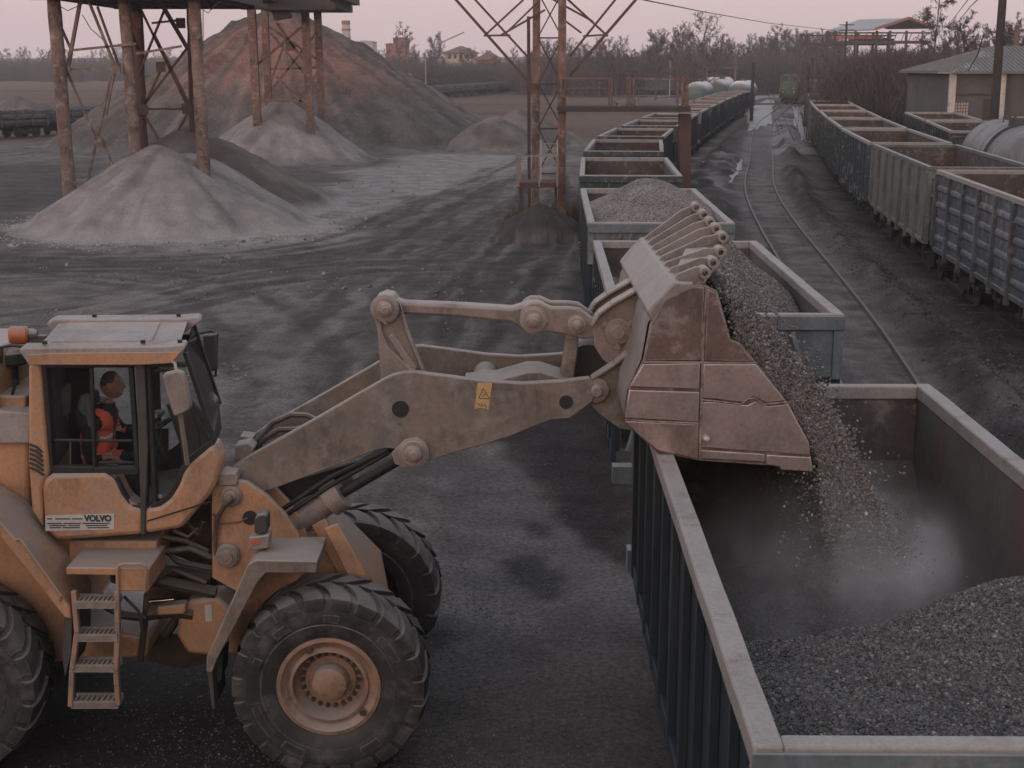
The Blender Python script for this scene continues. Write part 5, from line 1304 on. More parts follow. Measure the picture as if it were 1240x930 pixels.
# vest: inflated copy of the torso only
bm = bmesh.new(); bm.from_mesh(m2)
axis = lambda z: q3(117, 540).x + (z - q3(0, 540).z) * .16
z0v, z1v = q3(0, 556).z, q3(0, 493).z
bmesh.ops.subdivide_edges(bm, edges=bm.edges[:], cuts=1, use_grid_fill=True)
dl = []
for f in bm.faces:
    c = f.calc_center_median(); f.smooth = True; fr = c.x - axis(c.z)
    gap = fr > .03 and abs(c.y - YD) < .018 + max(0, (c.z - q3(0, 524).z)) * .42
    arm = abs(c.y - YD) > .185 or (abs(c.y - YD) > .135 and abs(fr) < .045 and c.z > q3(0, 528).z and c.z < q3(0, 508).z)
    leg_ = fr > .22 or (abs(c.y - YD) > .16 and c.z < q3(0, 530).z)
    if not (z0v < c.z < z1v) or gap or arm or leg_: dl.append(f)
    else: f.material_index = 1 if abs(c.z - q3(0, 526).z - (fr - .1) * .3) < .02 or abs(c.z - q3(0, 547).z) < .018 else 0
bmesh.ops.delete(bm, geom=dl, context='FACES'); bm.normal_update()
for v in bm.verts: v.co += v.normal * .014
for v in bm.verts: v.co -= per_loc
vm = bpy.data.meshes.new('safety_vest'); bm.to_mesh(vm); bm.free(); vm.materials.append(MT['vest']); vm.materials.append(MT['reflect'])
vo = bpy.data.objects.new('safety_vest', vm); COL.objects.link(vo); vo.parent = per
so = vo.modifiers.new('solid', 'SOLIDIFY'); so.thickness = .008; so.offset = 1
# ============================================================ gravel
CUBE = np.array([(-1, -1, -1), (1, -1, -1), (1, 1, -1), (-1, 1, -1), (-1, -1, 1), (1, -1, 1), (1, 1, 1), (-1, 1, 1)], float) * .5
CF = np.array([(0, 3, 2, 1), (4, 5, 6, 7), (0, 1, 5, 4), (1, 2, 6, 5), (2, 3, 7, 6), (3, 0, 4, 7)])
MT['stone'] = M('crushed stone', (.2, .2, .2), (.75, .75, .76), 30, .8, bump=0, attr='tone', fine=0, spec=.3)
def stones(name, P, size, mat, base=(.20, .18, .178), var=.5, parent=None):
    n = len(P)
    V = CUBE[None] * RNG.uniform(.55, 1.3, (n, 1, 3)) + RNG.uniform(-.17, .17, (n, 8, 3))
    q = RNG.normal(size=(n, 4)); q /= np.linalg.norm(q, axis=1, keepdims=True)
    w, x, y, z = q.T
    R = np.stack([1 - 2 * (y * y + z * z), 2 * (x * y - z * w), 2 * (x * z + y * w), 2 * (x * y + z * w), 1 - 2 * (x * x + z * z), 2 * (y * z - x * w), 2 * (x * z - y * w), 2 * (y * z + x * w), 1 - 2 * (x * x + y * y)], -1).reshape(n, 3, 3)
    V = np.einsum('nij,nkj->nki', R, V) * (size * RNG.uniform(.55, 1.25, n) if np.isscalar(size) else size)[:, None, None] + np.asarray(P)[:, None, :]
    F = (CF[None] + (np.arange(n) * 8)[:, None, None]).reshape(-1, 4)
    t = RNG.lognormal(0, var * .6, n)[:, None]
    hue = RNG.uniform(-1, 1, (n, 1)) * np.array([[.05, 0, -.04]])
    c = np.clip(np.array(base)[None] * t * (1 + hue * 2), .02, .6)
    return npmesh(name, V.reshape(-1, 3), F, mat, False, np.repeat(c, 8, 0), parent)
def hgrid(f, x0, x1, y0, y1, st):
    a, b = np.meshgrid(np.arange(x0, x1 + st / 2, st), np.arange(y0, y1 + st / 2, st)); h = f(a, b)
    i = np.arange(a.size).reshape(a.shape)
    return np.stack([a, b, h], -1).reshape(-1, 3), np.stack([i[:-1, :-1], i[:-1, 1:], i[1:, 1:], i[1:, :-1]], -1).reshape(-1, 4)
MT['gravel'] = M('crushed gravel heap', (.20, .178, .17), (.15, .135, .13), 1.2, .9, bump=1.0, bscale=34, fine=.5)
def gravel_mat(name, c, scale):
    m = bpy.data.materials.new(name); m.use_nodes = True; t = m.node_tree; n = t.nodes; L = t.links; b = n['Principled BSDF']; b.inputs['Roughness'].default_value = .85; b.inputs['Specular IOR Level'].default_value = .25
    tc = n.new('ShaderNodeTexCoord'); v = n.new('ShaderNodeTexVoronoi'); v.inputs['Scale'].default_value = scale; L.new(tc.outputs['Object'], v.inputs['Vector'])
    s = n.new('ShaderNodeSeparateColor'); L.new(v.outputs['Color'], s.inputs[0])
    r = n.new('ShaderNodeValToRGB'); r.color_ramp.elements[0].color = rgb(tuple(k * .42 for k in c)); r.color_ramp.elements[1].color = rgb(tuple(k * 1.7 for k in c))
    L.new(s.outputs[0], r.inputs[0])
    nz = n.new('ShaderNodeTexNoise'); nz.inputs['Scale'].default_value = 1.3; L.new(tc.outputs['Object'], nz.inputs['Vector'])
    mx = n.new('ShaderNodeMix'); mx.data_type = 'RGBA'; mx.blend_type = 'MULTIPLY'; mr = n.new('ShaderNodeMapRange'); mr.inputs[1].default_value = .35; mr.inputs[2].default_value = .7; L.new(nz.outputs[0], mr.inputs[0]); L.new(mr.outputs[0], mx.inputs[0])
    L.new(r.outputs[0], mx.inputs[6]); mx.inputs[7].default_value = (.72, .70, .70, 1); L.new(mx.outputs[2], b.inputs['Base Color'])
    bp = n.new('ShaderNodeBump'); bp.inputs['Strength'].default_value = 1; bp.inputs['Distance'].default_value = .02; bp.invert = True; L.new(v.outputs['Distance'], bp.inputs['Height']); L.new(bp.outputs[0], b.inputs['Normal'])
    return m
MT['gv1'] = gravel_mat('grey crushed gravel', (.085, .08, .081), 40)
MT['gv2'] = gravel_mat('pinkish crushed gravel', (.185, .162, .152), 36)
MT['gv4'] = gravel_mat('fine pouring gravel', (.15, .138, .13), 60)
MT['gv3'] = gravel_mat('pinkish fine gravel', (.19, .163, .152), 32)
# heap in the front wagon
def h1(x, y):
    ridge = 2.44 + .60 * np.exp(-((x - 3.35) / .95) ** 2) + .12 * np.exp(-((x - 1.6) / .7) ** 2) * sstep(9, 7.5, y)
    near = 2.72 - .06 * (x - 2.7) ** 2
    k = sstep(8.9, 7.4, y)
    top = ridge * (1 - k) + np.maximum(near, ridge * .4 + near * .6) * k
    crest = 9.15 + .25 * np.sin(x * 1.3) + .25 * (x - 2.5) * .3
    z = top - .70 * (np.sqrt((np.maximum(y - crest + .35, 0)) ** 2 + .02) - .14) * sstep(crest - .4, crest, y)
    z2 = 1.32 + .55 * np.exp(-((x - 2.95) ** 2 + (y - 12.2) ** 2) / 1.3)
    return np.maximum(z, z2) + (fbm(x * 2, y * 2, 111, 3) - .5) * .12
V, F = hgrid(h1, 1.30, 4.06, 6.42, 14.05, .06)
gh = npmesh('gravel_heap', V, F, MT['gv1'], True)
tag(gh, 'grey crushed gravel heap filling the near half of the front wagon', 'gravel heap')
n = 165000
px_ = RNG.uniform(1.33, 4.03, n); py_ = 6.44 + (12.8 - 6.44) * RNG.uniform(0, 1, n) ** 1.15
P = np.stack([px_, py_, h1(px_, py_) + RNG.uniform(-.004, .008, n)], -1)
o = stones('loose_gravel', P, .016, MT['stone'], (.112, .106, .105), .6); o['kind'] = 'stuff'; o['label'] = 'loose grey crushed stones lying on the heap in the front wagon'; o['category'] = 'gravel'
def h2(x, y):
    a = 3.95 - .82 * np.sqrt((x - 2.95) ** 2 + ((y - 21.8) * .55) ** 2 + .05)
    b_ = 2.55 + 0 * x
    c = 2.78 - .25 * np.abs(x - 3.2) - .12 * (y - 18.5)
    return np.maximum(np.maximum(a, b_ - .1 * (x < 2)), c) + (fbm(x * 1.5, y * 1.5, 113, 4) - .5) * .22
V, F = hgrid(h2, 1.50, 4.25, 18.6, 26.1, .07)
tag(npmesh('gravel_heap', V, F, MT['gv2'], True), 'pinkish gravel heap in the second wagon right behind the raised bucket', 'gravel heap')
n = 16000; a_ = RNG.uniform(1.55, 4.2, n); b2 = RNG.uniform(18.62, 24, n)
o = stones('loose_gravel', np.stack([a_, b2, h2(a_, b2) + .002], -1), .026, MT['stone'], (.175, .155, .147), .5); o['kind'] = 'stuff'; o['label'] = 'loose pinkish stones on the heap in the second wagon'; o['category'] = 'gravel'
def h3(x, y):
    a = 3.98 - .58 * np.sqrt((x - 3.2) ** 2 + ((y - 33.2) * .75) ** 2 + .25)
    return np.maximum(a, 2.5 - .04 * np.abs(y - 33)) + (fbm(x * 1.2, y * 1.2, 117, 4) - .5) * .2
V, F = hgrid(h3, 1.80, 4.66, 29.75, 37.3, .08)
tag(npmesh('gravel_heap', V, F, MT['gv3'], True), 'tall rounded pinkish gravel heap rising out of the third wagon', 'gravel heap')
# gravel pouring out of the bucket
Lf = [(876, 352), (888, 412), (916, 442), (955, 490), (983, 545), (990, 590), (996, 640), (1010, 690), (1018, 705)]
Rt = [(884, 350), (915, 385), (958, 432), (1000, 490), (1030, 555), (1052, 610), (1070, 655), (1082, 685), (1084, 705)]
LX = np.array([D(u, v, 12.0) for u, v in Lf]); RX = np.array([D(u, v, 12.0) for u, v in Rt])
ks = np.linspace(0, 1, len(Lf))
def flow(k, f):
    l = np.stack([np.interp(k, ks, LX[:, i]) for i in (0, 1)], -1); r = np.stack([np.interp(k, ks, RX[:, i]) for i in (0, 1)], -1)
    return l + (r - l) * f[:, None]
n = 270000
k = RNG.uniform(0, 1, n) ** .62
f = np.where(RNG.uniform(0, 1, n) < .93, RNG.uniform(-.05, 1, n), RNG.normal(.5, .42, n))
xz = flow(k, f); spread = sstep(.55, 1, k)
Yp = 11.66 + RNG.uniform(0, 1, n) ** 1.9 * 2.6
xz += RNG.normal(0, .02, (n, 2)) + RNG.normal(0, .035, (n, 2)) * spread[:, None]
P = np.stack([xz[:, 0], Yp, xz[:, 1]], -1)
keep = ~((P[:, 0] > 4.05)) & (RNG.uniform(0, 1, n) > spread * .1)
P = P[keep]
o = stones('falling_gravel', P, .015, MT['stone'], (.19, .178, .172), .55); o['kind'] = 'stuff'; o['label'] = 'stream of gravel sliding out of the bucket and falling into the front wagon'; o['category'] = 'falling gravel'
b = MB(); vs = []; N_ = 12                             # dense core of the pour
for i, k_ in enumerate(np.linspace(.02, .93, N_)):
    t_ = .12 + .10 * max(0, k_ - .5); lx = flow(np.array([k_]), np.array([t_]))[0]; rx = flow(np.array([k_]), np.array([1 - t_ * 1.6]))[0]
    for (xx, zz), yy in ((lx, 11.72), (rx, 11.72), (rx, 13.9), (lx, 13.9)): vs.append((xx, yy + (.12 + .25 * k_) * (1 if yy < 12 else -1), zz))
b.add(vs, [(i * 4 + j, i * 4 + (j + 1) % 4, i * 4 + 4 + (j + 1) % 4, i * 4 + 4 + j) for i in range(N_ - 1) for j in range(4)] + [(0, 1, 2, 3), tuple((N_ - 1) * 4 + j for j in (3, 2, 1, 0))])
oc_ = b.build('gravel_curtain', MT['gv4']); oc_['kind'] = 'stuff'; oc_['label'] = 'dense core of the gravel stream pouring out of the bucket'; oc_['category'] = 'falling gravel'
# body of the load still in the bucket
b = MB(); ld_ = [(822, 352), (862, 352), (884, 410), (918, 441), (958, 491), (984, 556), (940, 560), (850, 552), (800, 540), (770, 515), (768, 470), (790, 400), (806, 365)]
b.prism([D(u, v, B0) for u, v in ld_], B0 + .06, B1 - .06); o = b.build('gravel_load', MT['gv2'], None); tag(o, 'gravel load still inside the tipped loader bucket', 'gravel load')
n = 900; u_ = RNG.uniform(930, 1100, n); v_ = RNG.uniform(560, 715, n); y_ = RNG.uniform(11.3, 12.6, n)
pp = np.array([(D(a, b_, c)[0], c, D(a, b_, c)[1]) for a, b_, c in zip(u_, v_, y_)])
dd = RNG.uniform(0, 1, n) < np.exp(-np.abs(u_ - (1000 + (v_ - 560) * .35)) / 35)
o = stones('flying_stones', pp[dd], .016, MT['stone'], (.30, .24, .21), .5); o['kind'] = 'stuff'; o['label'] = 'stray pebbles flying beside the falling gravel stream'; o['category'] = 'falling gravel'
# scattered stones on the spill beside the wagon
n = 26000; a_ = RNG.normal(-.9, 1.6, n); b2 = RNG.normal(12, 4.5, n); kk = (a_ < .95) & (b2 > 7); a_ = a_[kk]; b2 = b2[kk]
z_ = np.array([ground_z(p, q) for p, q in zip(a_, b2)])
o = stones('loose_gravel', np.stack([a_, b2, z_ + .002], -1), .012, MT['stone'], (.13, .122, .12), .5); o['kind'] = 'stuff'; o['label'] = 'loose crushed stones on the ground between loader and front wagon'; o['category'] = 'gravel'
# clods on the mud bank at the right
n = 5000; b2 = RNG.uniform(12, 60, n); a_ = np.interp(b2, PT.y, PT.x) + RNG.uniform(1.2, 3.6, n)
z_ = np.array([ground_z(p, q) for p, q in zip(a_, b2)])
o = stones('mud_clods', np.stack([a_, b2, z_], -1), RNG.uniform(.015, .06, n), MT['stone'], (.085, .078, .075), .4); o['kind'] = 'stuff'; o['label'] = 'dark clods of mud on the bank beside the empty track'; o['category'] = 'mud'

# lumps rolled to the foot of the heaps, and stones lying about the yard
n = 5200; u_ = RNG.uniform(-30, 640, n); v_ = 188 + RNG.uniform(0, 1, n) ** 1.4 * 300
pp = [G(a, b_) for a, b_ in zip(u_, v_)]; pp = np.array([(x, y, ground_z(x, y)) for x, y in pp])
kk = fbm(pp[:, 0] * .25, pp[:, 1] * .25, 141, 4) > .52; pp = pp[kk]
o = stones('scattered_stones', pp, RNG.lognormal(-3.5, .55, len(pp)).clip(.012, .16), MT['stone'], (.16, .145, .138), .5); o['kind'] = 'stuff'; o['label'] = 'loose stones and lumps scattered over the dusty yard'; o['category'] = 'stones'
cx_, cy_ = D(190, 181, 57)[0], 57
th = RNG.uniform(0, 2 * pi, 2600); rr = RNG.normal(6.3, 1.0, 2600)
pp = np.array([(cx_ + r_ * math.cos(t_), cy_ + r_ * math.sin(t_) * .95, 0) for r_, t_ in zip(rr, th)]); pp[:, 2] = [ground_z(x, y) for x, y in pp[:, :2]]
o = stones('scattered_stones', pp, RNG.lognormal(-3.3, .5, len(pp)).clip(.02, .18), MT['stone'], (.30, .275, .26), .4); o['kind'] = 'stuff'; o['label'] = 'pale lumps rolled to the foot of the front sand pile'; o['category'] = 'stones'
# dust rising in the front wagon
def volume_mat(name, color, build):
    m = bpy.data.materials.new(name); m.use_nodes = True; t = m.node_tree; n = t.nodes; L = t.links; n.clear()
    o = n.new('ShaderNodeOutputMaterial'); v = n.new('ShaderNodeVolumePrincipled'); v.inputs['Color'].default_value = rgb(color); v.inputs['Anisotropy'].default_value = .1
    build(n, L, v); L.new(v.outputs[0], o.inputs['Volume']); return m
def dust_build(n, L, v):
    """soft ring of dust thrown out round the foot of the falling gravel, plus a thin general cloud"""
    tc = n.new('ShaderNodeTexCoord'); s = n.new('ShaderNodeSeparateXYZ')
    nz = n.new('ShaderNodeTexNoise'); nz.inputs['Scale'].default_value = 1.9; nz.inputs['Detail'].default_value = 6; nz.inputs['Roughness'].default_value = .62; L.new(tc.outputs['Object'], nz.inputs['Vector'])
    wv = n.new('ShaderNodeVectorMath'); wv.operation = 'MULTIPLY_ADD'; L.new(nz.outputs[1], wv.inputs[0]); wv.inputs[1].default_value = (.75, .75, .4); L.new(tc.outputs['Object'], wv.inputs[2])
    L.new(wv.outputs[0], s.inputs[0])
    def m(op, a, b_=None):
        x = n.new('ShaderNodeMath'); x.operation = op
        for i, q in ((0, a), (1, b_)):
            if q is None: continue
            if isinstance(q, (int, float)): x.inputs[i].default_value = q
            else: L.new(q, x.inputs[i])
        return x.outputs[0]
    x = m('SUBTRACT', s.outputs[0], .52 + .37); y = m('SUBTRACT', s.outputs[1], .60 + .37); z = m('SUBTRACT', s.outputs[2], .02 + .2)
    r = m('SQRT', m('ADD', m('POWER', m('DIVIDE', x, .68), 2), m('POWER', m('DIVIDE', y, 1.05), 2)))
    d2 = m('ADD', m('POWER', m('DIVIDE', m('SUBTRACT', r, 1.0), .14), 2), m('POWER', m('DIVIDE', z, .21), 2))
    ring = m('EXPONENT', m('MULTIPLY', d2, -1))
    side = n.new('ShaderNodeMapRange'); side.inputs[1].default_value = -1.0; side.inputs[2].default_value = .5; side.inputs[3].default_value = .85; L.new(x, side.inputs[0])
    mr = n.new('ShaderNodeMapRange'); mr.inputs[1].default_value = .40; mr.inputs[2].default_value = .66; L.new(nz.outputs[0], mr.inputs[0])
    ring = m('MULTIPLY', m('MULTIPLY', ring, side.outputs[0]), m('ADD', m('MULTIPLY', mr.outputs[0], 5.0), .5))
    ln = n.new('ShaderNodeVectorMath'); ln.operation = 'LENGTH'; mp = n.new('ShaderNodeMapping'); mp.inputs['Scale'].default_value = (1 / 1.5, 1 / 2.2, 1 / 1.1); L.new(tc.outputs['Object'], mp.inputs[0]); L.new(mp.outputs[0], ln.inputs[0])
    fo = n.new('ShaderNodeMapRange'); fo.inputs[1].default_value = 1.0; fo.inputs[2].default_value = .3; L.new(ln.outputs['Value'], fo.inputs[0])
    cloud = m('MULTIPLY', fo.outputs[0], m('ADD', m('MULTIPLY', mr.outputs[0], .75), .10))
    L.new(m('ADD', ring, cloud), v.inputs['Density'])
MT['dustvol'] = volume_mat('grey dust in the air', (.96, .94, .93), dust_build)
b = MB(); b.box(1.33, 4.03, 10.0, 14.02, 1.30, 3.05); 
dm = b.build('dust_cloud', MT['dustvol']); 
for v in dm.data.vertices: v.co -= Vector((2.75, 11.9, 1.9))
dm.location = (2.75, 11.9, 1.9)
dm['kind'] = 'stuff'; dm['label'] = 'pale dust swirling up inside the front wagon'; dm['category'] = 'dust'
# ============================================================ towers
def round_bar(b, p, q, r, n=8, mi=0): b.tube([p, q], r, n, mi)
tw = thing('conveyor_tower', 'left rusty conveyor tower standing in the pale sand pile', 'conveyor tower', (-16.5, 60, 0))
YA, YB = 56.5, 65
legs = [((60, -60, YA), (87, 262, YA), .27), ((146, -60, YA + .6), (168, 246, YA + .6), .235), ((231, -60, YA + .2), (250, 252, YA + .2), .24), ((163, -60, YB), (172, 185, YB), .27), ((231, -60, YB + .5), (236, 170, YB + .5), .24)]
for (u0, v0, y0), (u1, v1, y1), r in legs:
    b = MB(); p, q = Vector(P3(u0, v0, y0)), Vector(P3(u1, v1, y1))
    ex = q + (q - p).normalized() * 1.8
    nseg = 26; pts = [p + (ex - p) * i / nseg for i in range(nseg + 1)]
    b.tube(pts, [r * RNG.uniform(.92, 1.1) for _ in pts], 12)
    b.build('leg', MT['conc'] if y0 < 60 else MT['rustbar'], tw)
def brace(b, u0, v0, u1, v1, Y0, Y1=None, w=.13): b.bar(P3(u0, v0, Y0), P3(u1, v1, Y1 or Y0), w, w * .7)
b = MB()
for q in ((82, 84, 99, -8, .17), (82, 84, 76, 105, .16), (72, 28, 86, 60, .12), (103, -10, 140, 82, .13), (86, 61, 165, 53, .13), (82, 84, 142, 83, .1), (82, 88, 106, 145, .11), (139, 85, 128, 140, .12), (121, 150, 101, 245, .13), (125, 170, 148, 232, .11), (108, 150, 122, 175, .11), (134, 92, 118, 172, .10), (165, 65, 220, 56, .12)):
    brace(b, *q[:4], YA + .3, w=q[4])
for u, v in ((80, 82), (141, 83), (120, 172)): x, z = D(u, v, YA + .2); b.box(x - .17, x + .17, YA + .1, YA + .2, z - .2, z + .2)
b.build('front_bracing', MT['conc'], tw, .0)
b = MB()
for q in ((170, 10, 228, 130), (200, 10, 160, 110), (172, 130, 233, 50), (184, 28, 222, 24), (174, 132, 232, 132), (196, 82, 176, 126), (186, 40, 232, 132), (174, 138, 192, 168), (228, 136, 216, 158), (182, 10, 148, -20), (118, 8, 145, 82)):
    brace(b, *q, YB - .2, w=.13)
for u, v in ((195, 81), (174, 133), (226, 132), (166, 28), (219, 28)): x, z = D(u, v, YB - .3); b.box(x - .2, x + .2, YB - .38, YB - .28, z - .22, z + .22)
brace(b, 190, -5, 228, 60, YA + 1, YB - 1, .15); brace(b, 150, 20, 168, 60, YA + .6, YB, .15); brace(b, 235, 30, 232, 50, YA, YB, .15)
b.build('rear_bracing', MT['rustbar'], tw)
b = MB(); x0, z = D(46, -2, YA); x1, _ = D(262, -2, YA)
b.box(x0, x1, YA - 1.2, YB + 2, z + .15, z + .5); b.box(x0, x1, YA - 1.0, YA - .8, z - .1, z + .149); b.box(x0 + .3, x1 - .2, YB + 1, YB + 1.2, z - .05, z + .149)
for i in range(9): xx = x0 + .3 + i * .85; b.box(xx, xx + .12, YA - .79, YB + .99, z - .02, z + .148)
b.build('deck', MT['bargrey'], tw)
b = MB()
for pts in ([(70, 6), (82, 13), (100, 5)], [(100, 18), (110, 35), (125, 48)], [(240, 8), (252, 16), (262, 4)], [(245, -2), (256, 12), (268, 0)], [(246, 12), (246, 60)], [(58, 2), (64, 8), (72, 2)]):
    b.tube([P3(u, v, YA - .5) for u, v in pts], .018, 5)
b.build('cable', MT['bargrey'], tw)
# conveyor gallery joining the two towers
cv = thing('conveyor_gallery', 'thin conveyor gallery running between the tops of the two rusty towers', 'conveyor', (-13, 75, 9))
b = MB(); p = Vector(P3(240, -14, 62)); q = Vector(P3(330, -2, 96)); b.bar(p, q, 1.4, .4); b.bar(p + Vector((.8, 0, .5)), q + Vector((.8, 0, .5)), .08); b.build('belt_frame', MT['rustcol'], cv)
t2 = thing('conveyor_tower', 'second rusty tower with a conveyor head, standing before the big mound', 'conveyor tower', (-17.5, 98, 0))
for (u0, v0), (u1, v1), Y, r in (((304, 2), (315, 200), 95.5, .34), ((369, 2), (379, 200), 95.5, .32), ((320, 4), (326, 118), 101, .3), ((384, 2), (390, 130), 101, .32)):
    b = MB(); b.bar(P3(u0, v0, Y), P3(u1, v1 + 14, Y), r * 1.5, r * 1.5); b.build('leg', MT['rustcol'], t2)
b = MB()
for u0, v0, u1, v1, Y in ((313, 122, 376, 122, 95.5), (326, 84, 386, 82, 101), (328, 40, 384, 108, 101), (386, 36, 328, 110, 101), (310, 80, 368, 30, 96), (342, 60, 322, 115, 96), (322, 30, 384, 72, 101), (335, 28, 376, 84, 96), (334, 92, 366, 124, 95.5), (386, 84, 366, 116, 98)):
    brace(b, u0, v0, u1, v1, Y, w=.2)
x, z = D(352, 56, 96); b.box(x - .3, x + .3, 95.9, 96.1, z - .3, z + .3)
b.build('bracing', MT['rustcol'], t2)
b = MB(); x0, z = D(298, 6, 92); x1, _ = D(404, 6, 92); b.box(x0, x1, 90.5, 103, z - .1, z + .35); b.box(x0, x1 + .3, 90.2, 90.49, z - .35, z + .1); b.box(x0 + 3, x1 + .6, 91, 102, z + .351, z + .75)
for s in range(6): b.cyl((x0 + .4 + s * .9, 90.45, z - .4), (x0 + .4 + s * .9, 90.45, z), .1, 8)
b.build('deck', MT['bargrey'], t2)
b = MB(); b.px([(328, 12), (349, 10), (352, 21), (332, 25)], 92.5, .8); b.build('hopper_box', MT['greyblack'], t2, .03)

# lattice tower with branching struts and service platform
YG = 55
lt = thing('lattice_tower', 'tall rusty lattice tower with spread V struts behind the hopper wagons', 'lattice tower', (1.4, YG, 0))
for (u0, v0, u1, v1, Y, w, mt) in ((650, -90, 648, 262, YG + 1, .27, 'conc'), (681, -90, 680, 262, YG, .29, 'rustcol'), (640, 20, 641, 250, YG + 3, .13, 'rustbar')):
    b = MB(); b.bar(P3(u0, v0, Y), P3(u1, v1 + 22, Y), w, w); 
    if w > .2: b.bar(P3(u0 + 4, v0, Y - .02), P3(u1 + 4, v1 + 22, Y - .02), .05, w + .06)
    b.build('leg', MT[mt], lt)
b = MB()
for q in ((540, -14, 648, 108, .19), (660, 12, 606, 43, .14), (572, -4, 640, 70, .15), (615, 38, 652, 2, .12), (586, 43, 618, 43, .12), (586, 44, 640, -6, .13), (780, -12, 690, 92, .19), (686, -2, 736, 44, .14), (748, -4, 690, 68, .15), (706, 44, 734, 42, .12), (718, 26, 660, -6, .13), (704, 40, 680, 22, .12)):
    brace(b, *q[:4], YG + .5, w=q[4] * .8)
b.build('strut', MT['rustbar'], lt)
b = MB()
for v0 in (-60, -8, 48, 102, 156):
    brace(b, 652, v0, 680, v0 + 52, YG + .6, w=.07); brace(b, 680, v0, 652, v0 + 52, YG + .8, w=.07); brace(b, 652, v0 + 54, 680, v0 + 54, YG + .5, w=.08)
b.build('lattice', MT['bargrey'], lt)
gp = thing('service_platform', 'rusty service platform on a thick column spanning over the hopper wagons', 'platform', (6.7, YG, 0))
x0, zt = D(676, 129, YG - .3); x1, zb = D(836, 135.5, YG - .3)
b = MB(); b.box(x0, x1, YG - .32, YG - .2, zb, zt); b.box(x0, x1, YG + 1.1, YG + 1.22, zb, zt); b.box(x0, x1, YG - .199, YG + 1.099, zt - .06, zt - .01)
for i in range(12): xx = x0 + .2 + i * .4; b.box(xx, xx + .03, YG - .199, YG + 1.099, zt - .0095, zt + .004)
b.build('deck', MT['bargrey'], gp)
b = MB(); b.px([(823, 138), (837, 138), (837, 320), (823, 320)], YG, .5); b.build('column', MT['rustbar'], gp, .02)
b = MB(); b.px([(826, 92), (834, 92), (834, 129), (826, 129)], YG, .25); b.build('post', MT['rustcol'], gp)
b = MB(); zt2 = D(0, 95, YG)[1]; zm = D(0, 107, YG)[1]
for Y in (YG - .25, YG + 1.15):
    for ua, ub in ((680, 742), (764, 828)):
        xa, xb = D(ua, 0, YG)[0], D(ub, 0, YG)[0]
        b.bar((xa, Y, zt2), (xb, Y, zt2), .036); b.bar((xa, Y, zm), (xb, Y, zm), .02); b.bar((xa, Y, (zm + zt) / 2), (xb, Y, (zm + zt) / 2), .02)
        for xx in (xa, xb): b.bar((xx, Y, zt), (xx, Y, zt2 + .02), .06)
        b.build('railing', MT['rustcol'], gp); b = MB()
for u in (764, 768): x = D(u, 0, YG)[0]; b.bar((x, YG - .3, zt), (x, YG - .3, zt2 + .04), .05)
b.build('toe_post', MT['rustcol'], gp)
b = MB()
for i in range(26):
    u = RNG.uniform(743, 772); x = D(u, 0, YG)[0]; zz = zt + RNG.uniform(0, .25); b.tube([(x, YG - .2, zz), (x + RNG.uniform(-.2, .2), YG - .1, zz + RNG.uniform(-.2, .15)), (x + RNG.uniform(-.3, .3), YG - .2, zz + RNG.uniform(-.15, .2))], .02, 5)
b.build('winch_gear', MT['linkdust'], gp)
sp = thing('ladder_platform', 'small rusty platform with handrail and ladder at the foot of the lattice tower', 'platform', (.6, 53.5, 0))
b = MB(); b.px([(626, 221), (676, 221), (676, 227), (626, 228)], 53.2, 1.4); b.build('deck', MT['rustbar'], sp)
b = MB()
for u, Y in ((627, 53.2), (653, 53.2), (675, 53.2), (629, 54.5)): b.bar(P3(u, 186, Y), P3(u, 226, Y), .06 if u > 630 else .12)
b.bar(P3(627, 189, 53.2), P3(675, 189, 53.2), .05); b.bar(P3(653, 187, 53.2), P3(675, 187, 53.2), .04); b.build('handrail', MT['linkdust'], sp)
b = MB(); b.bar(P3(631, 226, 53.3), P3(631, 262, 53.3), .14)
b.bar(P3(673, 226, 53.6), P3(673, 270, 53.6), .1); b.build('support', MT['bargrey'], sp)
b = MB()
for u in (655, 675): b.bar(P3(u, 170, 54.8), P3(u + (0), 222, 53.9), .05)
for i in range(7): v = 174 + i * 7; b.bar(P3(655, v, 54.8 - i * .12), P3(675, v, 54.8 - i * .12), .035)
b.build('ladder', MT['linkdust'], sp)
# weeds at the tower foot
def weed_clump(x, y, z, n, h, mat, label):
    V = []; F = []
    for i in range(n):
        a = RNG.uniform(0, 2 * pi); r = RNG.uniform(0, .55) ** .7; hh = h * RNG.uniform(.4, 1); w = .012
        bx, by = x + r * math.cos(a), y + r * math.sin(a); tx, ty = bx + RNG.normal(0, .25), by + RNG.normal(0, .25)
        c = RNG.uniform(0, pi); dx, dy = math.cos(c) * w, math.sin(c) * w
        k = len(V); V += [(bx - dx, by - dy, z), (bx + dx, by + dy, z), (tx + dx * .5, ty + dy * .5, z + hh), (tx - dx * .5, ty - dy * .5, z + hh)]; F.append((k, k + 1, k + 2, k + 3))
    o = npmesh('weed_clump', V, F, mat); tag(o, label, 'weeds', 'dry weeds round the lattice tower')
for i, (u, v, n, h) in enumerate(((633, 252, 160, .9), (650, 250, 120, .7), (668, 255, 200, 1.0), (697, 246, 200, 1.1), (690, 262, 140, .8), (622, 262, 90, .6))):
    x, y = G(u, v); y = min(y, 58)
    x = (u - 620) / 1722 * y * 1.0
    weed_clump(x, y, 0, n, h, MT['drygrass'], ['dry weeds left of the ladder platform leg', 'short dry weeds under the ladder platform', 'dry weeds at the ladder under the lattice tower', 'tall dry weeds between lattice tower and hopper wagons', 'low dry weeds before the lattice tower foot', 'sparse dry stalks at the left of the ladder platform'][i])
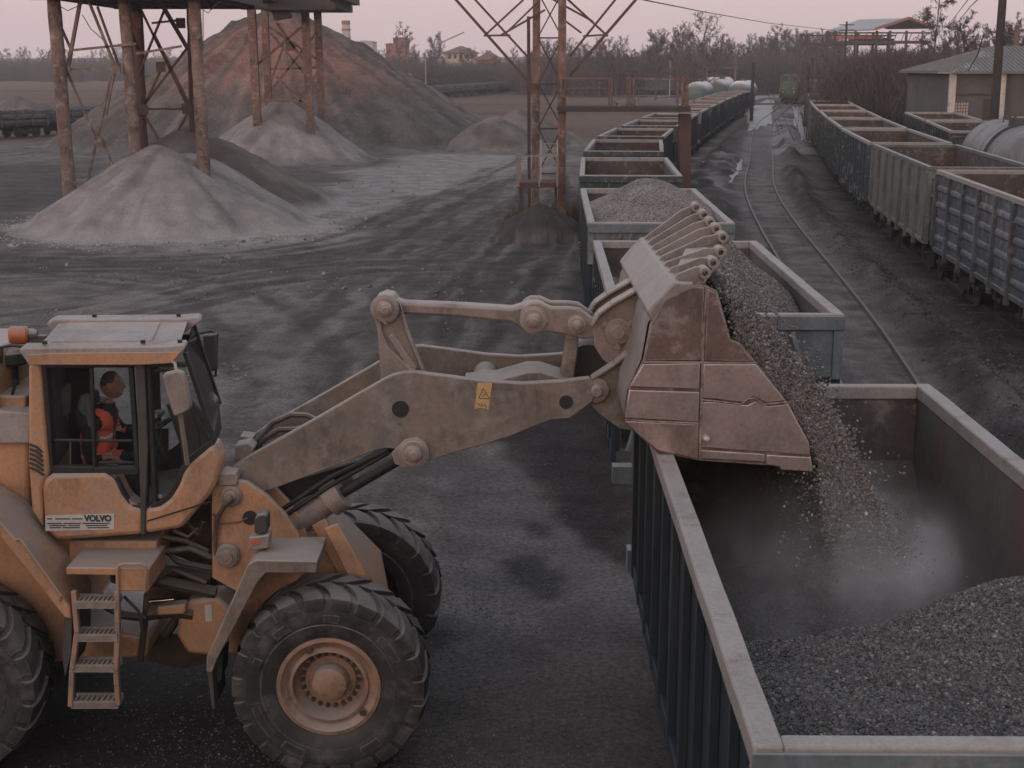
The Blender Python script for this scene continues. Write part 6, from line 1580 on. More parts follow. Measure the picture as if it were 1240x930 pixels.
# ============================================================ far trains, engine, snowy tanks
def flat_wagon():
    r = thing('stake_wagon', '', 'flat wagon'); L = 13.4
    b = MB(); b.box(-1.5, 1.5, 0, L, 1.05, 1.25); b.box(-.3, .3, -.4, L + .4, .7, 1.05); b.build('bed', MT['under'], r)
    for s in (-1, 1):
        b = MB()
        for z in (1.3, 1.68, 2.06): b.box(*sorted((s * 1.44, s * 1.5)), .05, L - .05, z, z + .26)
        for i in range(9): b.box(*sorted((s * 1.501, s * 1.58)), .1 + i * 1.62, .24 + i * 1.62, 1.0, 2.40)
        b.build('side_boards', MT['w_far'], r)
    b = MB()
    for y in (.05, L - .1): b.box(-1.43, 1.43, y, y + .06, 1.28, 2.36)
    b.build('end_boards', MT['w_far'], r)
    b = MB(); b.box(-1.4, 1.4, .3, L - .3, 1.9, 2.2); b.build('load', MT['farload'], r)
    bogie(r, 2); bogie(r, L - 2); return r
f0 = flat_wagon(); remember(f0)
d = 4; i = 0
ordf = ['first', 'second', 'third', 'fourth', 'fifth', 'sixth', 'seventh', 'eighth', 'ninth', 'tenth', 'eleventh', 'twelfth', 'thirteenth', 'fourteenth', 'fifteenth', 'sixteenth', 'seventeenth', 'eighteenth', 'nineteenth', 'twentieth', 'twenty first', 'twenty second', 'twenty third', 'twenty fourth', 'twenty fifth', 'twenty sixth', 'twenty seventh', 'twenty eighth', 'twenty ninth', 'thirtieth', 'thirty first', 'thirty second', 'thirty third', 'thirty fourth', 'thirty fifth', 'thirty sixth', 'thirty seventh', 'thirty eighth']
while d + 13.4 < PL.len and i < 36:
    y = PL.at(d + 6)[1]
    if not (172 < y < 212):
        o = f0 if i == 0 else copy_tree(f0)
        place(o, PL, d, 13.4); o['group'] = 'blue stake wagons of the long far train'
        o['label'] = ordf[i] + ' blue low sided wagon from the left in the long train across the field'
        if i % 3 == 0: repaint(o, MT['w_far'], MT['w_blue'])
        i += 1
    d += 14.2
def cab_wagon(name, label, cat, loc, rot, paint, L=14, roofm='roofgrey'):
    r = thing(name, label, cat, loc); r.rotation_euler = (0, 0, 0)
    b = MB(); b.box(loc[0] - 1.5, loc[0] + 1.5, loc[1], loc[1] + L, 1.2, 3.7); b.build('body', MT[paint], r, .03)
    b = MB(); b.prism([(loc[0] - 1.55, 3.7), (loc[0] + 1.55, 3.7), (loc[0] + 1.1, 4.15), (loc[0], 4.3), (loc[0] - 1.1, 4.15)], loc[1] - .1, loc[1] + L + .1); b.build('roof', MT[roofm], r)
    b = MB()
    for s in (-1, 1): b.box(*sorted((loc[0] + s * .35, loc[0] + s * 1.1)), loc[1] - .02, loc[1] - .001, 2.3, 3.2)
    for s in (-1, 1):
        for k in range(4): b.box(*sorted((loc[0] + s * 1.501, loc[0] + s * 1.52)), loc[1] + 1 + k * 3, loc[1] + 2.4 + k * 3, 2.3, 3.1)
    b.build('window', MT['dark'], r)
    b = MB(); b.box(loc[0] - 1.4, loc[0] + 1.4, loc[1] - .1, loc[1] + L + .1, .5, 1.2); b.build('underframe', MT['under'], r)
    r.rotation_euler = (0, 0, rot); return r
# green engine head on
ey = 236; ex = PT.at(PT.d_of_y(236))[0]
en = thing('shunting_engine', 'green shunting engine coming head on along the middle track', 'locomotive', (ex, ey, 0))
b = MB(); b.box(ex - 1.45, ex + 1.45, ey + 2, ey + 15, 1.4, 3.6); b.box(ex - 1.1, ex + 1.1, ey + .3, ey + 1.999, 1.4, 2.9); b.build('hood', MT['engine'], en, .04)
b = MB(); b.prism([(ex - 1.55, 3.6), (ex + 1.55, 3.6), (ex + 1.55, 4.3), (ex + 1.0, 4.75), (ex - 1.0, 4.75), (ex - 1.55, 4.3)], ey + 4, ey + 8); b.build('cab', MT['engine'], en, .04)
b = MB()
for s in (-1, 1): b.box(*sorted((ex + s * .25, ex + s * 1.25)), ey + 3.97, ey + 3.999, 3.75, 4.3)
b.build('window', MT['dark'], en)
b = MB(); b.box(ex - 1.5, ex + 1.5, ey, ey + 16, 1.0, 1.399); b.box(ex - 1.2, ex + 1.2, ey + .5, ey + 15, .3, .999); b.build('frame', MT['under'], en)
b = MB()
for s in (-1, 1):
    b.cyl((ex + s * .9, ey + .28, 1.9), (ex + s * .9, ey + .2, 1.9), .16, 12); b.bar((ex + s * 1.4, ey + .1, 1.4), (ex + s * 1.4, ey + .1, 2.5), .06); b.bar((ex + s * 1.4, ey + .1, 2.5), (ex + s * .5, ey + .1, 2.5), .06)
b.build('handrail', MT['rim_grey'], en)
en.rotation_euler = (0, 0, -math.atan2(PT.at(PT.d_of_y(254))[0] - ex, 18))
# snow dusted tank wagons beyond the near row
tk = tank_wagon('tank_wagon', 'snow topped pale tank wagon behind the end of the near row, left one', paint='tanksnow'); remember(tk)
lab = ['snow topped tank wagon standing left behind the far end of the near row', 'snow topped tank wagon between two others behind the near row', 'snow topped domed tank wagon right above the last hopper wagon', 'far snow topped tank wagon behind the other tanks']
for i, (u, Y) in enumerate(((838, 192), (862, 225), (888, 203), (850, 262))):
    o = tk if i == 0 else copy_tree(tk); o.location = ((u - 620) / 1722 * Y, Y, 0); o.rotation_euler = (0, 0, (-.22, -.3, -.28, -.5)[i]); o['label'] = lab[i]; o['group'] = 'snow topped tank wagons'
# blue train crossing in the distance
for i, (u, Y) in enumerate(((776, 300), (806, 303), (838, 306), (868, 309), (897, 312), (926, 318), (1003, 330))):
    o = copy_tree(gP['spot']); o.location = ((u - 620) / 1722 * Y, Y, 0); o.rotation_euler = (0, 0, -1.42); o.scale = (1, .5 if i < 6 else .3, 1)
    repaint(o, MT['w_spot'], MT['w_blue'] if i % 2 else MT['w_teal'])
    o['label'] = ordf[i] + ' blue wagon from the left in the short train crossing behind the snowy tanks'; o['group'] = 'blue wagons crossing in the distance'
cw = [cab_wagon('covered_wagon', 'green covered wagon beyond the dark gondola beside the bushes', 'covered wagon', (44, 176, 0), -.22, 'w_green', 13, 'w_green'),
      cab_wagon('covered_wagon', 'second green covered wagon, farther along the bushes', 'covered wagon', (48.2, 192, 0), -.24, 'w_green', 13, 'w_green'),
      cab_wagon('covered_wagon', 'third green covered wagon, farthest along the bushes', 'covered wagon', (52.6, 208, 0), -.25, 'w_teal', 13, 'roofgrey'),
      cab_wagon('brake_van', 'pale green brake van standing before the long far train', 'wagon', ((474 - 620) / 1722 * 330, 330, 0), -1.4, 'w_green', 5.2, 'roofgrey')]

# ============================================================ buildings
def shed(u0, u1, v_e, v_r, Y0, Y1, name, label, cat): pass
# grey concrete building with corrugated hip roof
def house(name, label, cat, x0, x1, y0, y1, h, rise, wall, roof, hip=True, ov=.4, wins=(), over_door=None):
    r = thing(name, label, cat, ((x0 + x1) / 2, y0, 0))
    b = MB(); b.box(x0, x1, y0, y1, -.3, h); b.build('wall', MT[wall], r)
    b = MB(); xm0, xm1 = (x0 + min(x1 - x0, y1 - y0) * .45, x1 - min(x1 - x0, y1 - y0) * .45) if hip else (x0 - ov, x1 + ov); ym = (y0 + y1) / 2
    vs = [(x0 - ov, y0 - ov, h), (x1 + ov, y0 - ov, h), (x1 + ov, y1 + ov, h), (x0 - ov, y1 + ov, h), (xm0, ym, h + rise), (xm1, ym, h + rise)]
    vs += [(p[0], p[1], p[2] - .15) for p in vs[:4]]
    b.add(vs, [(0, 1, 5, 4), (2, 3, 4, 5), (3, 0, 4), (1, 2, 5), (0, 6, 7, 1), (1, 7, 8, 2), (2, 8, 9, 3), (3, 9, 6, 0), (9, 8, 7, 6)]); b.build('roof', MT[roof], r)
    for (a, c, z0, z1) in wins:
        b = MB(); b.box(a, c, y0 - .06, y0 - .01, z0, z1); w = b.build('window', MT['dark'], r)
    return r
bx0 = D(1157, 90, 92)[0]; zE = D(1157, 87, 92)[1]
cb = thing('concrete_building', 'grey concrete building with corrugated hip roof and whitewashed columns', 'building', (bx0 + 8, 92, 0))
b = MB(); b.box(bx0, bx0 + 18, 92, 103, -.3, zE); b.build('wall', MT['greywall'], cb)
x1 = bx0 + 18
b = MB(); ov = .5; rz = D(1215, 56, 97.5)[1]; xr = D(1214, 0, 97)[0] + 0
def corr(b, A, B_, C_, n=60, amp=.05):                    # corrugated triangle / quad strip between eave A-B and ridge C
    pass
vs = [(bx0 - ov, 91.4, zE), (x1 + ov, 91.4, zE), (x1 + ov, 103.6, zE), (bx0 - ov, 103.6, zE), (bx0 + 4.0, 97.5, rz), (x1 - 4, 97.5, rz)]
vs += [(p[0], p[1], p[2] - .12) for p in vs[:4]]
b.add(vs, [(0, 1, 5, 4), (2, 3, 4, 5), (3, 0, 4), (1, 2, 5), (0, 6, 7, 1), (1, 7, 8, 2), (2, 8, 9, 3), (3, 9, 6, 0), (9, 8, 7, 6)]); rr = b.build('roof', MT['slate'], cb)
b = MB()                                                # rolls of the corrugated sheets
n_ = Vector((0, -(rz - zE), 97.5 - 91.4)).normalized()
k = int((x1 - bx0 + 1) / .28)
for i in range(k):
    x = bx0 - .4 + i * .28
    t = 1.0 if bx0 + 4 < x < x1 - 4 else max(.05, min(1, (x - bx0 + .5) / 4.5 if x < bx0 + 5 else (x1 + .5 - x) / 4.5))
    p = Vector((x, 91.38, zE + .02)); q = Vector((x, 91.4 + 6.1 * t, zE + (rz - zE) * t + .02)); b.bar(p, q, .10, .05)
for i in range(36):
    y = 91.7 + i * .33; t = max(.04, 1 - abs(y - 97.5) / 6.1); b.bar((bx0 - ov - .02, y, zE + .02), (bx0 - ov + 4.5 * t, y, zE + (rz - zE) * t + .02), .11, .05)
b.build('roof_rolls', MT['slate'], rr)
for u, w in ((1160, 7.5), (1221, 6.5), (1290, 7)):
    x = D(u, 0, 91.9)[0]; b = MB(); b.box(x - .2, x + .2, 91.75, 91.995, -.2, zE - .05); b.build('column', MT['whitewash'], cb)
xa, xb = D(1165, 0, 91.9)[0], D(1182, 0, 91.9)[0]; za, zb_ = D(0, 143, 91.9)[1], D(0, 124, 91.9)[1]
b = MB(); b.box(xa, xb, 91.93, 91.99, za, zb_)
wd = b.build('window', MT['plaster'], cb)
b = MB()
for i in range(6): t = i / 5; b.box(xa + (xb - xa) * t - .02, xa + (xb - xa) * t + .02, 91.90, 91.929, za, zb_); b.box(xa, xb, 91.898, 91.9275, za + (zb_ - za) * t - .02, za + (zb_ - za) * t + .02)
b.build('grille', MT['greywall'], wd)
b = MB(); zz = D(0, 114, 91.9)[1]; b.box(D(1163, 0, 91.9)[0], D(1218, 0, 91.9)[0], 91.9, 91.99, zz - .05, zz + .05); b.box(D(1200, 0, 91.9)[0], D(1215, 0, 91.9)[0], 91.96, 91.995, 0, zz - .3); b.build('door', MT['bargrey'], cb)
xq, zq = D(1232, 124, 91.9); 
# open crane hall
ch = thing('crane_hall', 'open sided crane hall with pale gable roof and orange beam at top right', 'hall', (60, 240, 0))
Yh0, Yh1 = 238, 262
xl, ze = D(1003, 37, Yh0); xr_, _ = D(1130, 37, Yh0); xm, zr_ = D(1098, 23, Yh0)
b = MB()
def R3(u, v, Y): q = D(u, v, Y); return Vector((q[0], Y, q[1]))
A_, B_, C_, D_, E_, F_ = R3(1059, 35, 236), R3(1001, 37.5, 250), R3(1099, 22, 249), R3(1041, 23.5, 263), R3(1131, 33, 262), R3(1075, 34, 276)
q = [A_, B_, D_, C_, E_, F_]; lo = [p - Vector((0, 0, .25)) for p in q]
b.add(q + lo, [(0, 1, 2, 3), (3, 2, 5, 4), (9, 8, 7, 6), (10, 11, 8, 9), (0, 6, 7, 1), (4, 5, 11, 10), (0, 3, 9, 6), (3, 4, 10, 9), (1, 7, 8, 2), (2, 8, 11, 5)]); b.build('roof', MT['roofgrey'], ch)
o1 = Vector((.1, -.25, 0))
b = MB(); b.bar(A_ + o1, C_ + o1, .25, .45); b.bar(C_ + o1, E_ + o1, .25, .45); b.build('gable_trim', MT['orangebeam'], ch)
zb1 = D(0, 48, Yh0)[1]
for Y in (Yh0 + 1, Yh1 - 1):
    b = MB()
    for u in (1004, 1013, 1038, 1064, 1080, 1100, 1120): x = D(u, 0, Yh0 + 1)[0]; b.bar((x, Y, 0), (x, Y, ze), .35)
    b.bar((xl, Y, zb1 - .4), (xr_, Y, zb1 - .4), .3, .5); b.bar((xl, Y, ze - .35), (xr_, Y, ze - .35), .25, .25)
    for i in range(14): x = xl + (xr_ - xl) * i / 14; b.bar((x, Y, zb1 - .2), (x + .5, Y, ze - .4), .1)
    b.build('steel_frame', MT['bargrey'], ch)
b = MB(); b.box(D(1017, 0, Yh0)[0], D(1078, 0, Yh0)[0], Yh0 + 3, Yh0 + 4, D(0, 47, Yh0)[1], D(0, 43, Yh0)[1]); b.build('crane_beam', MT['orangebeam'], ch)
b = MB(); xa, xb = D(1098, 0, Yh0)[0], xr_ - .3; b.prism([(xm - 4, ze - .9), (xm, ze - .5), (xr_ - .3, ze - .9), (xr_ - .3, zb1), (xm - 4, zb1)], Yh1 - 1, Yh1 - .8); b.build('rear_gable', MT['bargrey'], ch)
# distant town
YT = 520
def dx(u, Y=YT): return (u - 620) / 1722 * Y
def dz(v, Y=YT): return D(620, v, Y)[1]
cm = thing('chimney', 'tall pale factory chimney with dark rim beyond the mound', 'chimney', (dx(425), YT, 0))
b = MB(); b.lathe([(1.75, 0), (1.5, dz(40)), (1.4, dz(28))], (dx(425), YT, 0), 'z', 20); b.build('shaft', MT['plaster'], cm)
b = MB(); b.lathe([(1.42, dz(30)), (1.55, dz(29)), (1.5, dz(25)), (1.0, dz(25))], (dx(425), YT, 0), 'z', 20); 
for v in (36, 46, 56): b.lathe([(1.6, dz(v) - .3), (1.75, dz(v)), (1.6, dz(v) + .3)], (dx(425), YT, 0), 'z', 20)
b.build('rim', MT['brick'], cm)
house('factory_hall', 'long pale factory hall beside the chimney', 'factory', dx(432), dx(458), YT + 10, YT + 30, dz(66), 2.5, 'plaster', 'roofgrey', True, wins=[(dx(436 + k * 5), dx(438 + k * 5), dz(76), dz(70)) for k in range(4)])
house('factory_hall', 'low yellowish factory block before the chimney', 'factory', dx(434), dx(468), YT - 60, YT - 40, dz(68, 460), 1.2, 'plaster', 'roofgrey', True, wins=[(dx(437 + k * 6, 460), dx(440 + k * 6, 460), dz(76, 460), dz(71, 460)) for k in range(5)])
house('apartment_block', 'pale flat apartment blocks on the skyline right behind the mound', 'building', dx(396), dx(424), YT + 100, YT + 120, dz(50, 620), .5, 'plaster', 'roofgrey', True, wins=[(dx(399 + k * 5, 620), dx(401 + k * 5, 620), dz(56, 620), dz(53, 620)) for k in range(5)])
house('brick_tower', 'square red brick factory tower with a lower wing', 'tower', dx(480), dx(496), YT, YT + 14, dz(46), .4, 'brick', 'roofred', True, wins=[(dx(483 + k * 5), dx(485 + k * 5), dz(60), dz(56)) for k in range(2)])
house('brick_wing', 'low red brick wing left of the brick tower', 'factory', dx(471), dx(480), YT + 1, YT + 12, dz(53), .3, 'brick', 'roofred', True, wins=[(dx(474), dx(477), dz(64), dz(60))])
wh = house('white_house', 'white house with red brown hip roof', 'house', dx(541, 430), dx(578, 430), 430, 442, dz(64, 430), 2.0, 'plaster', 'roofred', True, .9, [(dx(545 + k * 6.5, 430), dx(548 + k * 6.5, 430), dz(71, 430), dz(66, 430)) for k in range(5)])
house('brick_house', 'low red brick house right of the white house', 'house', dx(579, 400), dx(607, 400), 400, 412, dz(72, 400), 2.2, 'brick', 'roofred', True, .6, [(dx(583 + k * 7, 400), dx(587 + k * 7, 400), dz(82, 400), dz(76, 400)) for k in range(3)])
house('small_house', 'small pale house right of the low red brick house', 'house', dx(614, 390), dx(634, 390), 390, 400, dz(83, 390), 1.6, 'plaster', 'roofgrey', True, .5, [(dx(619, 390), dx(622, 390), dz(90, 390), dz(86, 390))])
house('signal_cabin', 'small pale yellow cabin at the end of the right wagon row', 'cabin', dx(975, 380), dx(990, 380), 380, 386, dz(76, 380), 1.0, 'plaster', 'roofgrey', True, .3, [(dx(979, 380), dx(981, 380), dz(82, 380), dz(78, 380)), (dx(984, 380), dx(986, 380), dz(82, 380), dz(78, 380))])
cr = thing('tower_crane', 'thin tower crane with raised jib on the skyline', 'crane', (dx(536, 600), 600, 0))
b = MB(); b.bar((dx(535, 600), 600, 0), (dx(535, 600), 600, dz(43, 600)), .9); b.box(dx(533, 600), dx(538, 600), 599, 601, dz(54, 600), dz(49, 600)); b.build('mast', MT['rim_grey'], cr)
b = MB(); b.bar((dx(538, 600), 600, dz(51, 600)), (dx(564, 600), 600, dz(39, 600)), .6); b.build('jib', MT['rim_grey'], cr)
# small rusty gantry at far right edge and signal gantry
rt = thing('hopper_tower', 'rusty hopper tower cut by the right edge behind the concrete building', 'tower', (dx(1238, 125), 125, 0))
b = MB()
for u in (1228, 1246): 
    for Y in (124, 127): b.bar((dx(u, 124), Y, 0), (dx(u, 124), Y, dz(29, 124)), .35)
b.bar((dx(1226, 124), 124, dz(28, 124)), (dx(1250, 124), 124, dz(28, 124)), .5); b.bar((dx(1228, 124), 124, dz(52, 124)), (dx(1240, 124), 124, dz(30, 124)), .25); b.build('frame', MT['rustcol'], rt)
sg = thing('signal_gantry', 'rusty signal gantry over the snowy tanks', 'signal gantry', (dx(848, 240), 240, 0))
b = MB(); b.bar((dx(850, 240), 240, dz(82, 240)), (dx(1000, 240) * 0 + dx(888, 240), 240, dz(82, 240)), .25)
for u in (850, 884): b.bar((dx(u, 240), 240, 0), (dx(u, 240), 240, dz(66, 240)), .3)
b.build('frame', MT['rustcol'], sg)
b = MB(); b.box(dx(848, 240), dx(852, 240), 239.6, 240, dz(75, 240), dz(66, 240)); b.build('signal_head', MT['black'], sg)

# ============================================================ poles and wires
def pole(u, Y, v_top, r, label, mat='wood', arms=0):
    o = thing('utility_pole', label, 'pole', (dx(u, Y), Y, 0))
    b = MB(); z = D(620, v_top, Y)[1]; b.tube([(dx(u, Y), Y, -.3), (dx(u, Y), Y, z)], [r, r * .75], 12); b.build('shaft', MT[mat], o)
    if arms:
        b = MB()
        for k in range(arms): b.bar((dx(u, Y) - .9, Y - r, z - .4 - k * .6), (dx(u, Y) + .9, Y - r, z - .4 - k * .6), .1)
        b.build('crossarm', MT[mat], o)
    return (dx(u, Y), Y, z)
pole(1194, 68, -40, .24, 'thick dark wooden pole before the concrete building')
pole(905, 165, 76, .22, 'dark pole between the engine and the near wagon row')
pole(970, 150, 78, .26, 'short black pole left of the right wagon row', 'black')
pole(975, 172, 70, .2, 'thin black pole beside the short black one', 'black')
pole(1013, 175, 26, .16, 'pole with crossarms before the crane hall', 'wood', 2)
pole(1104, 165, 38, .12, 'thin pale pole in the bushes right of the crane hall', 'rim_grey')
pole(518, 300, 62, .12, 'thin pole on the field left of the white house', 'rim_grey')
pole(807, 270, 74, .15, 'thin pole left of the big bare tree', 'rim_grey')
wr = [([(770, -2, 60), (850, 14, 95), (930, 28, 135), (1012, 37, 175)], 'overhead wire dropping from the lattice tower towards the crane hall'),
      ([(1196, 37, 68), (1215, 42, 80), (1238, 46, 110)], 'cable from the thick pole to the right edge'), ([(1191, 42, 68), (1184, 66, 72), (1172, 86, 90)], 'cable sagging from the thick pole to the building roof'),
      ([(1194, -10, 68), (1175, 8, 90), (1150, 40, 130)], 'thin wire running back from the thick pole over the bushes'), ([(1190, -20, 68), (1172, 0, 90), (1155, 22, 130)], 'upper thin wire running back from the thick pole')]
for pts, lab in wr:
    b = MB(); b.tube([P3(*p) for p in pts], .03, 5); tag(b.build('wire', MT['black']), lab, 'wire')

# ============================================================ bare trees and bushes
def tree_mesh(seed, h, spread, trunk_r, n1=22, n2=9, n3=7, n4=6, weep=0, col=None):
    r = np.random.default_rng(seed); tb = MB(); V = []; F = []
    def rib(p, q, w):
        d = q - p; s = np.cross(d, r.normal(size=3)); s = s / (np.linalg.norm(s) + 1e-6) * w
        k = len(V); V.extend([p - s, p + s, q + s * .4, q - s * .4]); F.append((k, k + 1, k + 2, k + 3))
    tb.tube([(0, 0, -.2), (r.normal(0, .1), r.normal(0, .1), h * .35), (r.normal(0, .25), r.normal(0, .25), h * .68), (r.normal(0, .3), r.normal(0, .3), h * .95)], [trunk_r, trunk_r * .75, trunk_r * .4, .04], 7)
    for i in range(n1):
        f = .22 + .72 * (i + r.uniform(0, .8)) / n1; a = r.uniform(0, 2 * pi)
        ln = h * spread * (1.15 - f * .75) * r.uniform(.65, 1.15)
        up = .45 + .7 * f
        p0 = np.array([0, 0, h * f]); d = np.array([math.cos(a), math.sin(a), up]); d /= np.linalg.norm(d)
        p1 = p0 + d * ln * .5; p2 = p1 + (d + np.array([0, 0, .25 - weep])) * ln * .5
        tb.tube([p0, p1, p2], [trunk_r * .32 * (1.2 - f), trunk_r * .2 * (1.2 - f), .02], 4, cap=False)
        for j in range(n2):
            g = r.uniform(.25, 1); b0 = p0 + (p1 - p0) * min(1, g * 2) if g < .5 else p1 + (p2 - p1) * (g - .5) * 2
            d2 = d + r.normal(0, .55, 3); d2 /= np.linalg.norm(d2); d2[2] += .15 - weep * .6; l2 = ln * .42 * r.uniform(.5, 1.2)
            b1 = b0 + d2 * l2; rib(b0, b1, .028)
            for k in range(n3):
                c0 = b0 + (b1 - b0) * r.uniform(.2, 1); d3 = d2 + r.normal(0, .6, 3); d3[2] += .1 - weep; d3 /= np.linalg.norm(d3); l3 = l2 * .55 * r.uniform(.5, 1.2)
                c1 = c0 + d3 * l3; rib(c0, c1, .026)
                for m in range(n4):
                    e0 = c0 + (c1 - c0) * r.uniform(.2, 1); d4 = d3 + r.normal(0, .7, 3); d4[2] -= weep; d4 /= np.linalg.norm(d4); rib(e0, e0 + d4 * l3 * .5 * r.uniform(.4, 1.2), .020)
    return tb, V, F
PROT = []
for s, h, spd, tr, kw in ((1, 12, .34, .22, {}), (2, 13, .26, .2, {}), (3, 10, .40, .2, {}), (4, 15, .13, .22, dict(n1=26)), (5, 11, .3, .16, dict(weep=.55)), (6, 14, .36, .26, dict(n1=20, n2=8))):
    tb, V, F = tree_mesh(s, h, spd, tr, **kw)
    t = thing('bare_tree', '', 'tree'); tb.build('trunk', MT['bark'], t); npmesh('crown', V, F, MT['twig'] if s % 3 else MT['twigred'], parent=t); remember(t); PROT.append((t, h))
def bush_mesh(seed, h, w, n):
    r = np.random.default_rng(seed); V = []; F = []
    def rib(p, q, ww):
        d = q - p; s = np.cross(d, r.normal(size=3)); s = s / (np.linalg.norm(s) + 1e-6) * ww; k = len(V); V.extend([p - s, p + s, q + s * .4, q - s * .4]); F.append((k, k + 1, k + 2, k + 3))
    for i in range(n):
        b0 = np.array([r.normal(0, w * .33), r.normal(0, w * .33), 0]); tip = b0 + np.array([r.normal(0, w * .2), r.normal(0, w * .2), h * r.uniform(.5, 1.05)])
        m = (b0 + tip) / 2 + r.normal(0, .12, 3); rib(b0, m, .02); rib(m, tip, .014)
        for k in range(9):
            f = r.uniform(.25, 1); c0 = b0 + (tip - b0) * f; rib(c0, c0 + np.array([r.normal(0, .3), r.normal(0, .3), r.uniform(.1, .7)]) * h * .16, .011)
    return V, F
BUSH = []
for s in range(4):
    V, F = bush_mesh(20 + s, 4.5, 4.0, 420); o = npmesh('bare_bush', V, F, MT['twigred'] if s % 2 else MT['twig']); o['category'] = 'bush'; BUSH.append(o)
nt_ = [0]; used_t = set(); tree_i = 0
WORDS = {'L': 'bare tree on the skyline at the far left behind the field', 'C': 'bare tree in the town wood right of the mound', 'M': 'bare tree in the wood behind the lattice tower', 'R': 'bare tree in the wood behind the snowy tanks', 'E': 'bare tree in the thicket beside the crane hall'}
def put_tree(k, u, Y, v_top, label, group=None):
    t, h = PROT[k]
    o = copy_tree(t) if k in used_t else t; used_t.add(k)
    s = (D(620, v_top, Y)[1]) / h
    o.location = (dx(u, Y), Y, 0); o.scale = (s * random.uniform(.9, 1.15), s * random.uniform(.9, 1.15), s); o.rotation_euler = (0, 0, random.uniform(0, 6.28)); o['label'] = label
    if group: o['group'] = group
put_tree(3, 487, 480, 24, 'tall slim poplar like bare tree beside the red brick tower')
put_tree(1, 494, 470, 34, 'shorter slim bare tree right against the brick tower poplar')
put_tree(2, 529, 470, 44, 'round bare tree left of the crane')
put_tree(5, 846, 225, 22, 'biggest round bare tree behind the near wagon row')
put_tree(0, 816, 240, 36, 'bare tree left of the biggest round one')
put_tree(2, 790, 262, 44, 'smaller bare tree left behind the two big ones')
put_tree(4, 1118, 150, -12, 'tall weeping birch rising above the crane hall roof')
put_tree(1, 1152, 128, 18, 'thin bare tree right of the weeping birch')
put_tree(3, 1160, 135, 40, 'slender bare sapling above the concrete building roof')
put_tree(2, 1216, 150, 28, 'bare tree behind the concrete building ridge')
rr_ = random.Random(5)
def wood(n, u0, u1, Y0, Y1, vt0, vt1, label, group, kinds=(0, 1, 2, 4, 5)):
    for i in range(n):
        u = u0 + (u1 - u0) * (i + rr_.uniform(0, 1)) / n; Y = rr_.uniform(Y0, Y1)
        put_tree(rr_.choice(kinds), u, Y, rr_.uniform(vt0, vt1), label, group)
wood(30, -10, 240, 560, 700, 56, 72, 'bare tree of the thin line far behind the brown field on the left', 'trees behind the left field')
wood(26, 395, 650, 340, 470, 54, 76, 'bare tree among the houses between the mound and the lattice tower', 'trees among the distant houses')
wood(34, 640, 800, 290, 380, 44, 70, 'bare tree of the wood behind the lattice tower and the pond', 'trees of the wood behind the tower')
wood(40, 790, 1010, 325, 400, 36, 62, 'bare tree of the wood behind the crossing blue train', 'trees of the wood behind the blue train')
wood(14, 900, 1000, 400, 480, 42, 52, 'bare tree of the last row behind the engine', 'trees far behind the engine')
wood(18, 1130, 1250, 150, 210, 38, 60, 'bare tree of the thicket behind the concrete building', 'trees behind the concrete building', (0, 1, 2))
wood(14, 1040, 1130, 150, 176, 52, 72, 'young bare tree of the thicket below the crane hall', 'young trees below the crane hall', (1, 2, 3))
ub = set()
def bushes(n, u0, u1, Y0, Y1, vt0, vt1, label, group):
    for i in range(n):
        k = rr_.randrange(4); u = u0 + (u1 - u0) * (i + rr_.uniform(0, 1)) / n; Y = rr_.uniform(Y0, Y1)
        o = BUSH[k].copy() if k in ub else BUSH[k]
        if k in ub: COL.objects.link(o)
        ub.add(k); s = max(.3, D(620, rr_.uniform(vt0, vt1), Y)[1] / 4.5); w = s * (rr_.uniform(1.0, 1.5) if u0 != 1018 else rr_.uniform(.5, .8))
        o.location = (dx(u, Y), Y, 0); o.scale = (w, w, s); o.rotation_euler = (0, 0, rr_.uniform(0, 6.28)); o['label'] = label; o['group'] = group
bushes(46, 1062, 1128, 118, 165, 62, 84, 'bare bush of the dense thicket left of the concrete building', 'bushes left of the concrete building')
bushes(40, 395, 660, 330, 400, 74, 82, 'bare bush before the distant houses', 'bushes before the distant houses')
bushes(60, 650, 1000, 300, 345, 64, 78, 'bare bush at the edge of the wood', 'bushes along the wood edge')
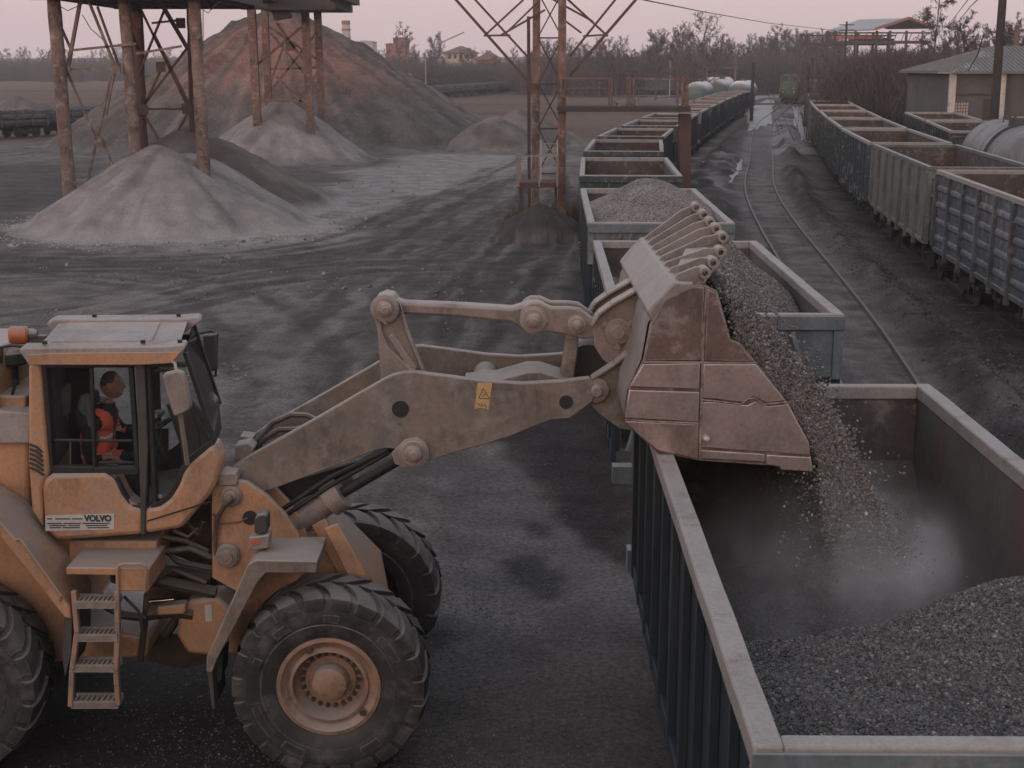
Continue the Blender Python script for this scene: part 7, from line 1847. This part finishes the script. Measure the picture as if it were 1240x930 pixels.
bushes(26, -10, 260, 520, 600, 70, 76, 'bare bush far behind the left field', 'bushes behind the left field')
bushes(20, 1018, 1070, 225, 320, 66, 80, 'bare bush between the right row and the crane hall', 'bushes below the crane hall')
# far-off wood that reads as one mass
r = np.random.default_rng(77); V = []; F = []
for (u0, u1, Y0, Y1, zt0, zt1, n) in ((-60, 260, 620, 760, 4, 9, 4000), (380, 800, 480, 620, 4, 11, 5000), (640, 1060, 380, 460, 4, 11, 9000), (990, 1260, 270, 350, 4, 9, 6000)):
    for i in range(n):
        Y = r.uniform(Y0, Y1); x = dx(r.uniform(u0, u1), Y); hmax = zt0 + (zt1 - zt0) * (.5 + .5 * math.sin(x * .09) * math.cos(x * .037 + 1)) ; h = hmax * r.uniform(.3, 1); w = r.uniform(.03, .09)
        k = len(V); l = r.normal(0, .8); b0 = h * r.uniform(0, .7)
        V += [(x - w, Y, b0), (x + w, Y, b0), (x + l + w * .3, Y + r.normal(0, .5), h), (x + l - w * .3, Y, h)]; F.append((k, k + 1, k + 2, k + 3))
o = npmesh('far_wood', V, F, MT['twig']); o['kind'] = 'stuff'; o['label'] = 'far off leafless wood along the horizon'; o['category'] = 'wood'
# low distant ridge closing the horizon
X_ = np.linspace(-900, 900, 121); A, B = np.meshgrid(X_, np.linspace(900, 1300, 6)); Hh = np.sin(np.linspace(0, pi, 6))[:, None] * (9 + 6 * fbm(A * .004, B * 0, 131, 3)) - .5
i_ = np.arange(A.size).reshape(A.shape)
structure(npmesh('distant_hills', np.stack([A, B, Hh], -1).reshape(-1, 3), np.stack([i_[:-1, :-1], i_[:-1, 1:], i_[1:, 1:], i_[1:, :-1]], -1).reshape(-1, 4), MT['twig'], True))

# ============================================================ haze
def hz(n, L, v): v.inputs['Density'].default_value = .0004
MT['haze'] = volume_mat('pale evening haze', (.95, .92, .93), hz)
b = MB(); b.box(-1000, 1000, -140, 1620, -3, 60); o = b.build('haze', MT['haze']); o['kind'] = 'stuff'; o['label'] = 'thin pale evening haze over the yard'; o['category'] = 'haze'
